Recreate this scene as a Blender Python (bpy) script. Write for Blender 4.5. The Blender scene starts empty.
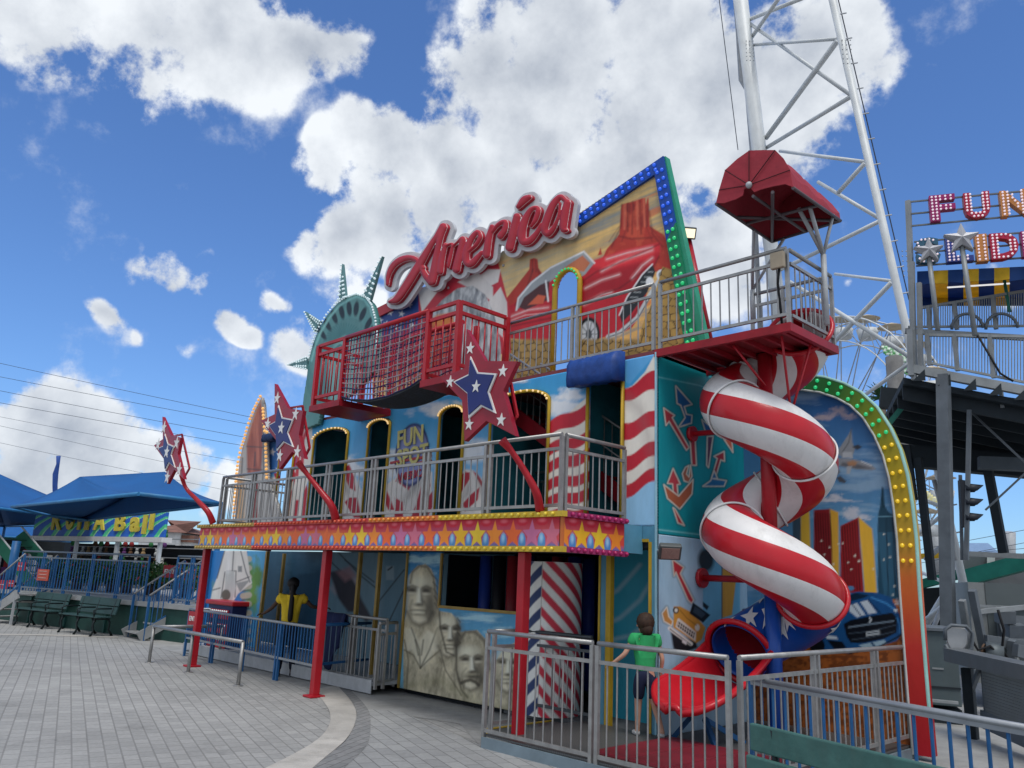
import bpy, bmesh, math, random
import numpy as np
from mathutils import Vector, Matrix
random.seed(7); rng=np.random.default_rng(7)
S=bpy.context.scene; COL=S.collection
R=math.radians
# ---------------------------------------------------------------- camera model (metres, z up, camera 1.75 m above the paving)
HC=1.75; FP=807.26
_p,_r,_y=R(13.578),R(2.467),R(45.996)
FWD=np.array([-math.sin(_y)*math.cos(_p),math.cos(_y)*math.cos(_p),math.sin(_p)])
_rt=np.array([math.cos(_y),math.sin(_y),0.]); _up=np.cross(_rt,FWD)
RT=math.cos(_r)*_rt+math.sin(_r)*_up; UP=-math.sin(_r)*_rt+math.cos(_r)*_up
CAM=np.array([0,0,HC])
def ray(x,y): return RT*((x-512)/FP)-UP*((y-384)/FP)+FWD
def oy(x,y,Y): d=ray(x,y); return CAM+d*(Y/d[1])
def ox(x,y,X): d=ray(x,y); return CAM+d*(X/d[0])
def oz(x,y,Z=0.): d=ray(x,y); return CAM+d*((Z-HC)/d[2])
def od(x,y,D): return CAM+ray(x,y)*D            # D = depth along the view
def proj(P):
    v=np.asarray(P)-CAM; z=v@FWD; return 512+FP*(v@RT)/z, 384-FP*(v@UP)/z
class Plane:
    """vertical plane: O origin, U horizontal direction, N normal towards the viewer; v is height z"""
    def __init__(s,O,U,N): s.O=np.array(O,float); s.U=np.array(U,float); s.N=np.array(N,float)
    def hit(s,x,y):
        d=ray(x,y); t=((s.O-CAM)@s.N)/(d@s.N); P=CAM+t*d; return ((P-s.O)@s.U, P[2])
    def P(s,u,v,w=0.): return s.O*np.array([1,1,0])+s.U*u+np.array([0,0,1.])*v+s.N*w
    def pts(s,l): return [s.hit(*p) for p in l]
def PlY(Y): return Plane((0,Y,0),(1,0,0),(0,-1,0))
def PlX(X): return Plane((X,0,0),(0,1,0),(1,0,0))
# ---------------------------------------------------------------- colours / materials
def lin(c): return c/12.92 if c<=.04045 else ((c+.055)/1.055)**2.4
def hx(h,k=1.): h=h.lstrip('#'); return np.array([min(.88,lin(int(h[i:i+2],16)/255)/k) for i in (0,2,4)])
def c(h): return hx(h,.8)
MATS={}
def mat(name,color,rough=.5,metal=0.,var=.12,scale=3.,bump=0.,bscale=40.,emit=None,estr=0.,coat=0.,spec=.3,dirt=0.):
    if name in MATS: return MATS[name]
    if isinstance(color,str): color=hx(color)
    m=bpy.data.materials.new(name); m.use_nodes=True; nt=m.node_tree; N=nt.nodes; L=nt.links
    b=N['Principled BSDF']; b.inputs['Roughness'].default_value=rough; b.inputs['Metallic'].default_value=metal
    b.inputs['Specular IOR Level'].default_value=spec
    b.inputs['Coat Weight'].default_value=coat*.3
    tc=N.new('ShaderNodeTexCoord'); nz=N.new('ShaderNodeTexNoise'); nz.inputs['Scale'].default_value=scale; nz.inputs['Detail'].default_value=6
    nz.inputs['Roughness'].default_value=.65
    L.new(tc.outputs['Object'],nz.inputs['Vector'])
    cr=N.new('ShaderNodeValToRGB'); e=cr.color_ramp.elements
    e[0].position=.3; e[1].position=.7
    lo=[max(0,x*(1-var*1.6)) for x in color]; hi=[min(1,x*(1+var)) for x in color]
    e[0].color=(*lo,1); e[1].color=(*hi,1)
    L.new(nz.outputs['Fac'],cr.inputs['Fac']); out=cr.outputs['Color']
    if dirt:
        n2=N.new('ShaderNodeTexNoise'); n2.inputs['Scale'].default_value=1.3; n2.inputs['Detail'].default_value=9; n2.inputs['Roughness'].default_value=.75
        mp=N.new('ShaderNodeMapping'); mp.inputs['Scale'].default_value=(3,3,.7); L.new(tc.outputs['Object'],mp.inputs['Vector']); L.new(mp.outputs[0],n2.inputs['Vector'])
        mr=N.new('ShaderNodeMapRange'); mr.inputs[1].default_value=.5; mr.inputs[2].default_value=.75; mr.inputs[4].default_value=dirt; L.new(n2.outputs['Fac'],mr.inputs[0])
        mx=N.new('ShaderNodeMix'); mx.data_type='RGBA'; L.new(mr.outputs[0],mx.inputs[0]); L.new(out,mx.inputs[6]); mx.inputs[7].default_value=(.12,.11,.09,1); out=mx.outputs[2]
    L.new(out,b.inputs['Base Color'])
    rr=N.new('ShaderNodeMapRange'); rr.inputs[3].default_value=max(0,rough-.08); rr.inputs[4].default_value=min(1,rough+.12); L.new(nz.outputs['Fac'],rr.inputs[0]); L.new(rr.outputs[0],b.inputs['Roughness'])
    if bump:
        n3=N.new('ShaderNodeTexNoise'); n3.inputs['Scale'].default_value=bscale; n3.inputs['Detail'].default_value=4; L.new(tc.outputs['Object'],n3.inputs['Vector'])
        bp=N.new('ShaderNodeBump'); bp.inputs['Strength'].default_value=bump; bp.inputs['Distance'].default_value=.02; L.new(n3.outputs['Fac'],bp.inputs['Height']); L.new(bp.outputs[0],b.inputs['Normal'])
    if emit is not None:
        if isinstance(emit,str): emit=hx(emit)
        b.inputs['Emission Color'].default_value=(*emit,1); b.inputs['Emission Strength'].default_value=estr
    MATS[name]=m; return m
def mat_painted():
    m=bpy.data.materials.new('airbrushed_panel'); m.use_nodes=True; nt=m.node_tree; N=nt.nodes; L=nt.links; b=N['Principled BSDF']
    a=N.new('ShaderNodeVertexColor'); a.layer_name='Col'
    tc=N.new('ShaderNodeTexCoord'); nz=N.new('ShaderNodeTexNoise'); nz.inputs['Scale'].default_value=1.1; nz.inputs['Detail'].default_value=9; nz.inputs['Roughness'].default_value=.7
    mp=N.new('ShaderNodeMapping'); mp.inputs['Scale'].default_value=(2.5,2.5,.8); L.new(tc.outputs['Object'],mp.inputs['Vector']); L.new(mp.outputs[0],nz.inputs['Vector'])
    mr=N.new('ShaderNodeMapRange'); mr.inputs[1].default_value=.35; mr.inputs[2].default_value=.75; mr.inputs[3].default_value=1.04; mr.inputs[4].default_value=.8; L.new(nz.outputs['Fac'],mr.inputs[0])
    mx=N.new('ShaderNodeVectorMath'); mx.operation='SCALE'; L.new(a.outputs['Color'],mx.inputs[0]); L.new(mr.outputs[0],mx.inputs['Scale'])
    L.new(mx.outputs[0],b.inputs['Base Color'])
    r2=N.new('ShaderNodeMapRange'); r2.inputs[3].default_value=.3; r2.inputs[4].default_value=.55; L.new(nz.outputs['Fac'],r2.inputs[0]); L.new(r2.outputs[0],b.inputs['Roughness'])
    b.inputs['Specular IOR Level'].default_value=.25
    return m
MP=mat_painted()
# ---------------------------------------------------------------- objects
def empty(name,loc,label=None,cat=None,group=None,kind=None):
    o=bpy.data.objects.new(name,None); o.location=[float(v) for v in loc]; COL.objects.link(o); o.empty_display_size=.1
    tag(o,label,cat,group,kind); return o
def tag(o,label=None,cat=None,group=None,kind=None):
    if label: o['label']=label
    if cat: o['category']=cat
    if group: o['group']=group
    if kind: o['kind']=kind
    return o
def wloc(p):
    v=Vector((0,0,0))
    while p is not None: v=v+p.location; p=p.parent
    return v
def link(name,me,parent=None,origin=None):
    """me has world coordinates; shift to the parent's frame or to its own base"""
    o=bpy.data.objects.new(name,me); COL.objects.link(o)
    if parent is not None:
        off=wloc(parent); me.transform(Matrix.Translation(-off)); o.parent=parent
    else:
        n=len(me.vertices)
        if n:
            co=np.empty(n*3,np.float32); me.vertices.foreach_get('co',co); co=co.reshape(-1,3)
            b=[float((co[:,0].min()+co[:,0].max())/2),float((co[:,1].min()+co[:,1].max())/2),float(co[:,2].min())]
            me.transform(Matrix.Translation(-Vector(b))); o.location=b
    return o
class MB:
    def __init__(s): s.v=[]; s.f=[]; s.m=[]; s.sm=[]
    def add(s,vs,fs,m=0,smooth=False):
        k=len(s.v); s.v+= [tuple(float(a) for a in v) for v in vs]; s.f+=[tuple(i+k for i in f) for f in fs]; s.m+=[m]*len(fs); s.sm+=[smooth]*len(fs); return s
    def hexa(s,P,m=0):
        return s.add(P,[(0,3,2,1),(4,5,6,7),(0,1,5,4),(1,2,6,5),(2,3,7,6),(3,0,4,7)],m)
    def box(s,lo,hi,m=0):
        x0,y0,z0=lo;x1,y1,z1=hi
        return s.hexa([(x0,y0,z0),(x1,y0,z0),(x1,y1,z0),(x0,y1,z0),(x0,y0,z1),(x1,y0,z1),(x1,y1,z1),(x0,y1,z1)],m)
    def bar(s,a,b,w,h,m=0,side=None):
        a=np.array(a,float);b=np.array(b,float);d=b-a;L=np.linalg.norm(d)
        if L<1e-6: return s
        d/=L
        up=np.array([0,0,1.]) if abs(d[2])<.9 else np.array([0,1.,0])
        if side is not None: up=np.array(side,float)
        r=np.cross(d,up); r/=np.linalg.norm(r); u=np.cross(r,d)
        q=[-r*w/2-u*h/2, r*w/2-u*h/2, r*w/2+u*h/2, -r*w/2+u*h/2]
        return s.add([a+k for k in q]+[b+k for k in q],[(0,1,2,3),(7,6,5,4),(0,4,5,1),(1,5,6,2),(2,6,7,3),(3,7,4,0)],m)
    def tube(s,pts,r,n=8,m=0,caps=True,seg_m=None):
        pts=[np.array(p,float) for p in pts]
        rs=r if hasattr(r,'__len__') else [r]*len(pts)
        k=len(s.v); up=None
        for i,p in enumerate(pts):
            t=(pts[min(i+1,len(pts)-1)]-pts[max(i-1,0)]); t/=max(1e-9,np.linalg.norm(t))
            if up is None: up=np.array([0,0,1.]) if abs(t[2])<.9 else np.array([1.,0,0])
            rr=np.cross(t,up); rr/=np.linalg.norm(rr); up=np.cross(rr,t)
            for j in range(n):
                a=2*math.pi*j/n; q=p+rs[i]*(math.cos(a)*rr+math.sin(a)*up); s.v.append(tuple(float(x) for x in q))
        for i in range(len(pts)-1):
            for j in range(n):
                j2=(j+1)%n; s.f.append((k+i*n+j,k+i*n+j2,k+(i+1)*n+j2,k+(i+1)*n+j)); s.m.append(m if seg_m is None else seg_m(j,i)); s.sm.append(n>5)
        if caps:
            s.f.append(tuple(k+j for j in reversed(range(n)))); s.m.append(m); s.sm.append(False)
            e=k+(len(pts)-1)*n; s.f.append(tuple(e+j for j in range(n))); s.m.append(m); s.sm.append(False)
        return s
    def prism(s,pl,uv,w0,w1,m=0,ms=None):
        """polygon (u,v) on plane pl, between offsets w0 (back) and w1 (front)"""
        n=len(uv); A=[pl.P(u,v,w1) for u,v in uv]; B=[pl.P(u,v,w0) for u,v in uv]
        k=len(s.v); s.v+=[tuple(map(float,p)) for p in A+B]
        s.f.append(tuple(k+i for i in range(n))); s.m.append(m); s.sm.append(False)
        s.f.append(tuple(k+n+i for i in reversed(range(n)))); s.m.append(m); s.sm.append(False)
        for i in range(n):
            j=(i+1)%n; s.f.append((k+j,k+i,k+n+i,k+n+j)); s.m.append(m if ms is None else ms); s.sm.append(False)
        return s
    def ball(s,p,r,m=0,n=8,k=5,sc=(1,1,1)):
        p=np.array(p,float); vs=[p+np.array([0,0,-r*sc[2]])]
        for i in range(1,k):
            a=-math.pi/2+math.pi*i/k
            for j in range(n):
                b=2*math.pi*j/n; vs.append(p+r*np.array([math.cos(a)*math.cos(b)*sc[0],math.cos(a)*math.sin(b)*sc[1],math.sin(a)*sc[2]]))
        vs.append(p+np.array([0,0,r*sc[2]])); fs=[]
        for j in range(n): fs.append((0,1+(j+1)%n,1+j))
        for i in range(k-2):
            for j in range(n): a=1+i*n; fs.append((a+j,a+(j+1)%n,a+n+(j+1)%n,a+n+j))
        t=len(vs)-1; a=1+(k-2)*n
        for j in range(n): fs.append((a+j,a+(j+1)%n,t))
        return s.add(vs,fs,m,True)
    def quad(s,P,m=0): return s.add(P,[tuple(range(len(P)))],m)
    def mesh(s,name,mats,fix=True):
        me=bpy.data.meshes.new(name); me.from_pydata(s.v,[],s.f)
        for x in (mats if isinstance(mats,(list,tuple)) else [mats]): me.materials.append(x)
        me.polygons.foreach_set('material_index',s.m); me.polygons.foreach_set('use_smooth',s.sm)
        if fix:
            bm=bmesh.new(); bm.from_mesh(me); bmesh.ops.recalc_face_normals(bm,faces=bm.faces[:]); bm.to_mesh(me); bm.free()
        me.update(); return me
    def build(s,name,mats,parent=None,bevel=0,label=None,fix=True):
        o=link(name,s.mesh(name,mats,fix),parent)
        if bevel:
            b=o.modifiers.new('bevel','BEVEL'); b.width=bevel; b.segments=2; b.limit_method='ANGLE'
        if label: o['label']=label
        return o
def inst(name,me,loc,parent):
    o=bpy.data.objects.new(name,me); COL.objects.link(o); o.parent=parent
    o.location=Vector([float(a) for a in loc])-wloc(parent); return o
def copy_tree(o,parent=None,loc=None,rz=None):
    c_=o.copy(); COL.objects.link(c_); c_.parent=parent
    if loc is not None: c_.location=[float(a) for a in loc]
    if rz is not None: c_.rotation_euler=(0,0,rz)
    for ch in list(o.children): copy_tree(ch,c_)
    return c_
def bulbs(points,r,m,parent,cap=90,flat=.7):
    """lamp domes: the nearest ones as parts of their own, the rest as one"""
    pts=sorted(points,key=lambda p:np.linalg.norm(np.array(p)-CAM))
    me=MB().ball((0,0,0),r,n=8,k=4).mesh('light_bulb',m)
    for p in pts[:cap]: inst('light_bulb',me,p,parent)
    if len(pts)>cap:
        b=MB()
        for p in pts[cap:]: b.ball(p,r,n=6,k=3)
        b.build('light_bulb_row',m,parent)['kind']='stuff'
# ---------------------------------------------------------------- canvas: a painted board (colour attribute on a dense sheet with thickness)
def fbm(x,y,oct=5,seed=0,pers=.5):
    x=np.asarray(x,float);y=np.asarray(y,float); out=np.zeros_like(x); a=1.;tot=0.
    g=np.random.default_rng(seed).random((64,64))
    for o in range(oct):
        xi=np.floor(x).astype(int);yi=np.floor(y).astype(int);fx=x-xi;fy=y-yi
        fx=fx*fx*(3-2*fx);fy=fy*fy*(3-2*fy)
        g00=g[xi%64,yi%64];g10=g[(xi+1)%64,yi%64];g01=g[xi%64,(yi+1)%64];g11=g[(xi+1)%64,(yi+1)%64]
        out+=a*((g00*(1-fx)+g10*fx)*(1-fy)+(g01*(1-fx)+g11*fx)*fy); tot+=a; a*=pers; x=x*2.03+17;y=y*2.03+5
    return out/tot
def sdf_poly(X,Y,pts):
    d=np.full(X.shape,1e18); s=np.ones(X.shape); n=len(pts)
    for i in range(n):
        x0,y0=pts[i]; x1,y1=pts[i-1]
        ex,ey=x1-x0,y1-y0; wx,wy=X-x0,Y-y0; t=np.clip((wx*ex+wy*ey)/max(1e-12,ex*ex+ey*ey),0,1)
        bx,by=wx-ex*t,wy-ey*t; d=np.minimum(d,bx*bx+by*by)
        c1=Y>=y0;c2=Y<y1;c3=(ex*wy)>(ey*wx); fl=(c1&c2&c3)|(~c1&~c2&~c3); s=np.where(fl,-s,s)
    return s*np.sqrt(d)
def sdf_line(X,Y,pts):
    d=np.full(X.shape,1e9)
    for i in range(len(pts)-1):
        x0,y0=pts[i][:2];x1,y1=pts[i+1][:2]
        r0=pts[i][2] if len(pts[i])>2 else 0; r1=pts[i+1][2] if len(pts[i+1])>2 else 0
        ex,ey=x1-x0,y1-y0;wx,wy=X-x0,Y-y0;t=np.clip((wx*ex+wy*ey)/max(1e-9,ex*ex+ey*ey),0,1)
        d=np.minimum(d,np.hypot(wx-ex*t,wy-ey*t)-(r0+(r1-r0)*t))
    return d
def starpts(cx,cy,r,rot=0.,inner=.4,sx=1.,n=5):
    return [(cx+sx*(r if i%2==0 else r*inner)*math.sin(rot+math.pi*i/n), cy-(r if i%2==0 else r*inner)*math.cos(rot+math.pi*i/n)) for i in range(2*n)]
class Canvas:
    def __init__(s,pl,u0,u1,v0,v1,step,base='#808080'):
        s.pl=pl; s.nu=max(2,int((u1-u0)/step)+1); s.nv=max(2,int((v1-v0)/step)+1); s.step=step
        u=np.linspace(u0,u1,s.nu); v=np.linspace(v0,v1,s.nv); s.u,s.v=[a.T.copy() for a in np.meshgrid(u,v)]   # index [iu,iv]
        P=(pl.O*np.array([1,1,0]))[None,None,:]+s.u[...,None]*pl.U+s.v[...,None]*np.array([0,0,1.])
        s.px,s.py=proj(P); s.rgb=np.empty(s.u.shape+(3,)); s.rgb[:]=c(base); s.mask=np.ones(s.u.shape,bool)
        s.X,s.Y=s.px,s.py; s.k=.6; s.lim=None
    def px_(s): s.X,s.Y=s.px,s.py; s.k=.6; return s
    def uv_(s): s.X,s.Y=s.u,s.v; s.k=s.step*.7; return s
    def put(s,a,color):
        if isinstance(color,str): color=c(color)
        if s.lim is not None: a=a*s.lim
        s.rgb+= (np.asarray(color)-s.rgb)*np.clip(a,0,1)[...,None]
    def _box(s,pts,pad):
        xs=[p[0] for p in pts];ys=[p[1] for p in pts]
        m=(s.X>min(xs)-pad)&(s.X<max(xs)+pad)&(s.Y>min(ys)-pad)&(s.Y<max(ys)+pad)
        if not m.any(): return None
        i=np.where(m.any(1))[0];j=np.where(m.any(0))[0]; return (slice(i[0],i[-1]+1),slice(j[0],j[-1]+1))
    def _apply(s,fn,pts,soft,color,alpha,grow=0,pad=0):
        soft=s.k if soft is None else soft; b=s._box(pts,soft*2+grow+pad)
        if b is None: return
        d=fn(s.X[b],s.Y[b])-grow; a=np.zeros(s.X.shape); a[b]=np.clip(.5-d/(2*soft),0,1)*alpha; s.put(a,color)
    def poly(s,pts,color,soft=None,alpha=1,grow=0): s._apply(lambda X,Y:sdf_poly(X,Y,pts),pts,soft,color,alpha,grow)
    def line(s,pts,w,color,soft=None,alpha=1): s._apply(lambda X,Y:sdf_line(X,Y,pts)-w/2,pts,soft,color,alpha,0,max([w]+[2*p[2] for p in pts if len(p)>2]))
    def ell(s,cx,cy,rx,ry,color,rot=0,soft=None,alpha=1):
        m=max(rx,ry)
        def fn(X,Y):
            x=X-cx;y=Y-cy;a=x*math.cos(rot)+y*math.sin(rot);b=-x*math.sin(rot)+y*math.cos(rot); return (np.hypot(a/rx,b/ry)-1)*min(rx,ry)
        s._apply(fn,[(cx-m,cy-m),(cx+m,cy+m)],soft,color,alpha)
    def star(s,cx,cy,r,color,rot=0,sx=1.,inner=.42): s.poly(starpts(cx,cy,r,rot,inner,sx),color)
    def cloud(s,cx,cy,rx,ry,color='#e8eef0',seed=1,alpha=.8):
        x=(s.X-cx)/rx;y=(s.Y-cy)/ry; d=1-np.hypot(x,y); n=fbm(s.X*2.2/rx+seed*7,s.Y*2.2/ry,5,seed)
        s.put(np.clip((d+1.3*(n-.5))*1.6,0,1)*alpha*(d>-.5),color)
    def cut(s,pts): s.mask&=sdf_poly(s.X,s.Y,pts)>0
    def keep(s,pts): s.mask&=sdf_poly(s.X,s.Y,pts)<=0
    def build(s,name,parent=None,t=.04,w=0.,edge=None,label=None,height=None):
        keep=s.mask[:-1,:-1]&s.mask[1:,:-1]&s.mask[:-1,1:]&s.mask[1:,1:]
        I=np.arange(s.nu*s.nv).reshape(s.nu,s.nv)
        q=np.stack([I[:-1,:-1],I[1:,:-1],I[1:,1:],I[:-1,1:]],-1)[keep]
        # boundary edges
        kp=np.pad(keep,1); e=[]
        iu,iv=np.where(keep); 
        for du,dv,a,b in ((-1,0,(0,1),(0,0)),(1,0,(1,0),(1,1)),(0,-1,(0,0),(1,0)),(0,1,(1,1),(0,1))):
            m=~kp[iu+1+du,iv+1+dv]; x=iu[m];y=iv[m]
            e.append(np.stack([I[x+a[0],y+a[1]],I[x+b[0],y+b[1]]],-1))
        e=np.concatenate(e) if e else np.zeros((0,2),int)
        hgt=np.zeros(s.u.shape) if height is None else height
        base=(s.pl.O*np.array([1,1,0]))+s.u[...,None]*s.pl.U+s.v[...,None]*np.array([0,0,1.])
        F=base+s.pl.N*(w+hgt)[...,None]; B=base+s.pl.N*(w-t)
        n=s.nu*s.nv; V=np.concatenate([F.reshape(-1,3),B.reshape(-1,3)])
        back=q[:,::-1]+n; side=np.stack([e[:,1],e[:,0],e[:,0]+n,e[:,1]+n],-1)
        Q=np.concatenate([q,back,side]) if t>0 else q
        used=np.unique(Q); rm=np.full(len(V),-1); rm[used]=np.arange(len(used)); Q=rm[Q]; V=V[used]
        cl=np.concatenate([s.rgb.reshape(-1,3)]*2)
        if edge is not None: cl[n:]=c(edge)
        cl=cl[used]
        me=bpy.data.meshes.new(name); me.vertices.add(len(V)); me.vertices.foreach_set('co',V.astype(np.float32).ravel())
        me.loops.add(Q.size); me.loops.foreach_set('vertex_index',Q.astype(np.int32).ravel())
        me.polygons.add(len(Q)); me.polygons.foreach_set('loop_start',np.arange(0,Q.size,4,dtype=np.int32))
        if height is not None: me.polygons.foreach_set('use_smooth',np.concatenate([np.ones(len(q),bool),np.zeros(len(Q)-len(q),bool)]))
        me.update(calc_edges=True)
        at=me.color_attributes.new('Col','FLOAT_COLOR','POINT'); at.data.foreach_set('color',np.c_[np.clip(cl,0,1),np.ones(len(cl))].astype(np.float32).ravel())
        me.materials.append(MP)
        o=link(name,me,parent)
        if label: o['label']=label
        return o
def canvas_px(pl,pts,step,base='#808080',pad=0.):
    uv=pl.pts(pts); us=[a for a,b in uv]; vs=[b for a,b in uv]
    return Canvas(pl,min(us)-pad,max(us)+pad,min(vs)-pad,max(vs)+pad,step,base)
# ---------------------------------------------------------------- shared materials
STEEL=mat('galvanised_steel',(.33,.33,.325),.42,.6,.14,8)
GREYP=mat('grey_painted_steel',(.42,.44,.46),.5,.1,.12,4,dirt=.3)
WHITEP=mat('white_painted_steel',(.62,.65,.66),.45,.05,.08,2,dirt=.25)
RED=mat('red_gloss_paint',(.4,.012,.022),.35,0,.12,3,coat=.3)
DRED=mat('dark_red_paint',(.3,.01,.02),.45,0,.2,3)
YEL=mat('yellow_paint',(.5,.32,.025),.45,0,.12,5)
GOLD=mat('gold_trim_paint',(.36,.24,.06),.45,0,.15,5)
BLUEP=mat('blue_painted_steel',(.02,.11,.28),.45,0,.15,4)
NAVY=mat('navy_paint',(.01,.02,.09),.4,0,.12,4)
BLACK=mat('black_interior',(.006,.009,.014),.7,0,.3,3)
TEALD=mat('dark_teal_interior',(.03,.22,.27),.65,0,.3,1.2)
TEALP=mat('teal_paint',(.03,.25,.28),.5,0,.15,3)
WHITEPL=mat('white_plastic',(.75,.74,.72),.4,0,.06,3,dirt=.2)
CONC=mat('concrete',(.33,.33,.32),.9,0,.14,2.5,bump=.3,bscale=60,dirt=.25)
DGREEN=mat('dark_green_paint',(.015,.06,.05),.6,0,.2,3)
# ---------------------------------------------------------------- railing builder
def railing(name,label,A,B,h,segs=3,top=STEEL,pick=STEEL,post=None,gap=.12,pr=.009,group=None,cat='railing',low=.1,mid=.16,parent=None,rr=.024,ends=(1,1),toph=None):
    A=np.array(A,float);B=np.array(B,float); post=post or top
    t=parent or empty(name,A,label,cat,group)
    up=np.array([0,0,1.]); d=(B-A); L=np.linalg.norm(d); dn=d/L
    MB().tube([A+up*h,B+up*h],rr,8).build('handrail',top,t)
    if mid>0: MB().bar(A+up*(h-mid),B+up*(h-mid),.03,.035).build('cross_rail',top,t)
    MB().bar(A+up*low,B+up*low,.03,.035).build('cross_rail',top,t)
    for i in range(segs+1):
        if i==0 and not ends[0] or i==segs and not ends[1]: continue
        p=A+d*i/segs
        for o_ in ((-.045,.045) if 0<i<segs else (0,)):
            q=p+dn*o_; MB().bar(q,q+up*(h-.02),.04,.04).build('post',post,t)
    b=MB(); n=int(L/gap)
    for i in range(1,n):
        p=A+d*i/n
        if min(abs(L*i/n-L*k/segs) for k in range(segs+1))<.06: continue
        b.tube([p+up*low,p+up*(h-mid)],pr,6,caps=False)
    b.build('baluster_infill',pick,t)
    return t
# ================================================================ THE RIDE BUILDING
YW=7.95; YF=6.5; XS=float(oy(656,533,YW)[0]); PW=PlY(YW); PF=PlY(YF)
ZF0=float(oy(540,549,YF)[2]); ZF1=float(oy(540,514.5,YF)[2])          # fascia bottom / top
XFL=float(oy(199,540,YF)[0]); XFR=float(oy(562,540,YF)[0]); XWL=float(oy(265,450,YW)[0])
ZT=float(oy(600,365,YW)[2]); ZSEAM=float(oy(656,533.5,YW)[2])
YWING=10.0
fh=empty('fun_house',((XWL+XS)/2,YW,0),'patriotic walk-through fun house, two storeys of airbrushed blue panels with flag stripes and arched openings','fun house')
# --- upper wall
def U(x,y): return PW.hit(x,y)
def stripes(cv,x0,x1,L,Rr,bulge,col,y_=None):
    """bands between left edge ys L[i] and right edge ys Rr[i]"""
    n=12
    def edge(l,r): return [(x0+(x1-x0)*k/n, l+(r-l)*k/n+bulge*math.sin(2*math.pi*k/n)) for k in range(n+1)]
    for i in range(0,len(L)-1,2): cv.poly(edge(L[i],Rr[i])+edge(L[i+1],Rr[i+1])[::-1],col)
cv=Canvas(PW,XWL,XS,ZF1-.02,ZT,.018,'#5aa0cc'); cv.px_()
t=(cv.v-ZF1)/(ZT-ZF1); cv.rgb[:]=c('#93bcd4')+(c('#3f93c6')-c('#93bcd4'))*np.clip(t*1.2,0,1)[...,None]
for (x,y,rx,ry,s_) in ((355,470,22,14,1),(400,465,34,16,2),(470,452,26,14,3),(350,395,18,8,4),(440,410,30,10,5),(560,405,30,16,6),(570,395,16,9,12),(300,470,14,12,7),(480,505,16,10,8),(510,380,20,5,9)): cv.cloud(x,y,rx,ry,'#dfe8ea',s_,.85)
# waving flag ribbons along the bottom of the left half
def T6(l): return [(340+x/6.4,410+y/6.4) for x,y in l]
FW='#cfcac4'; FR='#a82a3a'; FG='#8c8884'
cv.poly(T6([(10,350),(60,350),(100,430),(140,520),(150,700),(10,700)])+T6([(-170,700),(-170,420),(-60,380)]),FW,soft=1); cv.poly(T6([(262,500),(360,430),(370,385),(505,330),(590,400),(590,700),(262,700)]),FW,soft=1); cv.poly(T6([(755,430),(800,380),(850,385),(900,430),(960,500),(960,700),(755,700)]),FW,soft=1)
for q in ([(15,370),(60,350),(92,430),(100,520),(60,500),(20,400)],[(60,560),(112,560),(135,690),(90,690),(30,590)],[(-90,400),(-50,400),(-10,470),(20,560),(-20,540),(-70,470)],[(-150,470),(-110,470),(-40,600),(0,700),(-60,700),(-110,580)],[(-170,600),(-140,610),(-100,700),(-170,700)],
 [(262,500),(300,515),(350,640),(310,640),(270,560)],[(370,430),(430,425),(462,468),(440,515),(378,470)],[(352,560),(402,590),(405,700),(348,700)],[(525,470),(565,455),(580,480),(525,650),(515,700),(450,700),(490,590)],[(376,388),(505,330),(512,372),(396,408)],[(560,560),(592,520),(592,620),(560,690)],
 [(760,430),(800,395),(832,400),(832,440),(765,545)],[(838,540),(893,495),(882,575),(800,650),(785,600)],[(850,390),(880,410),(950,520),(950,560),(900,480)]): cv.poly(T6(q),FR)
for q in ([(462,470),(540,445),(505,500),(415,600),(400,580)],[(820,470),(835,520),(800,560)],[(880,420),(950,520),(930,620),(895,520)],[(30,420),(60,520),(50,560),(20,480)]): cv.poly(T6(q),'#55504e',soft=3,alpha=.5)
cv.poly(T6([(942,450),(958,450),(950,650),(930,650)]),'#c86a2c')
cv.poly([(270,478),(300,470),(306,520),(268,522)],FW,soft=1)
for j in range(4): cv.line([(276+j*9,474),(282+j*8,492),(276+j*9,524)],4,FR)
cv.line([(640,0)],1,'#fff') if 0 else None
# union canton at the far left, star field
cv.poly([(262,420),(300,420),(300,466),(292,470),(262,476)],'#3c6fae'); cv.poly([(288,420),(312,420),(313,470),(300,500),(292,500),(300,450)],'#c8c4bd')
for j in range(4): cv.line([(312-j*7,418+j*1),(300-j*4+3,440+j*8),(302-j*5,470+j*5)],3.2,'#b0323e')
for (x,y) in ((272,452),(279,470),(268,490),(274,505),(284,436),(291,445),(283,480)): cv.star(x,y,4,'#e8ecee',.2)
# flag column between the big arch and the door, and right of the door
cv.poly([(548,392),(556,398),(566,392),(575,402),(588,388),(588,520),(548,520)],'#d9d4c9',soft=1.2) if 0 else None
cv.poly([(547,424),(560,421),(572,410),(588,396),(588,530),(547,530)],'#d6d0c4')
stripes(cv,547,588,[424,438,446,458,464,475,481,492,498,508,513,524],[402,418,430,441,447,460,470,481,487,499,506,518],-2.5,'#b22635')
cv.poly([(623,390),(632,386),(645,372),(657,350),(657,600),(623,600)],'#d9d3c8')
cv.poly([(622,498),(636,492),(645,480),(657,478),(657,640),(622,640)],'#8fbcdc')
stripes(cv,623,657,[388.8,400.5,423,440,456,472,485,498.5],[370,390,411,426.5,441,455.5,467.5,480.8],2.5,'#b32433')
cv.line([(626,398),(640,410),(648,436),(656,470)],9,'#6a5a5c',soft=6,alpha=.35); cv.line([(560,440),(572,455),(586,500)],7,'#5a5054',soft=5,alpha=.3)
cv.poly([(622,380),(622,352),(660,342),(652,358),(640,372),(630,384)],'#5a9fd0')
# club logo
cv.ell(412,455,17,32,'#2b3563',.12); cv.ell(412,455,15,29,'#7d86b5',.12)
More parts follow.
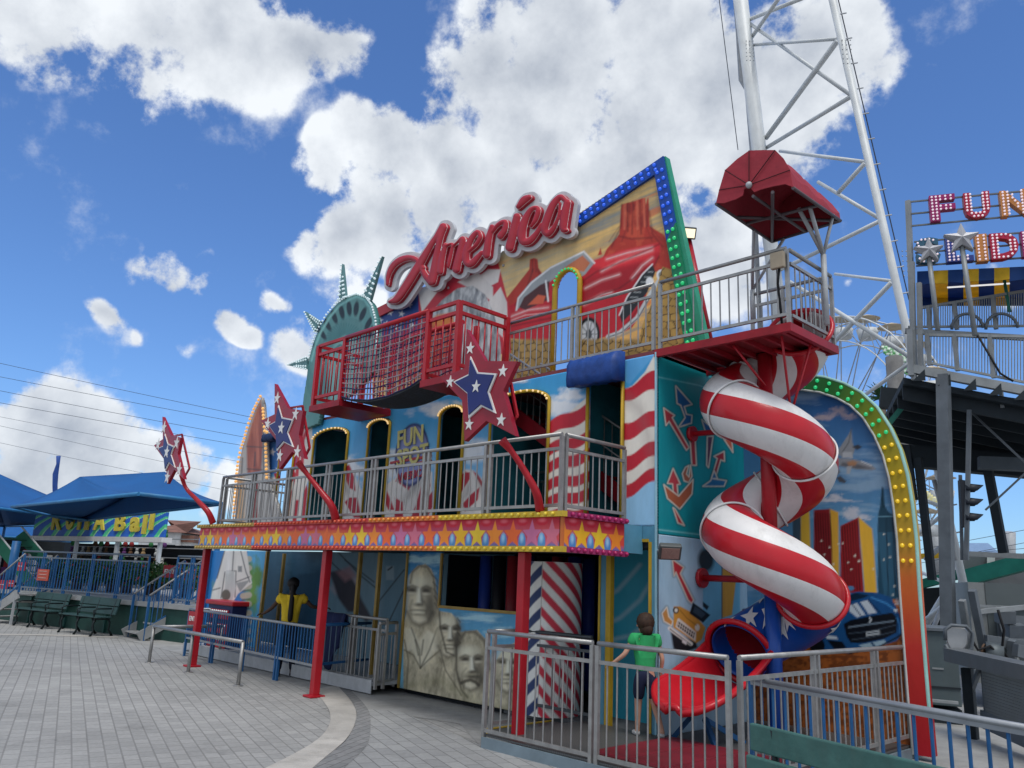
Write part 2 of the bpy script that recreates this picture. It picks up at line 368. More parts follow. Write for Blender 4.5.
# openings (arched): name, left px, right px, top px at mid, bottom
def arch_uv(xl,xr,ym,yb=None,rise=.16,zb=None,n=14,y_mid=470,pl=PW):
    ul=pl.hit(xl,y_mid)[0]; ur=pl.hit(xr,y_mid)[0]; zt=pl.hit((xl+xr)/2,ym)[1]; zb_=zb if zb is not None else ZF1+.02
    pts=[(ul,zb_)]; 
    for k in range(n+1):
        a=math.pi*(1-k/n); pts.append(((ul+ur)/2+(ur-ul)/2*math.cos(a), zt-rise+rise*math.sin(a)))
    pts.append((ur,zb_)); return pts
ARCH=[arch_uv(312,346,429.5),arch_uv(366.5,387.5,420.5,rise=.12),arch_uv(437.5,462,407,rise=.14),arch_uv(489,548,392.5,rise=.2),arch_uv(279,293,436,rise=.1)]
DOOR=[(U(587.6,450)[0],ZF1+.02),(U(587.6,450)[0],U(605,379)[1]),(U(623,450)[0],U(605,379)[1]),(U(623,450)[0],ZF1+.02)]
cv.uv_()
for a in ARCH+[DOOR]: cv.cut([(a[0][0],a[0][1]-1)]+a+[(a[-1][0],a[-1][1]-1)])
cv.build('upper_wall',fh,t=.05)
for n_,a in enumerate(ARCH+[DOOR]):
    P=[PW.P(u,v,.02) for u,v in a]; o=MB().tube(P,.025,6).build('opening_frame',YEL if n_<5 else YEL,fh)
    if n_<5:
        q=[p for p in a[1:-1]]; cx=sum(p[0] for p in q)/len(q)
        L=[]; 
        for i in range(len(q)-1):
            for f in (0,.5): L.append(PW.P(q[i][0]*(1-f)+q[i+1][0]*f, q[i][1]*(1-f)+q[i+1][1]*f,.065))
        me=MB().ball((0,0,0),.018,n=6,k=4).mesh('light_bulb',mat('warm_bulb',(.7,.55,.3),.3,emit=(.9,.6,.25),estr=.5))
        for p in L[1::2][:14]: inst('light_bulb',me,p,o)
# logo lettering
def text3(name,s_,pl,cx,cy,hgt,m,parent,width=None,ext=.01,w=.03,shear=0,rot=0,bold=.0,label=None):
    cu=bpy.data.curves.new(name,'FONT'); cu.body=s_; cu.size=1; cu.extrude=0; cu.align_x='CENTER'; cu.align_y='CENTER'; cu.offset=bold; cu.shear=shear; cu.resolution_u=3
    o=bpy.data.objects.new(name,cu); COL.objects.link(o); dg=bpy.context.evaluated_depsgraph_get(); me=bpy.data.meshes.new_from_object(o.evaluated_get(dg)); bpy.data.objects.remove(o)
    n=len(me.vertices); co=np.empty(n*3); me.vertices.foreach_get('co',co); co=co.reshape(-1,3)
    x,y=co[:,0],co[:,1]; x=x-(x.max()+x.min())/2; y=y-(y.max()+y.min())/2; sc=hgt/(y.max()-y.min()); sx=sc if width is None else width/(x.max()-x.min())
    x=x*sx; y=y*sc; X=x*math.cos(rot)-y*math.sin(rot)+cx; Y=x*math.sin(rot)+y*math.cos(rot)+cy
    # cx,cy in plane metres
    base=(pl.O*np.array([1,1,0]))[None]+X[:,None]*pl.U+Y[:,None]*np.array([0,0,1.])+pl.N*w
    fs=[tuple(p.vertices) for p in me.polygons]; b=MB(); b.add(base,fs)
    # sides
    from collections import Counter
    ec=Counter(); 
    for f in fs:
        for i in range(len(f)): ec[tuple(sorted((f[i],f[(i+1)%len(f)])))]+=1
    bk=len(b.v); b.v+=[tuple(p) for p in base-pl.N*ext]
    for f in fs:
        for i in range(len(f)):
            a_,b_=f[i],f[(i+1)%len(f)]
            if ec[tuple(sorted((a_,b_)))]==1: b.f.append((b_,a_,a_+bk,b_+bk)); b.m.append(0); b.sm.append(False)
    bpy.data.meshes.remove(me)
    ob=b.build(name,m,parent,fix=False)
    if label: ob['label']=label
    return ob
LY=mat('logo_yellow',(.6,.55,.2),.5); 
pu=U(412,438); text3('logo_lettering','FUN',PW,pu[0]-.02,pu[1]+.02,.30,LY,fh,width=.68,rot=.07,bold=.02)
pu=U(412,457); text3('logo_lettering','SPOT',PW,pu[0]+.03,pu[1]+.02,.30,LY,fh,width=.82,rot=.07,bold=.02)
b=MB(); 
for dy in (0,5): 
    a_=U(391,466+dy-3); d_=U(432,459+dy-3); b.prism(PW,[(a_[0],a_[1]-.02),(d_[0],d_[1]-.02),(d_[0],d_[1]+.02),(a_[0],a_[1]+.02)],.0,.02)
b.build('logo_stripe',RED,fh)
pu=U(412,475); text3('logo_lettering','AMERICA',PW,pu[0],pu[1],.13,mat('logo_red',(.45,.03,.05),.5),fh,width=.8,rot=.07,bold=.02)
# --- floor slab between storeys, roof/3rd floor deck, interior shell
YB=10.6
b=MB(); b.box((XFL+.05,YF+.06,ZF0+.02),(XFR-.05,YW-.001,ZF1-.02)).box((XWL,YW+.06,ZF0+.1),(XS-.05,YB,ZF1-.03)); b.build('storey_floor',DGREEN if 0 else mat('underfloor',(.05,.06,.07),.8),fh)
b=MB(); b.box((XWL+.4,YW+.001,ZT-.02),(XS,YB+.4,ZT+.05)); b.build('top_deck',mat('deck_plate_red',(.2,.05,.06),.6),fh)
b=MB(); b.box((XWL+.1,YB,0),(XS-.05,YB+.05,ZT-.03)); b.build('inner_back_wall',TEALD,fh)
b=MB(); 
for x in (312,):
    pass
for xa in (302,357,400,475,568,):
    X=U(xa,470)[0]; MB().box((X,YW+.07,ZF1),(X+.04,YB-.01,ZT-.04)).build('inner_partition',TEALD,fh)
pass
# walkway rails, coloured rollers and stairs seen through the openings
b=MB()
for (x0,x1,y) in ((312,346,9.0),(366,388,9.0),(438,462,9.0),(489,548,9.2),(588,623,9.0)):
    a_=U(x0,480)[0];d_=U(x1,480)[0]
    for h in (.95,.8,.12): b.tube([(a_-.3,y,ZF1+h),(d_-.1,y,ZF1+h)],.02,6)
    k=int((d_-a_+.3)/.1)
    for i in range(k+1): b.tube([(a_-.3+i*.1,y,ZF1+.1),(a_-.3+i*.1,y,ZF1+.8)],.009,5)
b.build('inner_guard_rail',STEEL,fh)
b=MB()
for i,(xa,lean) in enumerate(((320,.3),(334,-.35),(340,.1),(500,.5))):
    X=U(xa,470)[0]; b.tube([(X,9.4,ZF1+.1),(X+lean,9.6,ZF1+1.7)],.09,10,m=i%2)
b.build('padded_roller',[mat('padding_white',(.35,.35,.36),.6),DRED],fh)
# inner stair, big arch: going up right->left in red steel
def stair(name,A,B,wid,m,n,parent,railm=None,rh=.9):
    A=np.array(A,float);B=np.array(B,float); o=empty(name,A); 
    b=MB(); h=B-A; 
    for s_ in (0,wid): 
        off=np.array([0,s_,0]) if abs(h[0])>abs(h[1]) else np.array([s_,0,0]); b.bar(A+off,B+off,.04,.22)
    for i in range(n):
        p=A+h*(i+.5)/n; 
        if abs(h[0])>abs(h[1]): b.box((p[0]-.12,p[1],p[2]-.02),(p[0]+.12,p[1]+wid,p[2]+.02))
        else: b.box((p[0],p[1]-.12,p[2]-.02),(p[0]+wid,p[1]+.12,p[2]+.02))
    bpy.data.objects.remove(o); q=b.build(name,m,parent)
    if railm:
        b=MB()
        for s_ in (0,wid):
            off=np.array([0,s_,0]) if abs(h[0])>abs(h[1]) else np.array([s_,0,0])
            b.tube([A+off+(0,0,rh),B+off+(0,0,rh)],.02,6); b.tube([A+off+(0,0,.55*rh),B+off+(0,0,.55*rh)],.014,6)
            for i in range(0,n*2+1): p=A+h*i/(2*n)+off; b.tube([p,p+(0,0,rh)],.01,5)
        b.build('stair_railing',railm,q)
    return q
a_=U(560,440); stair('inner_stair',(XS-.5,8.6,ZF1+.1),(U(505,400)[0]-.6,8.6,ZT-.2),.7,DRED,10,fh,STEEL)
JXa=float(U(604,640)[0]); a_=U(555,600); stair('inner_stair',(U(567,640)[0]+.2,8.9,.2),(JXa,8.9,ZF0+.4),.7,DRED,8,fh,STEEL)
# --- lower level -------------------------------------------------
# Rushmore panel
RX0=U(406,600)[0]; RX1=U(530,650)[0]; zb=.08; 
cv=Canvas(PW,RX0,RX1,zb,ZF0+.02,.014,'#2f7fb0'); cv.px_()
t=np.clip((cv.py-550)/150,0,1); cv.rgb[:]=c('#1f6da4')+(c('#6fb4d2')-c('#1f6da4'))*t[...,None]
for (x,y,rx,ry,s_) in ((440,560,20,7,1),(425,575,12,8,2),(478,618,30,5,3),(500,632,20,6,4),(415,560,14,5,8)): cv.cloud(x,y,rx,ry,'#a8cfe0',s_,.8)
ROCK='#b5ad94'; 
hd=[(404,700),(404,625),(408,610),(411,590),(410,575),(414,570),(418,566),(426,564),(432,569),(436,580),(437,594),(439,606),(440,611),(452,613),(459,622),(461,632),(468,631),(478,630),(487,640),(491,655),(492,668),(505,648),(520,640),(540,637),(560,640),(580,650),(580,720),(404,720)]
cv.poly(hd,ROCK)
m=sdf_poly(cv.px,cv.py,hd)<0
n_=fbm(cv.px/7,cv.py/14,6,3,.6); n2=fbm(cv.px/2.6,cv.py/5,4,5,.6)
sh=np.clip((n_-.5)*2.2+(n2-.5)*.9,-.75,.55)*m
cv.rgb*= (1+sh*.6)[...,None]
D1='#5d574a'; D2='#3c382f'; L1='#dcd6c0'
def face(cx,cy,s_,ang=0.,look=0.,tash=0):
    T=lambda pts:[(cx+s_*(x*math.cos(ang)-y*math.sin(ang)),cy+s_*(x*math.sin(ang)+y*math.cos(ang)))+tuple(p*s_ for p in r) for x,y,*r in pts]
    E=lambda x,y,rx,ry,col,soft,al: cv.ell(*T([(x,y)])[0],rx*s_,ry*s_,col,ang,soft=soft*s_,alpha=al)
    E(-1,2,11,18,'#cfc8ae',3.5,.75)
    E(8,4,5,16,D1,4,.75); E(10,10,4,9,D2,3,.6); E(-9,8,3,9,D1,3,.4)
    E(-1,-12,8,4,'#e2dcc6',3,.6)
    for x,w in ((-5+look,4.2),(6+look,3.8)):
        E(x,-5,w,3,D1,2,.9); E(x,-5.2,w*.7,1.5,D2,1,.9); E(x-.3,-2.6,w*.7,.9,'#d8d2bb',1,.7); cv.line(T([(x-w,-6.5),(x,-8.6),(x+w,-7)]),1.3*s_,D2,soft=1.1*s_,alpha=.7)
    cv.poly(T([(-.8+look,-7),(1.6+look,-7),(3.6+look,4.4),(-1.2+look,5.2)]),'#e6e0ca',soft=1.2*s_,alpha=.8); cv.poly(T([(1.8+look,-6),(5+look,4.2),(3.4+look,6),(2+look,3)]),D2,soft=1.1*s_,alpha=.8); E(.8+look,6,3.2,1.3,D2,1,.85)
    if tash: E(.5+look,9.5,6.2,2.6,D2,1.6,.9); E(.5+look,8.2,5,1,'#b0a98f',1,.6)
    else: E(.4+look,10.6,4.6,.8,D2,.9,.9); E(.4+look,12,3.4,1.2,'#ddd6c0',1,.7); E(.4+look,13.8,3.4,.8,D1,1,.8)
    E(0,18,5,2.4,'#d8d1ba',1.6,.7); cv.line(T([(-9,12),(-5,19.5),(1,22.5),(7,19.5),(10.5,12)]),2.*s_,D2,soft=1.8*s_,alpha=.75)
    cv.line(T([(-4.5+look,3),(-7,8),(-6,13)]),.9*s_,D1,soft=1.4*s_,alpha=.6); cv.line(T([(5+look,3.5),(7,8),(6,13)]),.9*s_,D2,soft=1.4*s_,alpha=.5)
face(420,597,1.28,.04,-1.)
cv.line([(411,583),(413,572),(420,566),(428,567),(434,577),(436,592),(438,604)],2.2,D1,soft=1.1,alpha=.8)
for k in range(5): cv.line([(433+k*.6,575+k*7),(438,580+k*7),(440,587+k*6)],1.2,D2,soft=.7,alpha=.6)
# collar, cravat, coat
cv.poly([(405,628),(412,628),(420,640),(428,630),(438,636),(441,650),(434,652),(428,664),(421,668),(413,650),(406,652)],L1,soft=1.5,alpha=.7)
for l in ([(412,628),(420,650),(421,668)],[(438,628),(430,650),(421,668)],[(405,650),(414,655),(421,668),(429,660),(441,650)],[(424,640),(422,655)],[(416,640),(419,655)],[(405,640),(409,660),(407,690)],[(441,650),(446,670),(462,695)]): cv.line(l,1.3,D2,soft=.9,alpha=.75)
face(449,634,1.05,.05,1.)
cv.line([(440,612),(441,628),(447,652),(456,656),(459,650)],1.8,D2,soft=.9,alpha=.8); cv.poly([(455,614),(461,624),(460,645),(456,655),(455,640),(457,628)],D2,soft=1.5,alpha=.6)
for k in range(4): cv.line([(458,618+7*k),(461,622+7*k)],1.4,D2,soft=.6,alpha=.7)
face(470,665,1.15,-.02,1.5,1)
cv.line([(460,640),(466,632),(476,632),(485,641),(489,655),(489,668)],3,D1,soft=1.2,alpha=.8); cv.line([(462,683),(466,681),(471,680),(476,682),(479,685)],3.2,D2,soft=.8,alpha=.85); cv.line([(457,645),(457,670),(462,690),(468,697)],2,D2,soft=1,alpha=.8)
face(508,668,1.1,.05)
for k in range(22): 
    x=rng.uniform(404,575); y=rng.uniform(650,700); cv.line([(x,y),(x+rng.uniform(-3,5),y+rng.uniform(8,22)),(x+rng.uniform(-5,6),y+35)],1.2,D1,soft=1.1,alpha=.45)
cv.line([(398,688),(440,680),(480,704),(560,716)],7,'#7b7a55',soft=5,alpha=.35)
WIN=[U(443,549),U(443,607.5),U(523,612)]
wz=U(470,609)[1]; wu0=U(442,580)[0]; wu1=RX1+.1
cv.uv_(); cv.cut([(wu0,wz),(wu1,wz),(wu1,3),(wu0,3)])
o=cv.build('rock_face_panel',fh,t=.04,w=.012,label='airbrushed panel of giant carved rock faces')
b=MB(); b.bar(PW.P(wu0,wz,.03),PW.P(wu1,wz,.03),.03,.04).bar(PW.P(wu0,wz,.03),PW.P(wu0,ZF0,.03),.04,.03).bar(PW.P(RX0,zb,.03),PW.P(RX0,ZF0,.03),.035,.03); b.build('yellow_trim',GOLD,fh)
# punching-bag forest behind the window
k=0
for row in range(3):
    for i in range(7):
        X=wu0+.25+i*.3+row*.13; Yb=8.6+row*.5; MB().tube([(X,Yb,.3),(X,Yb,ZF0)],.1,12).build('hanging_roll',[mat('vinyl_navy',(.02,.05,.3),.4),mat('vinyl_black',(.01,.01,.015),.5),mat('vinyl_red',(.3,.02,.03),.4)][(i+row)%3],fh)
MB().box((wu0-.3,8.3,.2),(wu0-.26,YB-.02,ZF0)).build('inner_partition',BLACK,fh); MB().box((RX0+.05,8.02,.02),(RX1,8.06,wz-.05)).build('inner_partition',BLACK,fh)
MB().box((RX1-.5,YW+.06,.02),(XS-.06,YB-.02,.105)).build('inner_floor',mat('inner_floor_grey',(.12,.13,.14),.7),fh)
# solid underframe: closes the ground floor behind the facade
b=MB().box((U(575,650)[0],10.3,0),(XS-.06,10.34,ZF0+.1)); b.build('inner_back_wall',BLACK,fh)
# porch mural wall (recessed) + floor
YP=9.1; PP=PlY(YP)
x0=float(oy(264,600,YW)[0])-2.2; x1=RX0+1.2
cv=Canvas(PP,x0,x1,.2,ZF0+.05,.02,'#2c556c'); cv.px_()
cv.put(np.clip((cv.px-322)/6,0,1),'#62808f'); cv.put(np.clip((cv.px-380)/6,0,1)*.6,'#4a7488')
cv.cloud(345,585,16,18,'#a08f95',3,.7)
for l in ([(329,560),(345,575),(360,600)],[(338,552),(360,575),(376,588)],[(345,560),(374,582)],[(372,620),(380,600),(404,570)],[(385,630),(404,590)]): cv.line(l,1.2,'#161a20',soft=.7,alpha=.9)
cv.poly([(329,572),(340,570),(350,575),(356,585),(362,600),(372,618),(366,622),(356,612),(348,612),(338,598),(334,585)],'#33323a',soft=1.5); cv.poly([(336,572),(350,566),(356,576),(345,582)],'#8c6a70',soft=2,alpha=.8); cv.poly([(386,566),(394,566),(394,580),(386,580)],'#8aa0ab',alpha=.7); cv.line([(388,570),(392,567)],1.5,'#1a1c22')
cv.cloud(300,565,26,12,'#4d7d95',6,.5)
cv.build('porch_wall',fh,t=.04)
b=MB().box((x0,YW-.5,.13),(RX0-.02,YP,.19)); b.build('porch_floor',GREYP,fh); 
b=MB().box((x0,YW-.52,.02),(RX0-.02,YW-.505,.21)); b.build('porch_step',GREYP,fh)
# shuttle tail panel at left end, lower storey
SX0=float(oy(207,600,YW)[0]); SX1=float(oy(262,600,YW)[0])
cv=Canvas(PW,SX0,SX1,.25,ZF0,.018,'#2a6fae'); cv.px_()
cv.poly([(248,545),(268,545),(268,690),(240,690)],'#4c97c4'); cv.cloud(252,590,10,26,'#5f8a3c',2,1.); cv.cloud(256,575,8,20,'#4f7a34',5,1.); cv.cloud(220,600,9,30,'#6d8f3f',4,.8)
for y0 in range(560,700,9): cv.line([(243,y0),(249,y0-1)],6,'#a3a08f'); cv.line([(242,y0+4),(250,y0+3.3)],1,'#54523f')
cv.poly([(226,545),(246,545),(250,575),(252,583),(238,594),(233,602),(210,602),(213,588),(218,575)],'#c9c6c1')
for l in ([(226,546),(217,578)],[(234,546),(232,575),(226,600)],[(240,548),(246,572),(250,582)],[(236,582),(249,577)],[(213,590),(220,588)],[(227,571),(236,571)],[(225,572),(221,598)],[(236,572),(235,597)]): cv.line(l,1.1,'#45484c',soft=.6,alpha=.9)
cv.poly([(226,571),(234,571),(236,588),(232,601),(221,601),(225,588)],'#aeb0ae'); cv.ell(226,595,4.5,5.5,'#57534a',.1); cv.poly([(236,583),(250,580),(240,592)],'#8c8f8e'); cv.poly([(238,566),(242,566),(242,572),(238,572)],'#7b7d7d')
cv.line([(229,547),(228,570)],5,'#e9e8e4',soft=2.5,alpha=.6)
cv.build('shuttle_tail_panel',fh,t=.05,label='painted space shuttle tail beside a palm')
b=MB().box((SX0-.12,YW-.08,.1),(SX0+.0,YW+.3,ZF0)); b.build('blue_pillar',BLUEP,fh)
b=MB()
for x in (263,280,357.5,377.5): 
    Yq=YW if x<270 or x>350 else YP-.1
    p=oy(x,600,Yq); MB().box((p[0]-.03,Yq-.04,.18),(p[0]+.03,Yq+.02,ZF0)).build('yellow_post',GOLD,fh)
# blue jamb, yellow jambs, light lintel right of the stair
JX0=U(600,640)[0]; JX1=U(606,640)[0]; DX1=U(651,640)[0]
b=MB().box((JX0,YW,.1),(JX1,YW+.06,ZF0+.02)).box((DX1,YW,.1),(XS,YW+.05,ZF1-.024)).box((U(618,540)[0],YW+.002,U(640,542)[1]),(DX1-.002,YW+.05,ZF1-.024)).box((XFR-.045,YW-.6,ZF0+.02),(XFR-.02,YW+.0,ZF1-.025)).box((XFR-.02,YW-.004,U(640,542)[1]),(U(618,540)[0],YW+.046,ZF1-.024)); b.build('blue_jamb',mat('light_blue_panel',(.1,.29,.42),.45,0,.1),fh)
b=MB().box((JX1+.002,YW-.02,.1),(JX1+.075,YW+.05,ZSEAM-.12)).box((DX1-.03,YW-.012,.1),(DX1+.01,YW+.04,U(640,542)[1])).box((JX0-.03,YW-.01,.1),(JX0-.001,YW+.05,ZF0)); b.box((JX1+.08,YW-.012,U(640,542)[1]-.0),(DX1-.032,YW+.0,U(640,542)[1]+.035)); b.build('yellow_jamb',YEL,fh)
# teal backdrop with pale swooshes inside the doorway
PD=PlY(8.65); cv=canvas_px(PD,[(609,535),(668,535),(668,722),(609,722)],.02,'#2a8fa6'); cv.px_()
for l in ([(604,625),(620,618),(640,600),(655,575)],[(600,600),(618,590),(640,565)],[(610,640),(630,636),(650,622)]): cv.line(l,4,'#93b4c0',soft=1.6,alpha=.7)
cv.build('doorway_backdrop',fh,t=.03)
# striped pillar: octagonal drum, white with red stripes, navy stripes on its left face
PYL=8.15
PC0=oy(529,640,PYL);PC1=oy(577,640,PYL)
rad=.5*(PC1[0]-PC0[0])*1.02*.857; pcx=float(oy(552.5,640,PYL)[0]); pcy=PYL
cvh=float(oy(550,562,PYL-.25)[2])
n=64; nz=120; b=MB(); cyl=Plane((0,0,0),(1,0,0),(0,-1,0))
# build as colour-attribute cylinder via canvas mesh bent round
cv=Canvas(PlY(7),0,1,0.1,cvh,.02); th=np.linspace(0,2*math.pi,cv.nu)
cv=Canvas(PlY(7),0,2.9,0.1,cvh,.015); ang=cv.u/2.9*2*math.pi
ph=(cv.v*1.0+ang*.36)/.235
cv.rgb[:]=c('#e4ded6'); red=np.clip((np.abs((ph%1)-.5)-.25)*14+.5,0,1); 
nav=((ang>1.5)&(ang<2.70)); cv.put(np.where(nav,0,red),'#c03446'); ph2=(cv.v-ang*.30)/.27; cv.put(np.where(nav,np.clip((np.abs((ph2%1)-.5)-.25)*14+.5,0,1),0),'#2c3c66')
cv.put((np.abs(ang-2.70)<.03)*.8,'#9a9690')
o=cv.build('striped_pillar',None,t=0)
me=o.data; k=len(me.vertices); co=np.empty(k*3,np.float32); me.vertices.foreach_get('co',co); co=co.reshape(-1,3)+np.array(o.location); A=co[:,0]/2.9*2*math.pi-math.pi/2-math.pi+.0
# angle measured so that ang=pi faces the camera
f=np.array([pcx,pcy]); vd=math.atan2(-pcy,-pcx); A=vd+ (co[:,0]/2.9*2*math.pi-math.pi)
co2=np.c_[rad*np.cos(A),rad*np.sin(A),co[:,2]-.1]; me.vertices.foreach_set('co',co2.astype(np.float32).ravel()); me.polygons.foreach_set('use_smooth',[True]*len(me.polygons)); me.update(); o.location=(pcx,pcy,.1)
b=MB().tube([(0,0,0),(0,0,.012)],[rad,rad],32); q=b.mesh('pillar_cap',WHITEPL); q.transform(Matrix.Translation((pcx,pcy,cvh-.01))); link('pillar_cap',q,o)
tag(o,'white pillar with spiral red stripes and a navy-striped left side, before the inner stair','pillar')
# --- side wall, upper (teal) and lower (pale blue)
PS=PlX(XS); YE=YWING
def art_arrow(cv,pts,col,edge='#c9c2b4'):
    cv.poly(pts,'#1c2a30',grow=1.6,alpha=.5,soft=1.5); cv.poly(pts,edge,grow=.7); cv.poly(pts,col,grow=-.5)
cv=Canvas(PS,YW+.005,YE,ZSEAM,ZT+.02,.012,'#178a94'); cv.px_()
cv.put(np.clip(fbm(cv.px/30,cv.py/60,4,2)-.35,0,1)*.6,'#0f6f80')
def T5(l): return [(620+x/4.517,370+y/4.517) for x,y in l]
A5=[('#1f5a8c',[(252,72),(325,155),(290,165),(300,200),(325,205),(322,240),(265,258),(295,215),(275,160),(258,150)]),
('#a33a42',[(198,172),(246,205),(235,215),(312,350),(300,362),(222,232),(208,250)]),
('#a03038',[(328,262),(355,285),(342,300),(340,330),(345,430),(325,430),(318,330),(305,300)]),
('#9a5a44',[(318,430),(325,480),(310,508),(290,500),(282,468),(296,440),(310,432),(300,470),(312,484)]),
('#b04048',[(240,445),(272,515),(258,518),(262,570),(242,565),(238,515),(215,512)]),
('#a0583c',[(198,518),(265,570),(330,495),(325,560),(270,628),(215,580)]),
('#a83640',[(240,622),(250,630),(290,702),(262,690)]),
('#9c3440',[(470,368),(472,412),(455,405),(430,490),(415,485),(440,400),(425,390)]),
('#2a6a98',[(425,455),(440,490),(415,490),(480,500),(470,525),(375,525),(410,500)]),
('#5a3a52',[(395,300),(420,300),(400,440),(392,430)]),
('#c06048',[(465,305),(505,320),(510,372)]),('#27578a',[(370,225),(440,280),(390,290)])]
for col,pts in A5: art_arrow(cv,T5(pts),col)
cv.line(T5([(165,30),(360,70),(420,95)]),1.2,'#6fc0c6',alpha=.7); cv.line([(657,529.5),(704,535)],1.4,'#7fc4c8',alpha=.7)
cv.build('upper_side_panel',fh,t=.05,label='teal side panel with painted curling arrows')
cv=Canvas(PS,YW+.005,YE,.1,ZSEAM-.006,.011,'#9fbfd4'); cv.px_()
cv.put(np.clip(fbm(cv.px/20,cv.py/30,4,2)-.4,0,1)*.8,'#7fa6c0')
cv.poly([(703,540),(740,540),(740,640),(703,640)],'#6fb0d0'); cv.poly([(722,568),(737,572),(732,615),(722,618)],'#c9953c'); cv.ell(706,560,8,12,'#27323c',soft=2); cv.line([(722,560),(722,640)],1,'#3b4650')
def T3(l): return [(640+x/7.467,540+y/6.4) for x,y in l]
art_arrow(cv,T3([(243,125),(325,175),(300,215),(400,385),(385,405),(360,385),(268,205),(255,230)]),'#b3313c'); art_arrow(cv,T3([(200,430),(165,470),(180,520),(235,548),(245,520),(215,490)]),'#c08a4a','#e5ddcc')
cv.poly(T3([(225,560),(235,620),(250,700),(340,720),(430,690),(420,650),(300,610)]),'#20242a',soft=1.2); 
cv.poly(T3([(252,425),(300,425),(400,470),(490,560),(460,640),(420,660),(250,560)]),'#c8913a'); cv.poly(T3([(395,400),(445,430),(525,480),(470,530),(370,470)]),'#15181e'); cv.poly(T3([(410,425),(450,445),(490,475),(460,500),(395,460)]),'#3a4a58'); cv.poly(T3([(470,395),(515,425),(500,450),(470,425)]),'#22262c')
cv.poly(T3([(280,505),(290,500),(420,590),(415,650),(400,640),(265,555)]),'#d8d5cc'); cv.poly(T3([(285,520),(410,595),(400,630),(275,550)]),'#181b20')
for k in range(8): a=T3([(288+k*16,524+k*9.4),(280+k*16,552+k*9.4)]); cv.line(a,.7,'#cfcac0')
cv.line(T3([(282,536),(404,610)]),.8,'#cfcac0'); cv.line(T3([(222,565),(250,585),(380,665)]),4,'#e0dcd4'); cv.line(T3([(225,570),(380,672)]),1,'#5a5c60'); cv.poly(T3([(318,635),(350,650),(346,672),(314,655)]),'#eeeae0'); cv.ell(*T3([(268,450)])[0],3,3.4,'#2a2a2c'); cv.ell(*T3([(270,450)])[0],1.6,2,'#dcd8cc'); cv.ell(*T3([(428,560)])[0],2.4,3.4,'#e5ded0'); cv.line(T3([(300,450),(350,500),(420,545)]),1,'#8a5f22',alpha=.8)
cv.build('lower_side_panel',fh,t=.05,label='pale blue side panel with a painted yellow taxi')
b=MB().box((XS-.01,YW-.012,.1),(XS+.012,YW+.012,ZT+.02)); b.build('corner_strip',mat('pale_blue_trim',(.3,.55,.66),.4),fh)
b=MB().box((XS-.3,YE,.05),(XS-.25,YB,ZT)); b.build('inner_partition',TEALD,fh)
# --- fascia
def fascia(pl,u0,u1,name,seed,flip=0):
    cv=Canvas(pl,u0,u1-(.004 if pl is PF else 0),ZF0+.03,ZF1-.03,.006,'#a02838'); cv.uv_(); H=ZF1-ZF0-.06; z0=ZF0+.03
    v=(cv.v-z0)/H; u=cv.u
    k=np.abs(u-(XFR if pl is PF else 0))
    cyc=np.sin(k*.95+seed)*.5+.5
    basec=c('#cc4a30')[None,None]*cyc[...,None]+c('#a8405c')*(1-cyc[...,None]); o2=np.clip(np.sin(k*.6+seed+1.)*1.4,0,1)[...,None]; basec=basec*(1-o2)+c('#d0682c')*o2; rt_=np.clip((v-.62)*5,0,1)[...,None]; basec=basec*(1-rt_)+c('#b02638')*rt_
    cv.rgb[:]=basec; cv.put(np.clip((.22-v)*6,0,1)*.8,'#3a6cab')
    sp=.30; n=int((u1-u0)/sp)+2
    cols=['#e8a824','#e0822c','#d8662e','#c0687c','#b8688c','#d8622e','#e0822c','#ecb830']
    for i in range(n):
        cx=u1-(i+.5)*sp; 
        # domes
        cv.poly([(cx-.15-.055,z0),(cx-.15-.055,z0+H*.28),(cx-.15-.035,z0+H*.42),(cx-.15,z0+H*.47),(cx-.15+.035,z0+H*.42),(cx-.15+.055,z0+H*.28),(cx-.15+.055,z0)],'#4a80b8'); cv.ell(cx-.155,z0+H*.3,.028,.05,'#9cc4e4',soft=.015,alpha=.8)
        # star with v up
        pts=[(a,2*(z0+H*.40)-b_) for a,b_ in starpts(cx,z0+H*.40,.17,0,.42)]
        cv.poly([(min(max(a,cx-.145),cx+.145),b_) for a,b_ in pts],cols[(i+seed)%8])
        # bowl at top
        cv.poly([(cx-.15-.1,z0+H),(cx-.15-.085,z0+H*.8),(cx-.15-.04,z0+H*.72),(cx-.15+.04,z0+H*.72),(cx-.15+.085,z0+H*.8),(cx-.15+.1,z0+H)],'#b81f34'); cv.ell(cx-.15,z0+H*.9,.05,.02,'#e06a78',soft=.012,alpha=.8)
    return cv.build(name,fh,t=.04)
fascia(PF,XFL,XFR,'star_fascia',3)
PR=PlX(XFR); YR1=float(ox(624,554,XFR)[1]); fascia(PR,YF,YR1,'star_fascia',6)
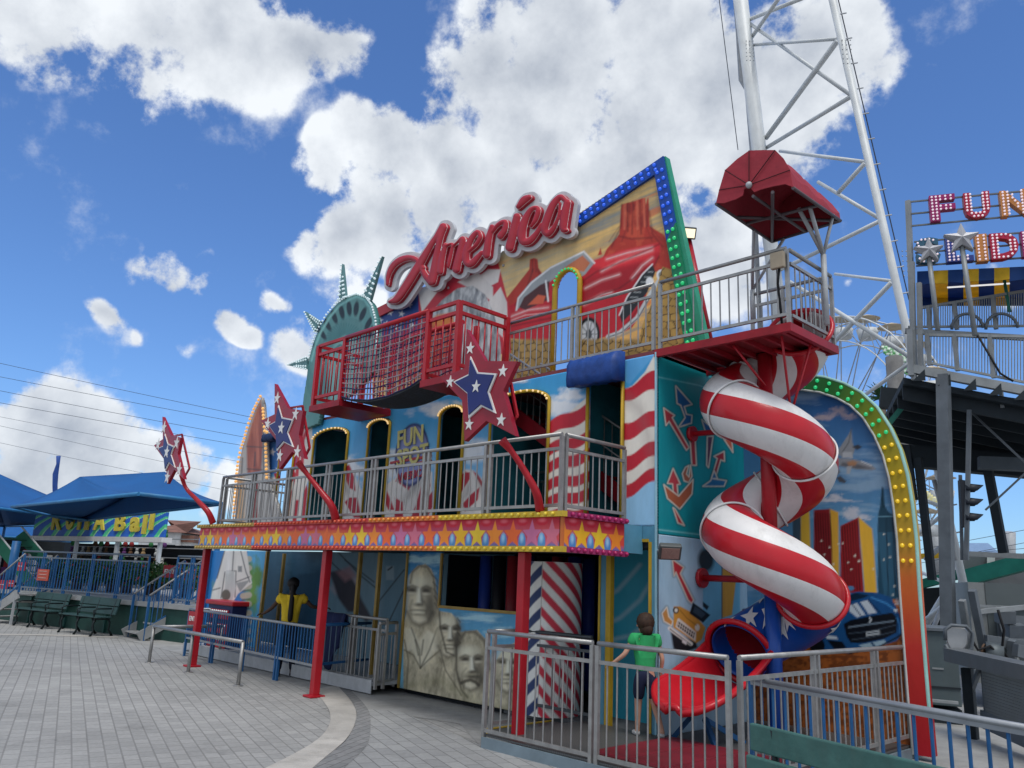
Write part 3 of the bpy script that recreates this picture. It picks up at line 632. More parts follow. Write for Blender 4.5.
def trim(z,name):
    ff=lambda q:(float(oy(q,540,YF)[0])-XFL)/(XFR-XFL); f1,f2,f3=ff(255),ff(370),ff(440)
    for a_,b_,m,bc in ((0,f1,GOLD,(.55,.4,.12)),(f1,f2,mat('trim_red',(.45,.05,.04),.4),(.7,.12,.06)),(f2,f3,mat('trim_orange',(.6,.16,.04),.4),(.75,.3,.05)),(f3,1,mat('trim_yellow',(.6,.42,.04),.4),(.8,.6,.06))):
        xa=XFL+(XFR-XFL)*a_; xb=XFL+(XFR-XFL)*b_
        o=MB().box((xa-(.05 if a_==0 else 0),YF-.05,z-.03),(xb+(.05 if b_==1 else 0),YF+.02,z+.03)).build('light_trim',m,fh)
        P=[(xa+.05+i*.105,YF-.06,z) for i in range(int((xb-xa)/.105))]
        bulbs(P,.022,mat('bulb_'+m.name,bc,.25,coat=.5),o,cap=40)
    o=MB().box((XFR-.02,YF+.022,z-.03),(XFR+.05,YR1,z+.03)).build('light_trim',mat('trim_purple',(.3,.03,.12),.4),fh)
    bulbs([(XFR+.06,YF+.1+i*.105,z) for i in range(int((YR1-YF)/.105))],.025,mat('bulb_magenta',(.4,.02,.12),.25,coat=.5),o)
MB().box((XFR-.02,YF-.012,ZF0+.03),(XFR+.012,YF+.02,ZF1-.03)).build('fascia_corner',mat('trim_orange',(.6,.16,.04),.4),fh)
trim(ZF1,'t'); trim(ZF0,'b')
b=MB().box((XFL,YR1-.0,ZF0),(XFL+.04,YR1,ZF1)).box((XFL,YF+.05,ZF0),(XFL+.04,YW,ZF1)); b.build('fascia_end_board',mat('fascia_end',(.3,.04,.05),.5),fh)
for (x,y0) in ((206,605),(322,660),(521,700)):
    p=oy(x-1 if x<500 else 520.5,y0-40,YF+.12); q=MB().box((p[0]-.055,YF+.07,.0),(p[0]+.055,YF+.18,ZF0-.03)); q.box((p[0]-.11,YF+.0,0),(p[0]+.11,YF+.24,.03)); q.build('porch_post',RED,fh,bevel=.008)
# --- balcony railing (2nd storey)
def PT(x,y,z): p=oz(x,y,z); return p
RXL=float(oy(221,500,YF+.05)[0]); RXR=float(oy(561,480,YF+.05)[0]); zr=float(oy(561,434,YF+.05)[2])-ZF1
railing('balcony_railing','long stainless balcony railing above the star-painted fascia',(RXL,YF+.05,ZF1),(RXR,YF+.05,ZF1),zr,7,gap=.115)
railing('balcony_railing','short steel railing closing the right end of the star-fascia balcony',(RXR,YF+.12,ZF1),(RXR,YR1+.1,ZF1),zr,1,gap=.115)
railing('balcony_railing','short steel railing closing the far left end of the balcony, beside the rocket panel',(RXL,YF+.12,ZF1),(RXL,YW-.1,ZF1),zr,1,gap=.115)
# --- upper railing in front of the big picture board
ZU=ZT+.06; UR=float(oy(787,290,YW)[0]); UL=float(oy(507,345,YW)[0]); zru=float(oy(787,247,YW)[2])-ZU
YU=YW+.02
railing('upper_railing','tubular steel railing along the top deck in front of the painted red car',(UL,YU,ZU),(XS-.05,YU,ZU),zru,2,gap=.115)
# --- platform for the slide
YPB=9.08
pf=empty('slide_platform',(XS,YU,ZU),'red steel platform cantilevered over the spiral slide','platform')
b=MB().box((XS-.02,YU-.03,ZU-.1),(UR+.03,YU+.03,ZU-.005)).box((UR-.03,YU+.032,ZU-.1),(UR+.03,YPB,ZU-.005)).box((XS-.02,YPB,ZU-.1),(UR+.03,YPB+.05,ZU-.005)); b.build('edge_beam',DRED,pf)
b=MB().box((XS+.05,YU+.03,ZU-.03),(UR-.031,YPB-.01,ZU-.008)); b.build('floor_plate',mat('red_floor_plate',(.22,.015,.02),.6),pf)
b=MB(); n=7
for i in range(n): X=XS+.15+(UR-XS-.25)*i/(n-1); b.box((X-.02,YU+.035,ZU-.09),(X+.02,YPB-.012,ZU-.032))
b.build('floor_joist',DRED,pf)
b=MB(); b.tube([(XS+1.0,YU+.1,ZU-.1),(XS+1.2,YU+.45,ZU-.55)],.015,6).tube([(XS+1.6,YU+.1,ZU-.1),(XS+1.35,YU+.8,ZU-1.1)],.015,6).tube([(UR-.05,YU+.6,ZU-.1),(XS+1.2,YU+.8,ZU-1.2)],.015,6); b.build('brace',RED,pf)
railing('platform_railing','front steel railing of the red slide platform',(XS+.05,YU-.0,ZU),(UR,YU,ZU),zru,1,gap=.12)
railing('platform_railing','right side steel railing of the slide platform, facing the lattice tower',(UR,YU+.07,ZU),(UR,YPB,ZU),zru,1,gap=.11,ends=(0,1))
railing('platform_railing','rear steel railing of the slide platform below the red canopy',(XS+.7,YPB,ZU),(UR-.1,YPB,ZU),zru,2,gap=.12)
# --- deck in front of lower right
EX0=float(oz(484,748,.0)[0]); YD=float(oz(486,749,0)[1]); XFE=float(oy(734,700,YD)[0]); ZD=.14
YFE=float(ox(922,651,XFE)[1])
dk=empty('exit_deck',(EX0,YD,0),'low grey tread-plate deck inside the front railings','deck')
m=bpy.data.materials.new('tread_plate'); m.use_nodes=True; nt=m.node_tree; bs=nt.nodes['Principled BSDF']; bs.inputs['Metallic'].default_value=.4; bs.inputs['Roughness'].default_value=.5
tc=nt.nodes.new('ShaderNodeTexCoord'); mp=nt.nodes.new('ShaderNodeMapping'); mp.inputs['Rotation'].default_value=(0,0,R(45)); mp.inputs['Scale'].default_value=(14,14,14); ck=nt.nodes.new('ShaderNodeTexBrick'); ck.inputs['Scale'].default_value=1; ck.inputs['Color1'].default_value=(.2,.2,.2,1); ck.inputs['Color2'].default_value=(.26,.26,.25,1); ck.inputs['Mortar'].default_value=(.1,.1,.1,1); ck.inputs['Mortar Size'].default_value=.12; ck.offset=.5
nt.links.new(tc.outputs['Object'],mp.inputs[0]); nt.links.new(mp.outputs[0],ck.inputs[0]); nt.links.new(ck.outputs[0],bs.inputs['Base Color'])
TREAD=m
b=MB().box((EX0,YD,ZD-.02),(XFE,YW-.03,ZD)).box((XS+.1,YW-.03,ZD-.02),(XFE,YFE,ZD)); b.build('deck_plate',TREAD,dk)
b=MB().box((EX0,YD-.03,.0),(XFE,YD-.002,ZD-.025)).box((XFE+.001,YD,0),(XFE+.03,YFE,ZD-.025)); b.build('deck_edge',mat('blue_grey_steel',(.2,.26,.3),.5,.3),dk)
b=MB().box((EX0-.45,YD+.5,.0),(EX0-.005,YD+1.6,.07)); b.build('ramp_plate',TREAD,dk); b=MB().box((EX0-.5,YD+.5,.0),(EX0-.452,YD+1.6,.08)); b.build('yellow_edge',YEL,dk)
zf=float(oy(486,631,YD)[2])-ZD
mid=(EX0+XFE)/2
railing('deck_railing','stainless railing at the left front of the exit deck, before the striped pillar',(EX0,YD,ZD-.1),(mid-.02,YD,ZD-.1),zf+.1,1,gap=.115,mid=.17,low=.14)
railing('deck_railing','stainless railing at the front of the exit deck, before the boy in green',(mid+.05,YD,ZD-.1),(XFE-.05,YD,ZD-.1),zf+.1,1,gap=.115,mid=.17,low=.14)
railing('deck_railing','stainless railing on the right side of the exit deck, before the painted blue car',(XFE,YD+.1,ZD),(XFE,YFE,ZD),zf,3,gap=.115,mid=.17)
railing('deck_railing','dark steel railing on the left side of the exit deck, in front of the stair',(EX0,YD+.1,ZD),(EX0+.02,YD+.5,ZD),zf,1,gap=.12)
q=oy(606,628,7.2); railing('queue_railing','dark steel rail crossing behind the striped pillar',(pcx-.3,7.8,ZD),(JX0,7.8,ZD),.97,1,top=mat('dark_steel',(.08,.09,.1),.4,.5),gap=.12)
MA=[oz(*p,ZD+.05) for p in ((585,742),(668,724),(742,740),(655,765))]
m0=mat('red_vinyl_mat',(.17,.014,.024),.45,0,.15,4)
lo=(-5.35,YD+.12,ZD+.002); hi=(XFE-.3,7.72,ZD+.06)
MATB=(lo,hi)
# ================================================================ BIG PICTURE BOARD
YBB=9.35; PBB=PlY(YBB)
bb=empty('picture_board',PBB.P(PBB.hit(600,350)[0],ZU),'huge slanted board airbrushed with a red car in a desert, blue and green lamp border','sign')
OUT=[(372,312),(402,296),(480,262),(574,216),(660,158),(697,352),(690,400),(372,420)]
cv=canvas_px(PBB,OUT,.017,'#caa46a'); 
zlow=ZU+.02
cv.uv_(); cv.mask&=cv.v>zlow; cv.px_(); cv.keep(OUT)
def Q(l): return [(500+x/3.938,150+y/3.938) for x,y in l]
# desert sky
t=np.clip((cv.py-190-(640-cv.px)*.28)/90,0,1)
cv.rgb[:]=c('#8c8a78')+(c('#d6a860')-c('#8c8a78'))*t[...,None]
st=fbm((cv.px)/60,(cv.py+(cv.px)*.42)/6,5,9,.6); cv.put(np.clip((st-.48)*5,0,1)*.8,'#d8b26c'); cv.put(np.clip((.42-st)*6,0,1)*.6,'#6f8088'); cv.put(np.clip((fbm(cv.px/40,(cv.py+cv.px*.42)/9,4,4)-.6)*6,0,1)*.7,'#c8683c')
cv.put(np.clip((590-cv.px)/30,0,1)*np.clip((cv.py-215)/20,0,1)*.3,'#d8cc9a')
# mesas
MR='#a8352a'; MD='#5e1f20'
cv.poly(Q([(470,330),(478,215),(500,208),(535,200),(560,190),(572,190),(575,215),(580,190),(585,190),(590,300),(640,330),(700,400),(700,480),(380,480),(420,390),(460,345)]),MR)
for x in (490,500,512,528,545,560,574,583): cv.line(Q([(x,215),(x+rng.uniform(-3,3),300)]),1.3,MD,soft=.8,alpha=.7)
for x0,x1 in ((470,430),(500,480),(540,545),(575,600),(590,640)): cv.line(Q([(x0,300),(x1,360)]),1.,MD,soft=.8,alpha=.5)
cv.put(np.clip((fbm(cv.px/9,cv.py/9,5,6)-.5)*3,0,.5)*(sdf_poly(cv.px,cv.py,Q([(470,330),(478,215),(590,190),(590,300),(640,330),(700,480),(380,480)]))<0),'#c9583c')
cv.poly(Q([(115,470),(118,430),(135,425),(148,430),(152,465),(190,520),(190,640),(-60,640),(20,590),(60,540)]),MR); cv.line(Q([(128,430),(128,480)]),1,MD,alpha=.6); cv.line(Q([(140,430),(142,480)]),1,MD,alpha=.6)
cv.poly(Q([(385,415),(396,385),(402,412)]),MR)
# car: red classic, chrome
cv.poly(Q([(-10,640),(60,600),(150,540),(215,500),(330,450),(470,400),(630,365),(626,420),(600,470),(560,640),(520,700),(460,730),(400,740),(200,760),(20,740)]),'#b0202c')
cv.poly(Q([(330,450),(470,400),(630,365),(628,400),(560,440),(420,470)]),'#cf3038',soft=2); cv.poly(Q([(320,520),(470,470),(560,440),(600,470),(560,560),(420,560),(320,600)]),'#8e1722',soft=4,alpha=.8)
for l in ([(400,478),(470,440),(600,395)],[(520,505),(560,455),(600,425)],[(335,545),(400,512),(470,490)],[(420,430),(500,405),(600,382)],[(20,665),(110,630),(190,620)],[(330,610),(400,570),(440,560)]): cv.line(Q(l),1.3,'#e79a98',soft=2.6,alpha=.75); cv.line(Q(l),.5,'#f6dcd8',soft=.8,alpha=.7)
for l in ([(320,520),(380,480),(480,440),(625,372)],[(200,600),(330,520)],[(330,600),(420,560),(470,545),(560,480)],[(20,700),(160,670),(320,640)],[(460,730),(520,660),(560,600)],[(626,420),(600,470)]): cv.line(Q(l),.9,'#4d0c14',soft=1.2,alpha=.8)
for l in ([(480,215),(476,300),(440,380)],[(505,210),(503,320)],[(523,205),(520,330)],[(551,200),(556,330)],[(588,240),(600,330),(640,380)],[(470,340),(520,350),(600,345)],[(130,470),(100,560),(60,610)],[(148,470),(170,520)]): cv.line(Q(l),1.1,'#4a1518',soft=1.3,alpha=.75)
for l in ([(492,215),(490,310)],[(540,202),(542,310)],[(566,195),(570,300)]): cv.line(Q(l),1.2,'#d8785a',soft=1.5,alpha=.7)
cv.poly(Q([(60,635),(70,580),(120,520),(200,460),(330,400),(372,445),(335,490),(320,500),(250,480),(140,560),(90,610)]),'#8f9699'); cv.poly(Q([(75,620),(95,580),(160,530),(195,515),(190,590),(100,630)]),'#4a2a2c'); cv.poly(Q([(250,465),(325,415),(355,445),(330,480),(290,470)]),'#b36a4a'); cv.line(Q([(65,630),(72,585),(125,522),(200,463),(330,400),(372,445)]),1.6,'#e3e6e4',alpha=.9); cv.line(Q([(180,515),(190,595)]),1.6,'#d5d8d8'); cv.poly(Q([(110,610),(150,570),(180,575),(170,605)]),'#c25a3e')
cv.line(Q([(20,680),(100,650),(200,640)]),1.2,'#e9b4b0',alpha=.7)
cv.poly(Q([(470,650),(500,580),(560,490),(600,450),(612,480),(580,560),(520,640),(480,680)]),'#23282c'); 
for k in range(7): cv.line(Q([(500+k*14,600-k*20),(530+k*12,600-k*20)]),.8,'#aeb4b4',alpha=.8)
cv.line(Q([(425,735),(470,720),(540,660),(590,570),(640,490),(650,500)]),4,'#b7bdbd'); cv.line(Q([(425,738),(480,718),(545,660),(600,565)]),1,'#3a3e40'); cv.ell(*Q([(636,492)])[0],5,5.5,'#d7dcdc'); cv.ell(*Q([(636,492)])[0],3,3.4,'#6f7678'); cv.ell(*Q([(590,520)])[0],4,5,'#d7dcdc'); cv.line(Q([(470,650),(500,580),(560,490),(600,450)]),1.2,'#dfe3e2')
cv.ell(*Q([(350,725)])[0],11,17,'#14161a'); cv.ell(*Q([(350,725)])[0],8.4,13,'#b9bec0'); cv.ell(*Q([(350,725)])[0],3,5,'#33373a'); 
for k in range(10): a=k*.63; x,y=Q([(350,725)])[0]; cv.line([(x,y),(x+8*math.cos(a),y+12*math.sin(a))],.8,'#4b5053')
# cobble wall at the right bottom
cob=sdf_poly(cv.px,cv.py,Q([(640,460),(700,480),(760,800),(640,800),(540,800),(560,690),(600,600)])); cob=np.clip(.5-cob,0,1)
d1_=np.full(cv.px.shape,1e9);d2_=d1_.copy();hh=np.zeros(cv.px.shape)
for gx_ in range(24):
    for gy_ in range(22):
        sx_=500+gx_*9+(gy_%2)*4.5+rng.uniform(-2.4,2.4); sy_=265+gy_*7.5+rng.uniform(-2,2); hv=rng.random(); dd_=np.hypot((cv.px-sx_)/1.2,cv.py-sy_); nw=dd_<d1_; d2_=np.where(nw,d1_,np.minimum(d2_,dd_)); hh=np.where(nw,hv,hh); d1_=np.where(nw,dd_,d1_)
crk=np.clip(1.25-(d2_-d1_),0,1)
cv.put(cob,'#b08f4c'); cv.put(cob*hh*.6,'#8a6a34'); cv.put(cob*crk*.9,'#2e2418')
bot=np.clip((cv.py-(338-(cv.px-500)*.0))/3,0,1)*(cv.px<640)*(cv.px>505); cv.put(bot*.95,'#9c8048'); cv.put(bot*hh*.5,'#7a6434'); cv.put(bot*crk*.9,'#2e2418')
# eagle / flag part
def T1(l): return [(300+x/3.938,150+y/3.938) for x,y in l]
cv.poly(T1([(250,620),(470,520),(560,480),(700,420),(780,440),(830,640),(830,800),(250,860)]),'#b42c3a')
cv.poly(T1([(465,560),(560,470),(700,440),(690,470),(600,500),(540,560),(480,640)]),'#cfcbc6'); cv.poly(T1([(700,500),(740,470),(790,470),(780,520),(700,560)]),'#d2cec9'); cv.poly(T1([(740,600),(790,540),(815,600),(820,760),(760,700)]),'#c6c2be'); cv.poly(T1([(620,520),(700,480),(760,540),(760,600),(720,570)]),'#c9c5c0')
cv.poly(T1([(230,640),(465,540),(470,700),(440,800),(230,860)]),'#27427e')
for x,y in ((430,610),(400,645),(340,685),(355,640),(315,670),(300,700),(380,700),(440,690),(290,650)): cv.star(*T1([(x,y)])[0],3.2,'#d9dde2',.2)
cv.poly(T1([(500,660),(560,590),(620,545),(680,535),(730,570),(765,650),(790,760),(790,900),(620,900),(500,900)]),'#8d9093')
nn=fbm(cv.px/3,cv.py/10+cv.px/14,5,12); eg=np.clip(.5-sdf_poly(cv.px,cv.py,T1([(500,660),(560,590),(620,545),(680,535),(730,570),(765,650),(790,760),(790,900),(620,900),(500,900)]))*.7,0,1)
cv.put(eg*np.clip((nn-.45)*4,0,1)*.8,'#c9cccb'); cv.put(eg*np.clip((.42-nn)*5,0,1)*.8,'#4e5256')
cv.poly(T1([(500,680),(540,650),(600,640),(610,700),(590,790),(510,900)]),'#c9783a',soft=1.5); cv.ell(*T1([(640,605)])[0],3,2,'#2a221a')
cv.poly(T1([(250,770),(480,690),(620,700),(620,900),(250,900)]),'#a82c3c',alpha=.75,soft=3)
# doorway
dl,dr=PBB.hit(555,330)[0],PBB.hit(580,330)[0]; dz=PBB.hit(567,271)[1]
ab=[(dl,zlow-.1)]+[((dl+dr)/2-(dr-dl)/2*math.cos(math.pi*k/12),dz-.3+.3*math.sin(math.pi*k/12)) for k in range(13)]+[(dr,zlow-.1)]
cv.uv_(); cv.cut(ab); cv.px_()
cv.build('painted_face',bb,t=.06)
o=MB().tube([PBB.P(u,max(v,zlow),.03) for u,v in ab],.045,8).build('door_frame',YEL,bb)
BG=mat('bulb_green',(.01,.28,.09),.2,emit=(.02,.6,.2),estr=.45,spec=.8); BB=mat('bulb_blue',(.01,.06,.45),.2,emit=(.03,.15,.95),estr=.4,spec=.8); BY=mat('bulb_yellow',(.6,.4,.02),.2,emit=(.9,.6,.02),estr=.3,spec=.8)
bulbs([PBB.P(u,v,.09) for u,v in ab[2:-2]],.02,BG,o)
# lamp border
def strip(pl,pts,wid,w0,w1,m,parent,name='lamp_border'):
    """ribbon of given width along a (u,v) polyline, to the left-hand side"""
    b=MB(); n=len(pts); off=[]
    for i in range(n):
        t=np.array(pts[min(i+1,n-1)])-np.array(pts[max(i-1,0)]); t=t/np.linalg.norm(t); off.append(np.array([-t[1],t[0]])*wid)
    for i in range(n-1):
        a=np.array(pts[i]);d=np.array(pts[i+1]);ao=a+off[i];do=d+off[i+1]
        b.hexa([pl.P(*a,w0),pl.P(*d,w0),pl.P(*do,w0),pl.P(*ao,w0),pl.P(*a,w1),pl.P(*d,w1),pl.P(*do,w1),pl.P(*ao,w1)],m[0] if isinstance(m,tuple) else 0)
    return b
T_=[PBB.hit(*p) for p in ((578,217),(665,157),(701,352))]
def inward(a,b_,d): return None
top0,cor,bot_=map(np.array,T_); bot_=cor+(bot_-cor)*((cor[1]-ZU)/(cor[1]-bot_[1]))
W_=.205
b=MB()
t1=(cor-top0)/np.linalg.norm(cor-top0); n1=np.array([t1[1],-t1[0]]); t2=(bot_-cor)/np.linalg.norm(bot_-cor); n2=np.array([t2[1],-t2[0]]); 
n1=n1 if n1[1]<0 else -n1; n2=n2 if n2[0]<0 else -n2
# inner corner
A_=np.array([t1,-t2]).T; s_=np.linalg.solve(A_,(cor+n2*W_)-(top0+n1*W_)); inn=top0+n1*W_+t1*s_[0]
def prm(uv,mats,name,w0=-.1,w1=.05): 
    q=MB().prism(PBB,[tuple(x) for x in uv],w0,w1).build(name,mats,bb); return q
NB=mat('border_blue',(.01,.07,.35),.4); NG=mat('border_green',(.01,.2,.1),.4,emit=None); SG=mat('side_green',(.03,.3,.18),.45)
prm([top0,cor,inn,top0+n1*W_],NB,'lamp_border')
k=.33; m1=cor+(bot_-cor)*k; m2=inn+(bot_-cor)*k
prm([cor,m1,m2,inn],NB,'lamp_border'); prm([m1,bot_,bot_+n2*W_,m2],NG,'lamp_border')
P1=[];P2=[];n_=int(np.linalg.norm(cor-top0)/.13)
for i in range(n_):
    for q in (.28,.72): P1.append(PBB.P(*(top0+t1*(i+.5)*.13+n1*W_*q),.06))
Ls=np.linalg.norm(bot_-cor); n_=int(Ls/.15)
for i in range(1,n_):
    for q in (.28,.72): (P1 if i/n_<k else P2).append(PBB.P(*(cor+t2*(i+.5)*.15+n2*W_*q),.06))
bulbs(P1,.03,BB,bb,cap=60); bulbs(P2,.03,BG,bb,cap=60)
b=MB(); a0=cor+t1*.0
b.add([PBB.P(*cor,.06),PBB.P(*bot_,.06),PBB.P(*(bot_+np.array([.26,0])),-.35),PBB.P(*(cor+np.array([.03,0])),-.35),PBB.P(*cor,-.0)],[(0,1,2,3)]); 
b=MB().prism(PBB,[tuple(cor),tuple(bot_),(bot_[0]+.13,bot_[1]),(cor[0]+.02,cor[1]+.0)],-.1,.02); b.build('green_side_strip',SG,bb)
b=MB(); g=lambda x,y,d: oy(x,y,YBB+d)
b.tube([oy(688,240,YBB+.3),oy(712,352,YBB+.3)],.055,8).tube([oy(690,300,YBB+.1),oy(712,352,YBB+.5)],.03,6); b.build('back_strut',RED,bb)
# red strip with white dots, top left
a_=PBB.hit(372,312);d_=PBB.hit(404,296); b=MB().prism(PBB,[a_,d_,(d_[0],d_[1]-.22),(a_[0],a_[1]-.22)],.01,.05); b.build('red_strip',RED,bb)
# --- flood lights
def flood(name,label,base,tip,right,face_n,on,size=.34):
    """arm from base to tip; box head facing face_n"""
    t=empty(name,base,label,'floodlight'); fn=np.array(face_n,float); fn/=np.linalg.norm(fn); rt=np.cross(fn,[0,0,1.]); rt/=np.linalg.norm(rt); up=np.cross(rt,fn); tip=np.array(tip,float)
    MB().tube([base,tip],.022,6).build('arm',GREYP,t)
    def bx(w,h,d0,d1): return [tip+rt*a*w/2+up*b_*h/2+fn*d for d in (d0,d1) for a,b_ in ((-1,-1),(1,-1),(1,1),(-1,1))]
    MB().hexa(bx(size,size*.75,-.05,.03)).build('housing',mat('dark_housing',(.09,.1,.1),.5,.2),t,bevel=.015)
    MB().hexa(bx(size*.8,size*.55,.031,.036)).build('lens',mat('lit_lens',(.8,.75,.6),.3,emit=(1,.85,.55),estr=.8) if on else mat('unlit_lens',(.3,.2,.17),.25),t)
    return t
flood('flood_light','small lit floodlight high at the back of the picture board, in front of the clouds',oy(682,240,YBB+.2),oy(688,233,YBB+.2),None,(.75,-.6,-.5),True,.24)
flood('flood_light','unlit grey floodlight on the pale blue side panel above the painted arrow',ox(658,551,XS+.01),ox(670,552,XS+.28),None,(.6,-.6,-.6),False,.25)
# ================================================================ SCRIPT SIGN
def relief(name,pl,d,cvs,parent,mats,w,thick,puff,pufr,label=None):
    """d: signed distance (px) on canvas grid; mesh with rounded profile, boundary vertices snapped"""
    nu,nv=d.shape; gx,gy=np.gradient(d,cvs.step); gm=gx*gx+gy*gy+1e-9
    U_=cvs.u.copy();V_=cvs.v.copy()
    near=(d>0)&(d<3); sc=d/gm
    lim=cvs.step*1.2; dx=np.clip(-sc*gx,-lim,lim); dy=np.clip(-sc*gy,-lim,lim)
    U_[near]+=dx[near]; V_[near]+=dy[near]
    ins=d<=0; keep=(ins[:-1,:-1]|ins[1:,:-1]|ins[:-1,1:]|ins[1:,1:])
    q=np.clip(-d/pufr,0,1); h=puff*np.sqrt(1-(1-q)**2)
    cvs.mask[:]=False; s_u,s_v=cvs.u,cvs.v; cvs.u,cvs.v=U_,V_
    kk=np.zeros_like(ins); kk[:-1,:-1]|=keep; kk[1:,:-1]|=keep; kk[:-1,1:]|=keep; kk[1:,1:]|=keep
    cvs.mask=kk; o=cvs.build(name,parent,t=thick,w=w,height=h); cvs.u,cvs.v=s_u,s_v
    o.data.materials.clear(); o.data.materials.append(mats); return o
YSG=YBB-.22; PSG=PlY(YSG)
sg=empty('script_sign',PSG.P(PSG.hit(480,280)[0],PSG.hit(480,310)[1]),'red three-dimensional script lettering with white outline reading America, standing on top of the picture board','sign')
def TA(l): return [(380+x/5.907,185+y/5.907,q/5.907) for x,y,q in l]
def TB(l): return [(430+x/6.4,185+y/6.4,q/6.4) for x,y,q in l]
ST=[TA(l) for l in ([(48,590,11),(55,535,16),(82,480,20),(125,445,22),(175,432,20),(220,445,18),(262,490,14)],[(378,248,25),(345,300,20),(316,340,19),(283,395,22),(245,460,26),(205,525,27),(155,605,27),(105,675,24),(62,692,12)],[(380,250,24),(362,310,20),(346,380,20),(336,440,24),(326,510,28),(312,570,28)],[(248,478,14),(268,530,20),(305,578,22)],
 [(392,355,15),(372,430,20),(360,515,21)],[(392,362,11),(432,352,12),(426,400,13),(414,450,14),(408,488,10)],[(440,362,9),(468,335,11),(495,322,19),(477,400,23),(455,500,27)])]
ST+=[TB(l) for l in ([(258,425,12),(300,385,15),(326,335,17),(308,303,18),(268,350,22),(240,425,25),(238,490,27),(268,505,26),(312,462,20),(336,432,14)],[(402,268,18),(380,350,25),(366,450,27)],[(408,300,12),(435,262,16),(468,240,18),(490,242,18),(482,290,22),(455,330,24)],
 [(562,205,27),(540,300,30),(515,402,31)],[(570,142,18),(608,98,27),(640,80,20)],[(652,268,11),(680,225,18),(698,165,20),(680,148,18),(645,168,20),(610,235,27),(592,310,31),(600,360,30),(640,360,26),(685,315,20),(718,255,14)],
 [(868,98,20),(838,80,22),(795,125,26),(760,205,28),(738,285,27),(760,315,24),(800,272,18),(828,200,12),(838,120,12)],[(884,115,26),(866,200,30),(858,280,27),(880,292,14)])]
def smooth(P,n=6):
    if len(P)<3: return P
    P=[np.array(p) for p in P]; Q_=[2*P[0]-P[1]]+P+[2*P[-1]-P[-2]]; o=[]
    for i in range(1,len(Q_)-2):
        a,b_,c_,d_=Q_[i-1:i+3]
        for k in range(n): t=k/n; o.append(.5*((2*b_)+(-a+c_)*t+(2*a-5*b_+4*c_-d_)*t*t+(-a+3*b_-3*c_+d_)*t**3))
    return o+[P[-1]]
ST=[smooth([(x,y,r_*.96) for x,y,r_ in s_]) for s_ in ST]
def signd(cvs,grow):
    d=None
    for s_ in ST:
        q=sdf_line(cvs.px,cvs.py,s_)-grow; d=q if d is None else np.minimum(d,q)
    return d
reg=[(378,180),(584,180),(584,322),(378,322)]
cvs=canvas_px(PSG,reg,.013); d=signd(cvs,0); cvs2=cvs
# distances in metres approx: convert px->m by local gradient
def tom(d,cvs): gx,gy=np.gradient(d,cvs.step); g=np.sqrt(gx*gx+gy*gy); return d/np.clip(g,20,200)
d0=tom(d,cvs); relief('red_lettering',PSG,d0-.0,cvs,sg,mat('sign_red',(.42,.018,.035),.35,0,.1,4,coat=.3),.0,.05,.05,.09)
cvs=canvas_px(PSG,reg,.013); d1=tom(signd(cvs,4.0),cvs); relief('white_outline',PSG,d1,cvs,sg,mat('sign_white',(.55,.56,.58),.5,0,.08,3,dirt=.15),-.052,.07,.0001,.1)
cvs=canvas_px(PSG,reg,.013); dd=tom(signd(cvs,.0),cvs); 
# thin white edge piping: ring between two offsets
ring=np.abs(dd+.012)-.007; relief('white_piping',PSG,ring,cvs,sg,mat('sign_piping',(.7,.7,.7),.4),.02,.02,.0001,.1)
b=MB()
for x,y in ((392,300),(440,285),(495,262),(550,235)): p=PSG.hit(x,y); b.bar(PSG.P(p[0],p[1],-.2),PSG.P(p[0],p[1],-.36),.04,.04)
b.build('bracket',GREYP,sg)
# ================================================================ STATUE HEAD BOARD
YST=YW-.12; PST=PlY(YST)
st=empty('statue_head',PST.P(PST.hit(340,430)[0],ZU-.2),'green crowned statue head cut-out with lamp-studded crown spikes, left of the script sign','sign')
crown=[(301,428),(303,400),(306.5,378),(309,358),(313,343),(318,330),(327,315),(337,303),(347,297),(357,294),(367,297.5),(372.5,305),(376,318),(378,335),(378,352),(374,372),(350,395),(322,408),(318,424),(308,428)]
cv=canvas_px(PST,crown,.014,'#55807f'); cv.px_(); cv.keep(crown)
cv.put(np.clip(fbm(cv.px/6,cv.py/18,5,3)-.3,0,1)*.8,'#2f6f74')
def T7(l): return [(230+x/6,250+y/6) for x,y in l]
cv.poly(T7([(520,900),(520,640),(545,560),(600,470),(680,415),(740,405),(790,430),(815,500),(820,600),(800,900)]),'#4c7677')
for k in range(26):
    a=-1.5+k*.12; x0,y0=T7([(690,560)])[0]; cv.line([(x0+6*math.sin(a),y0-5*math.cos(a)),(x0+14*math.sin(a),y0-14*math.cos(a)),(x0+22*math.sin(a),y0-26*math.cos(a)+6)],1,'#2b6468',soft=.7,alpha=.7)
cv.poly(T7([(600,900),(590,640),(640,540),(690,510),(760,540),(790,620),(790,900)]),'#6a9492',soft=1.5)
cv.line(T7([(620,600),(660,570),(700,580)]),1.4,'#2c5c60',soft=.8); cv.line(T7([(700,600),(710,680),(690,720)]),1.2,'#2c5c60',soft=.8)
for (x,y,an) in ((525,600,.55),(550,500,.6),(582,445,.5),(625,400,.35),(670,370,.2),(715,350,.08),(757,352,-.12),(797,385,-.4),(832,440,-.5),(850,490,-.4)):
    X,Y=T7([(x,y)])[0]; cv.ell(X,Y,2.6,7.6,'#1a2a32',-an)
cv.line([(p[0]+ (2.5 if p[0]<350 else (-2.5 if p[0]>365 else 0)),p[1]+2.5) for p in crown[3:15]],2.0,'#74aaa8',soft=1)
for k in range(20): cv.line([(306+k*1.6,360+k*3.5),(308+k*1.4,390+k*3)],1,'#2c5c60',soft=.8,alpha=.4)
cv.build('head_board',st,t=.1,edge='#3f7f7c')
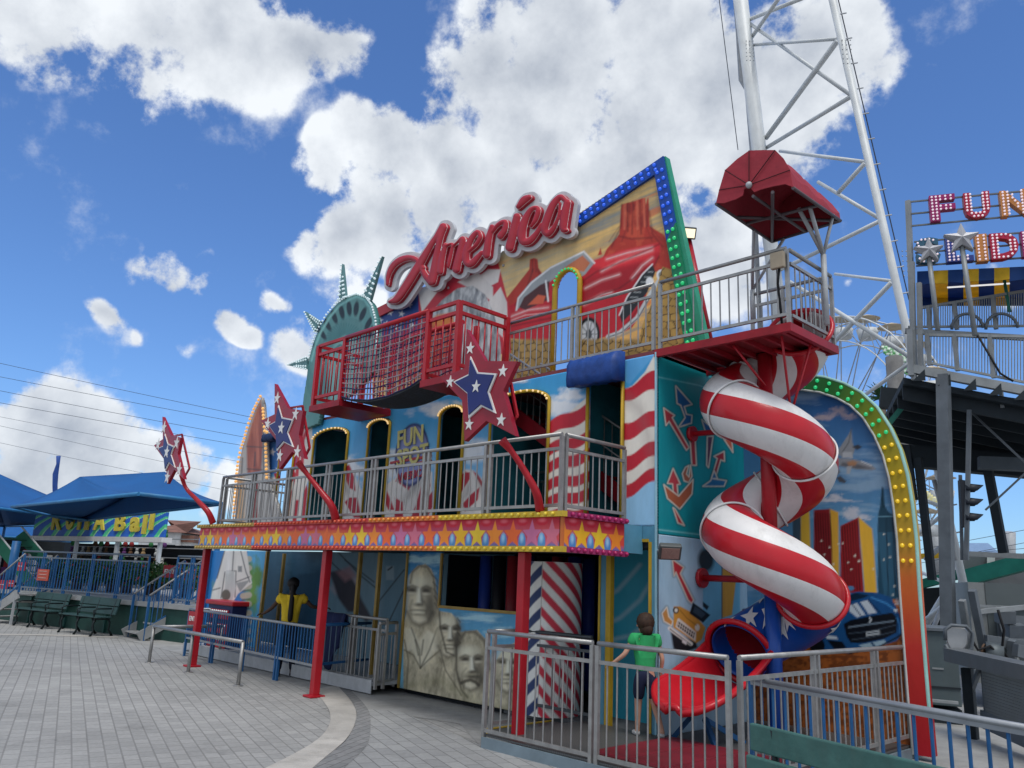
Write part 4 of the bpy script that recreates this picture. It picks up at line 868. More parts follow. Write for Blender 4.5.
BWh=mat('bulb_white',(.7,.8,.82),.3,emit=(.7,.9,.95),estr=.2)
SPK=[([(680,85),(660,300),(700,285)],),([(920,40),(808,270),(848,300)],),([(455,370),(515,492),(548,430)],),([(352,693),(465,645),(465,716)],)]
TEALS=mat('spike_teal',(.11,.24,.25),.5,0,.2,5); PB=[]
for (t3,) in SPK:
    uv=[PST.hit(*p) for p in T7(t3)]; o=MB().prism(PST,uv,-.03,.03).build('crown_spike',TEALS,st)
    tip,b1,b2=[np.array(x) for x in uv]
    for f in np.linspace(.05,1,9):
        for e_ in ((b1,b2) if f>.3 else (b1,)):
            for qn in ((0.,) if f<.5 else (0.,.45)): 
                e2=(e_*(1-qn)+(b1+b2)/2*qn) if 1 else e_; PB.append(PST.P(*(tip+(e2-tip)*f),.045))
for i in range(3,14):
    for f in np.linspace(0,1,6)[:-1]: a=np.array(PST.hit(*crown[i])); d_=np.array(PST.hit(*crown[i+1])); PB.append(PST.P(*(a+(d_-a)*f),.02))
bulbs(PB,.021,BWh,st,cap=95)
# ================================================================ ROCKET CUT-OUT on the balcony
PRK=PlY(YW-.12); XK=lambda l:[(180+x/5.12,380+y/5.12) for x,y in l]
rk_out=XK([(418,85),(400,120),(385,150),(365,200),(350,245),(335,300),(318,350),(303,420),(292,520),(285,620),(280,735),(520,735),(500,640),(470,560),(450,500),(445,330),(452,268),(440,262),(434,200),(430,130)])
rk=empty('rocket_cutout',PRK.P(PRK.hit(250,520)[0],ZF1),'pointed lamp-edged rocket cut-out with a rusty tank, left end of the balcony','sign')
cv=canvas_px(PRK,rk_out,.014,'#a9a7a4'); cv.px_(); cv.keep(rk_out); cv.uv_(); cv.mask&=cv.v>ZF1+.02; cv.px_()
cv.put(np.clip(fbm(cv.px/5,cv.py/22,5,8)-.35,0,1)*.8,'#77787a')
cv.poly(XK([(415,110),(425,180),(425,330),(415,470),(345,480),(340,330),(365,230),(395,150)]),'#8a4a3e',soft=1.2); cv.put((sdf_poly(cv.px,cv.py,XK([(415,110),(425,180),(425,330),(415,470),(345,480),(340,330),(365,230),(395,150)]))<0)*np.clip((fbm(cv.px/3,cv.py/30,4,5)-.45)*4,0,1)*.6,'#b8705a')
for l in ([(343,340),(425,345)],[(345,455),(420,460)],[(385,370),(382,440)],[(425,100),(428,480)],[(372,480),(360,735)],[(425,480),(410,735)],[(455,500),(470,735)],[(392,490),(390,735)],[(320,400),(300,735)]): cv.line(XK(l),1.2,'#3c3c40',soft=.7,alpha=.8)
cv.poly(XK([(372,520),(400,520),(395,735),(355,735)]),'#7a2f2c'); cv.poly(XK([(290,500),(330,480),(330,735),(270,735)]),'#b88a4a',alpha=.6,soft=2)
cv.build('rocket_board',rk,t=.06)
BO=mat('bulb_amber',(.75,.4,.12),.3,emit=(1,.55,.2),estr=.35); PB=[]
def along(pl,pts,sp,w):
    uv=[np.array(pl.hit(*p)) for p in pts]; o=[]
    for a,b_ in zip(uv[:-1],uv[1:]):
        L_=np.linalg.norm(b_-a); n=max(1,int(round(L_/sp)))
        for i in range(n): o.append(pl.P(*(a+(b_-a)*i/n),w))
    return o
bulbs(along(PRK,rk_out[:11],.085,.03)+along(PRK,rk_out[14:],.085,.03),.034,BO,rk)
# small blue hood beside it, and the blue tarpaulin over the door
def awning(name,label,pl,xl,xr,yt,yb,dep,m,sag=.0):
    u0=pl.hit(xl,(yt+yb)/2)[0];u1=pl.hit(xr,(yt+yb)/2)[0]; zt=pl.hit((xl+xr)/2,yt)[1]; zb=pl.hit((xl+xr)/2,yb)[1]
    n=16;k=9; b=MB(); vs=[];fs=[]
    for i in range(n+1):
        u=u0+(u1-u0)*i/n
        for j in range(k+1):
            a=j/k; 
            prof=[(0,0),(.35,-.01),(.7,-.08),(.95,-.3),(1,-.5),(1.0,-.75),(.94,-1.0),(.8,-1.03),(.4,-.98),(0,-.95)][j]
            wr=.008*math.sin(i*2.1+j)+.006*math.sin(i*5.3-j*2)
            vs.append(pl.P(u,zt+(zt-zb)*prof[1]+wr,(dep+wr)*prof[0]))
    for i in range(n):
        for j in range(k): a=i*(k+1)+j; fs.append((a,a+1,a+k+2,a+k+1))
    fs.append(tuple(range(k+1))); fs.append(tuple(n*(k+1)+j for j in reversed(range(k+1)))); b.add(vs,fs,0,True); t=b.build(name,m,None); tag(t,label,'awning'); return t
BT=mat('blue_tarpaulin',(.015,.06,.26),.5,0,.2,6,bump=.4,bscale=12)
awning('folded_awning','rolled blue tarpaulin hood over the doorway at the right end of the balcony',PlY(YW-.03),579,625,357,386,.26,BT)
awning('folded_awning','small dark blue hood between the rocket panel and the middle star',PlY(YW-.03),270,281,434,442,.2,mat('dark_hood',(.01,.03,.1),.6))
# ================================================================ STARS ON ARMS
def smooth1(r_): return list(np.interp(np.linspace(0,len(r_)-1,(len(r_)-1)*5+1),range(len(r_)),np.array(r_)*.62))
def star_lamp(label,Yp,outer,inner,small,armpts,armr,boxpts,dark='#8e1020'):
    pl=PlY(Yp); O_=[pl.hit(*p) for p in outer]; cu_=sum(p[0] for p in O_)/10; base=armpts[0]
    b0=oy(base[0],base[1],YF-.02); t=empty('star_ornament',b0,label,'ornament','red stars on curved arms in front of the balcony')
    o=MB().prism(pl,O_,-.06,.0).build('star_board',[mat('star_red',(.3,.012,.03),.35,0,.15,3,coat=.3)],t)
    I=[pl.hit(*p) for p in inner]; cI=np.mean(np.array(I),0)
    big=[tuple(cI+(np.array(p)-cI)*1.13) for p in I]
    MB().prism(pl,big,.001,.02).build('white_outline',WHITEPL,o); MB().prism(pl,I,.021,.035).build('blue_star',mat('star_blue',(.01,.02,.14),.35,coat=.3),o)
    sc=(max(p[0] for p in O_)-min(p[0] for p in O_))
    for (x,y,k_) in small:
        u,v=pl.hit(x,y); q=[(a,2*v-b_) for a,b_ in starpts(u,v,sc*k_,.1)]; ctr=abs(u-cI[0])<sc*.1 and abs(v-cI[1])<sc*.12; MB().prism(pl,q,.036 if ctr else .001,.042 if ctr else .008).build('small_star',WHITEPL,o)
    n=len(armpts); P=[oy(x,y,Yp+.12+(YF-.02-Yp-.12)*(1-i/(n-1))) for i,(x,y) in enumerate(armpts)]; 
    MB().tube(smooth(P,5),smooth1(armr),8).build('arm',RED,t)
    b=MB(); 
    if boxpts:
        B=[oy(x,y,Yp+.3) for x,y in boxpts]; C_=[oy(x,y,Yp+.05) for x,y in boxpts]
        for i in range(len(B)): b.bar(B[i],B[(i+1)%len(B)],.03,.03); b.bar(B[i],C_[i],.03,.03)
        b.build('back_frame',RED,t)
    return t
def S5(l): return [(300+x/3.938,340+y/3.938) for x,y in l]
def S4(l): return [(140+x/3.938,340+y/3.938) for x,y in l]
star_lamp('largest blue-centred red star, on a curved arm before the red cage',5.9,
 [(466.5,329),(485,360.8)]+S5([(855,84),(800,200),(848,378),(733,318),(648,398),(638,238),(555,150),(648,110)]),
 S5([(678,80),(703,135),(770,140),(743,205),(766,278),(718,255),(672,296),(668,210),(618,168),(672,142)]),[(470.5,348.5,.06)]+[(x,y,.06) for x,y in S5([(592,165),(800,122),(667,332),(793,315),(703,186)])],
 [(540,510),(536,492),(524,470),(512,452),(502,440)],[.09,.075,.06,.055,.09],S5([(770,190),(830,170),(855,300),(830,330)]))
star_lamp('medium blue-centred red star, middle of three on curved arms along the balcony',5.9,
 S4([(530,172),(582,268),(642,278),(625,375),(648,468),(598,440),(548,508),(540,400),(476,318),(530,292)]),
 S4([(550,268),(562,310),(602,318),(583,365),(602,414),(570,398),(545,428),(542,375),(516,338),(540,325)]),[(x,y,.07) for x,y in S4([(541,230),(503,330),(613,292),(551,455),(620,440),(565,348)])],
 [(336,519),(331,505),(318,488),(307,474),(298,462)],[.1,.085,.065,.055,.08],S4([(590,268),(640,260),(668,425),(650,460)]))
star_lamp('smallest blue-centred red star, beyond the left end of the balcony',5.9,
 S4([(88,302),(122,375),(160,385),(148,450),(172,548),(135,510),(106,566),(102,480),(55,415),(90,390)]),
 S4([(102,378),(112,412),(134,422),(124,452),(138,496),(118,480),(104,508),(100,465),(80,428),(98,420)]),[(x,y,.08) for x,y in S4([(95,345),(72,412),(145,405),(108,540),(155,510),(113,442)])],
 [(213,523),(208,512),(197,500),(186,488),(181,474)],[.1,.085,.065,.055,.07],S4([(130,380),(165,372),(195,505),(172,545)]))
# ================================================================ RED CAGE AND NET BRIDGE
YC=6.95
xA,xB,xC,xD=[float(oy(x,350,YC)[0]) for x in (319,345,427,457)]
zt=float(oy(455,303,YC)[2]); zb_=float(oy(456,374,YC)[2]); 
nb=empty('net_bridge',((xA+xD)/2,YC,zb_),'red steel cage walkway with a sagging rope net, before the big picture board','bridge')
def cage(x0,x1,sidewall):
    for x in (x0,x1):
        MB().box((x-.035,YC-.035,zb_),(x+.035,YC+.035,zt)).build('cage_post',RED,nb)
        MB().box((x-.035,YW-.1,zb_),(x+.035,YW-.03,zt)).build('cage_post',RED,nb)
    for z in (zt,zt-.16,zb_+.14):
        MB().bar((x0,YC,z),(x1,YC,z),.045,.05).build('cage_rail',RED,nb)
        MB().bar((sidewall,YC+.03,z),(sidewall,YW-.1,z),.045,.05).build('cage_rail',RED,nb)
    b=MB(); n=max(4,int((x1-x0)/.14))
    for i in range(1,n): x=x0+(x1-x0)*i/n; b.tube([(x,YC,zb_+.14),(x,YC,zt-.16)],.012,6)
    for i in range(1,8): y=YC+(YW-YC)*i/8; b.tube([(sidewall,y,zb_+.14),(sidewall,y,zt-.16)],.012,6)
    b.build('cage_bars',RED,nb)
    b=MB().box((x0-.05,YC-.05,zb_-.1),(x1+.05,YW-.02,zb_)); b.build('cage_floor',DRED,nb)
cage(xA,xB,xA); cage(xC,xD,xD)
MB().bar((xC,YC-.01,zb_+.1),(xC,YW,zb_+.1),.04,.05).build('cage_rail',RED,nb)
def sag(x): t=(x-xB)/(xC-xB); return zb_+.06-.17*4*t*(1-t)
b=MB().tube([(xB,YC,zt-.0),(xC,YC,zt-.0)],.04,8).tube([(xB,YW-.35,zt),(xC,YW-.35,zt)],.04,8); b.build('top_rail',RED,nb)
b=MB(); n=26
for yy in (YC,YW-.35):
    for i in range(n+1):
        x=xB+(xC-xB)*i/n; b.tube([(x,yy,zt),(x+.02*math.sin(i*1.7),yy-.01,(zt+sag(x))/2),(x,yy,sag(x))],.012,5,m=(i%3==0)+0)
    for k in range(1,14):
        pts=[(xB+(xC-xB)*i/14, yy-.006, zt+(sag(xB+(xC-xB)*i/14)-zt)*k/13+.008*math.sin(i*2+k)) for i in range(15)]; b.tube(pts,.011,5,m=2 if k%2 else 1)
b.build('rope_net',[mat('rope_red',(.36,.03,.06),.8),mat('rope_white',(.3,.24,.27),.8),mat('rope_navy',(.02,.03,.09),.8)],nb)
b=MB(); vs=[];fs=[]; n=20
for i in range(n+1):
    x=xB+(xC-xB)*i/n; vs+=[(x,YC,sag(x)),(x,YW-.35,sag(x)),(x,YC,sag(x)-.03),(x,YW-.35,sag(x)-.03)]
for i in range(n): a=4*i; fs+=[(a,a+1,a+5,a+4),(a+2,a+6,a+7,a+3),(a,a+4,a+6,a+2),(a+1,a+3,a+7,a+5)]
b.add(vs,fs); b.build('bridge_floor',mat('dark_mesh_floor',(.05,.055,.065),.8,0,.3,30),nb)
# ================================================================ RED CANOPY
YCa=7.62; YCb=9.05
cn=empty('canopy',oy(760,230,8.4),'dark red fabric canopy on steel poles above the slide platform','canopy')
sec=[oy(*p,YCa) for p in ((716,203),(719,190),(725,170),(737,159),(749,150.5),(762,150),(775,150),(783,158),(790,170),(793,187))]
z0=min(p[2] for p in sec[:1]+sec[-1:])
CM=mat('canopy_red',(.32,.03,.045),.7,0,.12,3,bump=.5,bscale=7)
n=14; vs=[];fs=[]; k=len(sec)
BK=[oy(*p,YCb) for p in ((772,241),(773,232),(776,216),(784,200),(797,190),(808,187),(820,193),(832,204),(839.5,213),(840.5,220))]
for i in range(n+1):
    t=i/n
    for j in range(k):
        p=sec[j]*(1-t)+BK[j]*t; p=p+np.array([0,0,-.05*math.sin(math.pi*((t*3)%1))*(j not in(0,k-1))]); vs.append(p)
for i in range(n):
    for j in range(k-1): a=i*k+j; fs.append((a,a+1,a+k+1,a+k))
fs.append(tuple(n*k+j for j in range(k)))
b=MB().add(vs,fs,0,False); o=b.build('fabric',CM,cn,fix=False); md=o.modifiers.new('thick','SOLIDIFY'); md.thickness=.02
# front flap (gable) with raised rim
fr=[oy(*p,YCa-.012) for p in ((716,203),(719,190),(725,170),(737,159),(749,150.5),(762,150),(775,150),(783,158),(790,170),(793,187),(785,184),(774,186),(762,189),(754,192),(749,186),(744,189),(743,195),(736,199),(724,203))]
b=MB().add(fr,[tuple(range(len(fr)))]); o=b.build('front_flap',CM,cn); md=o.modifiers.new('thick','SOLIDIFY'); md.thickness=.015
kn=oy(749,185,YCa-.03)
for q in ((719,190),(725,170),(749,150.5),(775,150),(790,170)): MB().tube([kn,oy(*q,YCa-.03)],.006,5).build('seam',mat('seam_dark',(.06,.01,.015),.8),cn)
MB().ball(kn,.04,n=8,k=5).build('knot',GREYP,cn)
lf=[oy(*p,YCb+.012) for p in ((772,241),(786,237),(803,231),(806,225),(812,229),(826,226),(840.5,217),(839.5,213),(832,204),(820,193),(808,187),(797,190),(784,200),(776,216))]
A_,B_,C_,D_=sec[0],BK[0],BK[-1],sec[-1]
b=MB(); 
for a_,d_ in ((A_,B_),(B_,C_),(C_,D_),((A_+B_)/2,(C_+D_)/2),((A_+D_)/2,(B_+C_)/2),(A_+(B_-A_)*.33,C_),(B_,A_+(D_-A_)*.75)): b.tube([a_-(0,0,.01),d_-(0,0,.01)],.02,6)
b.build('frame',mat('dark_frame',(.12,.1,.11),.5,.4),cn)
p1b=oy(753.5,323,YPB); p1t=np.array([p1b[0],p1b[1],z0-.45]); p2b=ox(827,325,UR+.06); p2t=np.array([p2b[0],p2b[1],z0-.35])
b=MB().tube([p1b,p1t],.035,8).tube([p1t,A_*.35+B_*.65],.02,6).tube([p1t,B_+(C_-B_)*.2],.02,6).tube([p1t-(0,0,.1),p1t+(0,0,.3)],.02,6); b.build('pole',GREYP,cn)
b=MB().tube([p2b,p2t],.035,8).tube([p2t,(C_+D_)/2+(-.1,0,0)],.025,6).tube([p2t,C_+(0,-.2,0)],.02,6).tube([p2t,C_*.5+(A_+D_)*.25],.028,6); b.build('pole',GREYP,cn)
# speaker/junction box on the corner post
jb=empty('junction_box',(UR-.2,YU-.05,zru+ZU-.4),'small beige junction box with a hanging black cable on the platform corner post','box')
p=oy(779,261,YU-.06); MB().box((p[0]-.09,YU-.1,p[2]-.09),(p[0]+.07,YU-.04,p[2]+.1)).build('housing',mat('beige_plastic',(.4,.33,.24),.6),jb,bevel=.01)
b=MB().tube([(p[0],YU-.06,p[2]-.08),(p[0]-.03,YU-.05,p[2]-.25),(p[0]-.06,YU+.05,p[2]-.5),(p[0]-.05,YU+.05,ZU+.02)],.014,6); b.build('cable',mat('black_rubber',(.012,.012,.014),.7),jb)
# ================================================================ SPIRAL SLIDE
SY=8.8; sc_=oy(771,560,SY); SXc=float(sc_[0]); r=.355; Rh=.425
fa=math.atan2(-SY,-SXc)                     # direction towards the front
fpt=lambda y: float(oy(771,y,SY-Rh)[2])
zf1=fpt(424); zf2=fpt(561); pitch=zf1-zf2
def hel(ph): # ph=0 front of first pass, increasing downwards
    a=fa+ph; z=zf1-pitch*ph/(2*math.pi); return np.array([SXc+Rh*math.cos(a),SY+Rh*math.sin(a),z])
def hframe(ph):
    a=fa+ph; rad_=np.array([math.cos(a),math.sin(a),0]); t=np.array([-Rh*math.sin(a),Rh*math.cos(a),-pitch/(2*math.pi)]); t/=np.linalg.norm(t); up=np.cross(t,rad_); up/=np.linalg.norm(up)
    if up[2]<0: up=-up
    return rad_,up
def hsurf(ph,th,rr): rad_,up=hframe(ph); return hel(ph)+rr*(math.cos(th)*rad_+math.sin(th)*up)
sl=empty('spiral_slide',(SXc,SY,0),'red and white striped spiral tube slide ending in blue stars and a red chute','slide')
SR=mat('slide_red',(.48,.012,.022),.3,0,.08,2,coat=.5); SW=mat('slide_white',(.74,.73,.72),.38,0,.05,2,dirt=.28); SB=mat('slide_blue',(.008,.07,.36),.32,0,.1,3,coat=.4)
def section(p0,p1,name,mats,stripe,r0=r):
    n=48; m=max(3,int((p1-p0)/.09)); b=MB(); k=0
    for i in range(m+1):
        ph=p0+(p1-p0)*i/m
        for j in range(n): b.v.append(tuple(hsurf(ph,2*math.pi*j/n+.12,r0)))
    for i in range(m):
        for j in range(n): j2=(j+1)%n; b.f.append((i*n+j,i*n+j2,(i+1)*n+j2,(i+1)*n+j)); b.m.append(((j+3)//6)%2 if stripe else 0); b.sm.append(True)
    o=b.build(name,mats,sl); md=o.modifiers.new('thick','SOLIDIFY'); md.thickness=.012; return o
PS_=-2*math.pi+math.pi*.42; PE=2*math.pi+math.pi*.47; PM=2*math.pi+math.pi*1.35
joints=[PS_,-2.6,-.93,1.25,3.1,4.9,PE]
for a_,b_ in zip(joints[:-1],joints[1:]): section(a_,b_,'tube_section',[SR,SW],True)
section(PE,PM,'star_section',[SB],False,r*.985)
def ring(ph,rr,w,m,name):
    b=MB(); n=48; 
    for j in range(n+1):
        pass
    P=[hsurf(ph,2*math.pi*j/n,rr) for j in range(n)]; P=P+[P[0],P[1]]; b.tube(P,w,6,caps=False); b.build(name,m,sl)
for q in joints[1:-1]: ring(q,r+.012,.014,SW,'flange')
ring(PE,r+.02,.03,SR,'flange'); ring(PM,r+.05,.035,SR,'mouth_rim'); ring(PS_,r+.02,.03,SR,'flange')
# stars on the blue section
for ph,th in ((PE+.45,2.9),(PE+.95,3.45),(PE+.3,3.7),(PE+.8,2.35),(PE+1.25,2.9),(PE+.2,.35),(PE+1.0,.25),(PE+1.65,.75),(PE+.45,-.35),(PE+2.1,.25),(PE+.55,.2),(PE+.75,1.25),(PE+1.15,-.35),(PE+1.3,.7),(PE+1.75,-.05),(PE+1.95,1.0),(PE+2.4,.4),(PE+2.6,1.35),(PE+2.5,-.5),(PE+3.0,.95),(PE+1.5,1.7),(PE+2.2,2.1),(PE+.4,-.9),(PE+.9,2.2),(PE+1.4,2.7),(PE+1.9,3.2),(PE+.35,1.0),(PE+.7,3.0)):
    if ph>PM-.15: continue
    L=[]; 
    pts=starpts(0,0,.13,.3,.42); vs=[hsurf(ph,th,r+.008)]
    for f in (.5,1.):
        for a,b_ in pts: vs.append(hsurf(ph+a*f/(Rh+r*math.cos(th)*.8),th+b_*f/r,r+.008))
    fs=[(0,1+i,1+(i+1)%10) for i in range(10)]+[(1+i,11+i,11+(i+1)%10,1+(i+1)%10) for i in range(10)]
    MB().add(vs,fs).build('painted_star',SW,sl)
# exit chute : open half pipe leaving the mouth towards front-left
E0=hel(PM); ex=float(E0[0]); y0=float(E0[1]); y1=7.46; endc=npy=np.array([ex,y1+.25,.46])
b=MB(); vs=[];fs=[]; m=26; n=18
def chute(t,s_):
    hw=.43 if t<.72 else .43*math.sqrt(max(0.,1-((t-.72)/.28)**2)*.96+.04)
    eh=(.26*(1-t)**1.4+.2)*(hw/.43)**2; z=(E0[2]-.37)*(1-t)**2+(.5)*(1-(1-t)**2)+eh*abs(s_)**2.4*(1 if s_<0 else 1-.35*t)
    if t>.8: z-= .06*((t-.8)/.2)**2*(1-abs(s_)**3)*-1
    return (ex+hw*s_*(1+.0*t),y0+(y1-y0)*t,z)
for i in range(m+1):
    for j in range(n+1): vs.append(chute(i/m,-1+2*j/n))
for i in range(m):
    for j in range(n): a=i*(n+1)+j; fs.append((a,a+1,a+n+2,a+n+1))
b.add(vs,fs,0,True); o=b.build('exit_chute',SR,sl,fix=False); md=o.modifiers.new('thick','SOLIDIFY'); md.thickness=.025
L=[vs[i*(n+1)] for i in range(m+1)]+[vs[m*(n+1)+j] for j in range(1,n+1)]+[vs[i*(n+1)+n] for i in reversed(range(m))]
MB().tube([np.array(p)-(0,0,.02) for p in L],.04,8).build('chute_lip',SR,sl)
# dark red liner just inside the mouth
b=MB(); n=40; P=[]
for i,ph_ in enumerate(np.linspace(PM-.9,PM,8)):
    for j in range(n): b.v.append(tuple(hsurf(ph_,2*math.pi*j/n,r*.93+.06*(i/7)**4)))
for i in range(7):
    for j in range(n): j2=(j+1)%n; b.f.append((i*n+j,i*n+j2,(i+1)*n+j2,(i+1)*n+j)); b.m.append(0); b.sm.append(True)
b.build('mouth_liner',mat('liner_red',(.3,.01,.02),.4),sl,fix=False)
# column, arm, legs
b=MB().tube([(SXc,SY,1.75),(SXc,SY,ZU-.05)],.085,16); b.build('column',RED,sl); b=MB().tube([(SXc,SY,ZD),(SXc,SY,1.75)],.088,16).tube([(SXc,SY,ZD+.02),(SXc,SY,ZD+.04)],.2,12); b.build('column_base',SB,sl)
for y_,z_ in ((560,None),):
    pass
pa=ox(702,578,XS+.03); b=MB().tube([pa,(SXc,SY,pa[2])],.04,8).tube([pa-(.02,0,0),pa+(.03,0,0)],.12,12); b.build('wall_arm',RED,sl)
pa=ox(692,434,XS+.03); b=MB().tube([pa,(SXc,SY,pa[2])],.035,8).tube([pa-(.02,0,0),pa+(.03,0,0)],.1,12); b.build('wall_arm',RED,sl)
b=MB(); q=np.array(endc)-(0,0,.06)
for dx,dy in ((-.28,.1),(.28,.1),(.25,.7)): b.bar(q+(dx*.3,.2,0),(q[0]+dx,q[1]+dy,ZD),.05,.05); b.build('chute_leg',BLUEP,sl)
# landing mat
mt_=empty('crash_mat',((MATB[0][0]+MATB[1][0])/2,(MATB[0][1]+MATB[1][1])/2,ZD),'dark red vinyl landing mat on the exit deck below the slide','mat')
for i in range(3):
    w=(MATB[1][0]-MATB[0][0])/3; MB().box((MATB[0][0]+i*w+.005,MATB[0][1],MATB[0][2]),(MATB[0][0]+(i+1)*w-.005,MATB[1][1],MATB[1][2])).build('mat_pad',m0,mt_,bevel=.02)
# ================================================================ ARCHED WING WITH THE CITY PICTURE
PWG=PlY(YWING); wg=empty('arched_wing',PWG.P(PWG.hit(860,700)[0],0),'arched picture wing behind the slide with painted city, jet and blue car','sign')
outer=[(934,752),(929,700),(924,640),(920,590),(917,540),(913,505),(908,475),(901,450),(891,428),(878,408),(862,393),(845,384),(826,378),(806,375.5),(785,375),(760,376)]
wing_out=outer+[(722,380),(722,760)]
cv=canvas_px(PWG,wing_out,.016,'#3f6fa0'); cv.px_(); cv.uv_(); cv.mask&=cv.v>.06; cv.px_(); cv.keep(wing_out)
t=np.clip((cv.py-380)/160,0,1)
cv.rgb[:]=c('#23528c')+(c('#5b8fb4')-c('#23528c'))*t[...,None]; cv.put(np.clip((fbm(cv.px/50,cv.py/9,5,4)-.52)*3,0,.5),'#9fb8c8')
def T(l): return [(780+x/4.8,380+y/4.8) for x,y in l]
def Tb(l): return [(780+x/4.8,520+y/4.8) for x,y in l]
for (x,y,rx,ry,s_) in ((225,178,55,22,2),(280,150,50,26,3),(330,175,45,18,5),(190,180,40,14,6)): X,Y=T([(x,y)])[0]; cv.cloud(X,Y,rx/4.8,ry/4.8,'#a79aa2',s_,.95)
for (x,y,rx,ry,s_) in ((230,575,60,16,2),(270,560,36,20,3),(340,640,50,36,4),(390,660,60,18,7),(310,580,70,9,8)): X,Y=T([(x,y)])[0]; cv.cloud(X,Y,rx/4.8,ry/4.8,'#b9bdc6',s_,.95)
# jet
JC='#85898e'
cv.poly(T([(270,350),(330,260),(343,232),(348,300),(360,330),(350,360),(300,372)]),JC); cv.poly(T([(345,320),(375,310),(395,322),(370,335)]),'#3a3f46'); cv.poly(T([(265,375),(320,375),(380,385),(440,408),(462,428),(440,434),(370,428),(300,415),(262,405)]),JC); cv.poly(T([(300,395),(380,405),(440,425),(370,428),(290,412)]),'#4d5056',soft=1.2,alpha=.8)
cv.poly(T([(320,395),(350,385),(372,396),(360,412),(330,412)]),'#a07858',soft=1,alpha=.9); cv.poly(T([(265,410),(290,440),(230,515),(240,470),(255,430)]),'#6b6f75'); cv.poly(T([(270,470),(290,460),(318,485),(310,495),(285,490)]),'#474b52'); cv.poly(T([(320,415),(345,415),(335,450),(320,450)]),'#9aa0a6'); cv.poly(T([(300,345),(345,345),(350,375),(300,372)]),'#a5a9ad'); cv.line(T([(343,234),(330,300),(300,345)]),1,'#3c4046',alpha=.7); cv.line(T([(390,390),(440,412)]),1,'#d2d6d8',alpha=.8)
# skyline
cv.poly(T([(60,650),(65,900),(105,900),(100,640)]),'#3d5060'); cv.poly(T([(100,630),(140,600),(150,920),(100,920)]),'#d0a83c'); 
def tower(pts,shade,lit,dark):
    cv.poly(pts,lit)
cv.poly(T([(162,625),(240,618),(252,800),(252,1010),(175,1010),(162,860)]),'#7b1f24'); cv.poly(T([(240,618),(280,635),(285,1000),(252,1010),(248,800)]),'#c99a38')
cv.poly(T([(290,700),(378,658),(385,800),(405,1030),(330,1020),(290,960)]),'#8a2024'); cv.poly(T([(378,658),(442,715),(450,800),(465,1035),(408,1035)]),'#d8a838')
for x in range(170,245,12): cv.line(T([(x,640),(x+10,1000)]),1,'#3d0f14',soft=.5,alpha=.8)
for x in range(298,380,12): cv.line(T([(x,705-(x-298)*.4),(x+14,1010)]),1,'#3d0f14',soft=.5,alpha=.8)
cv.poly(T([(488,520),(497,520),(503,600),(515,625),(530,640),(560,650),(566,700),(566,1000),(590,1060),(470,1050),(468,700),(472,640),(480,610)]),'#1f4356'); cv.poly(T([(468,730),(560,730),(575,1050),(500,1040)]),'#2f5c74',alpha=.8); cv.line(T([(510,660),(520,1040)]),1.2,'#153040'); cv.line(T([(540,660),(556,1040)]),1.2,'#153040'); cv.line(T([(492,515),(496,610)]),1,'#16303c'); cv.line(T([(470,655),(565,655)]),1,'#5f8ca0')
for _ in range(26): x=rng.uniform(170,590);y=rng.uniform(700,1050); X,Y=T([(x,y)])[0]; cv.ell(X,Y,.9,.9,'#e8d8c8',soft=.6,alpha=.8)
# ground + car
cv.poly(Tb([(-300,640),(150,600),(330,640),(560,560),(600,380),(640,380),(660,1200),(-300,1200)]),'#9a5526'); cv.put(np.clip((sdf_poly(cv.px,cv.py,Tb([(-300,640),(150,600),(330,640),(560,560),(600,380),(640,380),(660,1200),(-300,1200)]))<0)*(fbm(cv.px/5,cv.py/3,5,8)-.42)*4,0,.8),'#5c2f16'); cv.poly(Tb([(540,380),(600,390),(610,560),(560,560)]),'#b8682c')
cv.cloud(900,602,6,5,'#c8d4dc',3,.8)
CB='#174a7c'
cv.poly(Tb([(200,560),(215,500),(270,470),(310,400),(340,350),(380,343),(470,350),(530,370),(560,420),(585,480),(592,540),(560,580),(470,610),(360,632),(260,640),(200,620),(180,590)]),CB)
cv.poly(Tb([(180,570),(200,560),(215,600),(210,635),(180,640),(150,640),(140,600)]),'#0c0f14'); cv.poly(Tb([(320,370),(360,350),(430,360),(400,375),(340,390)]),'#0d2438')
cv.poly(Tb([(315,395),(335,405),(290,500),(265,480)]),'#2f74b0',alpha=.8,soft=1); cv.poly(Tb([(330,410),(370,398),(410,455),(370,468),(335,440)]),'#b8c2ca'); cv.poly(Tb([(385,393),(420,385),(465,445),(425,452)]),'#b8c2ca'); cv.line(Tb([(340,395),(390,462)]),1,'#0c2a4a'); cv.line(Tb([(425,385),(480,445)]),1.4,'#0c2a4a'); cv.line(Tb([(440,372),(510,400),(550,430)]),1.4,'#3f86c0',soft=.8)
cv.poly(Tb([(305,500),(340,480),(440,460),(540,445),(562,470),(560,540),(500,570),(400,590),(340,590),(320,560)]),'#0b1018'); cv.line(Tb([(330,515),(430,500),(545,485)]),1.6,'#6a7a88'); cv.line(Tb([(330,545),(430,535),(552,505)]),1.,'#3a4652'); cv.line(Tb([(345,575),(440,562),(550,535)]),1.,'#3a4652'); cv.poly(Tb([(412,538),(478,528),(480,548),(415,558)]),'#aab2b6'); cv.line(Tb([(420,546),(474,538)]),1.2,'#39444c'); cv.line(Tb([(430,468),(438,480),(430,490)]),1.2,'#c8d0d4')
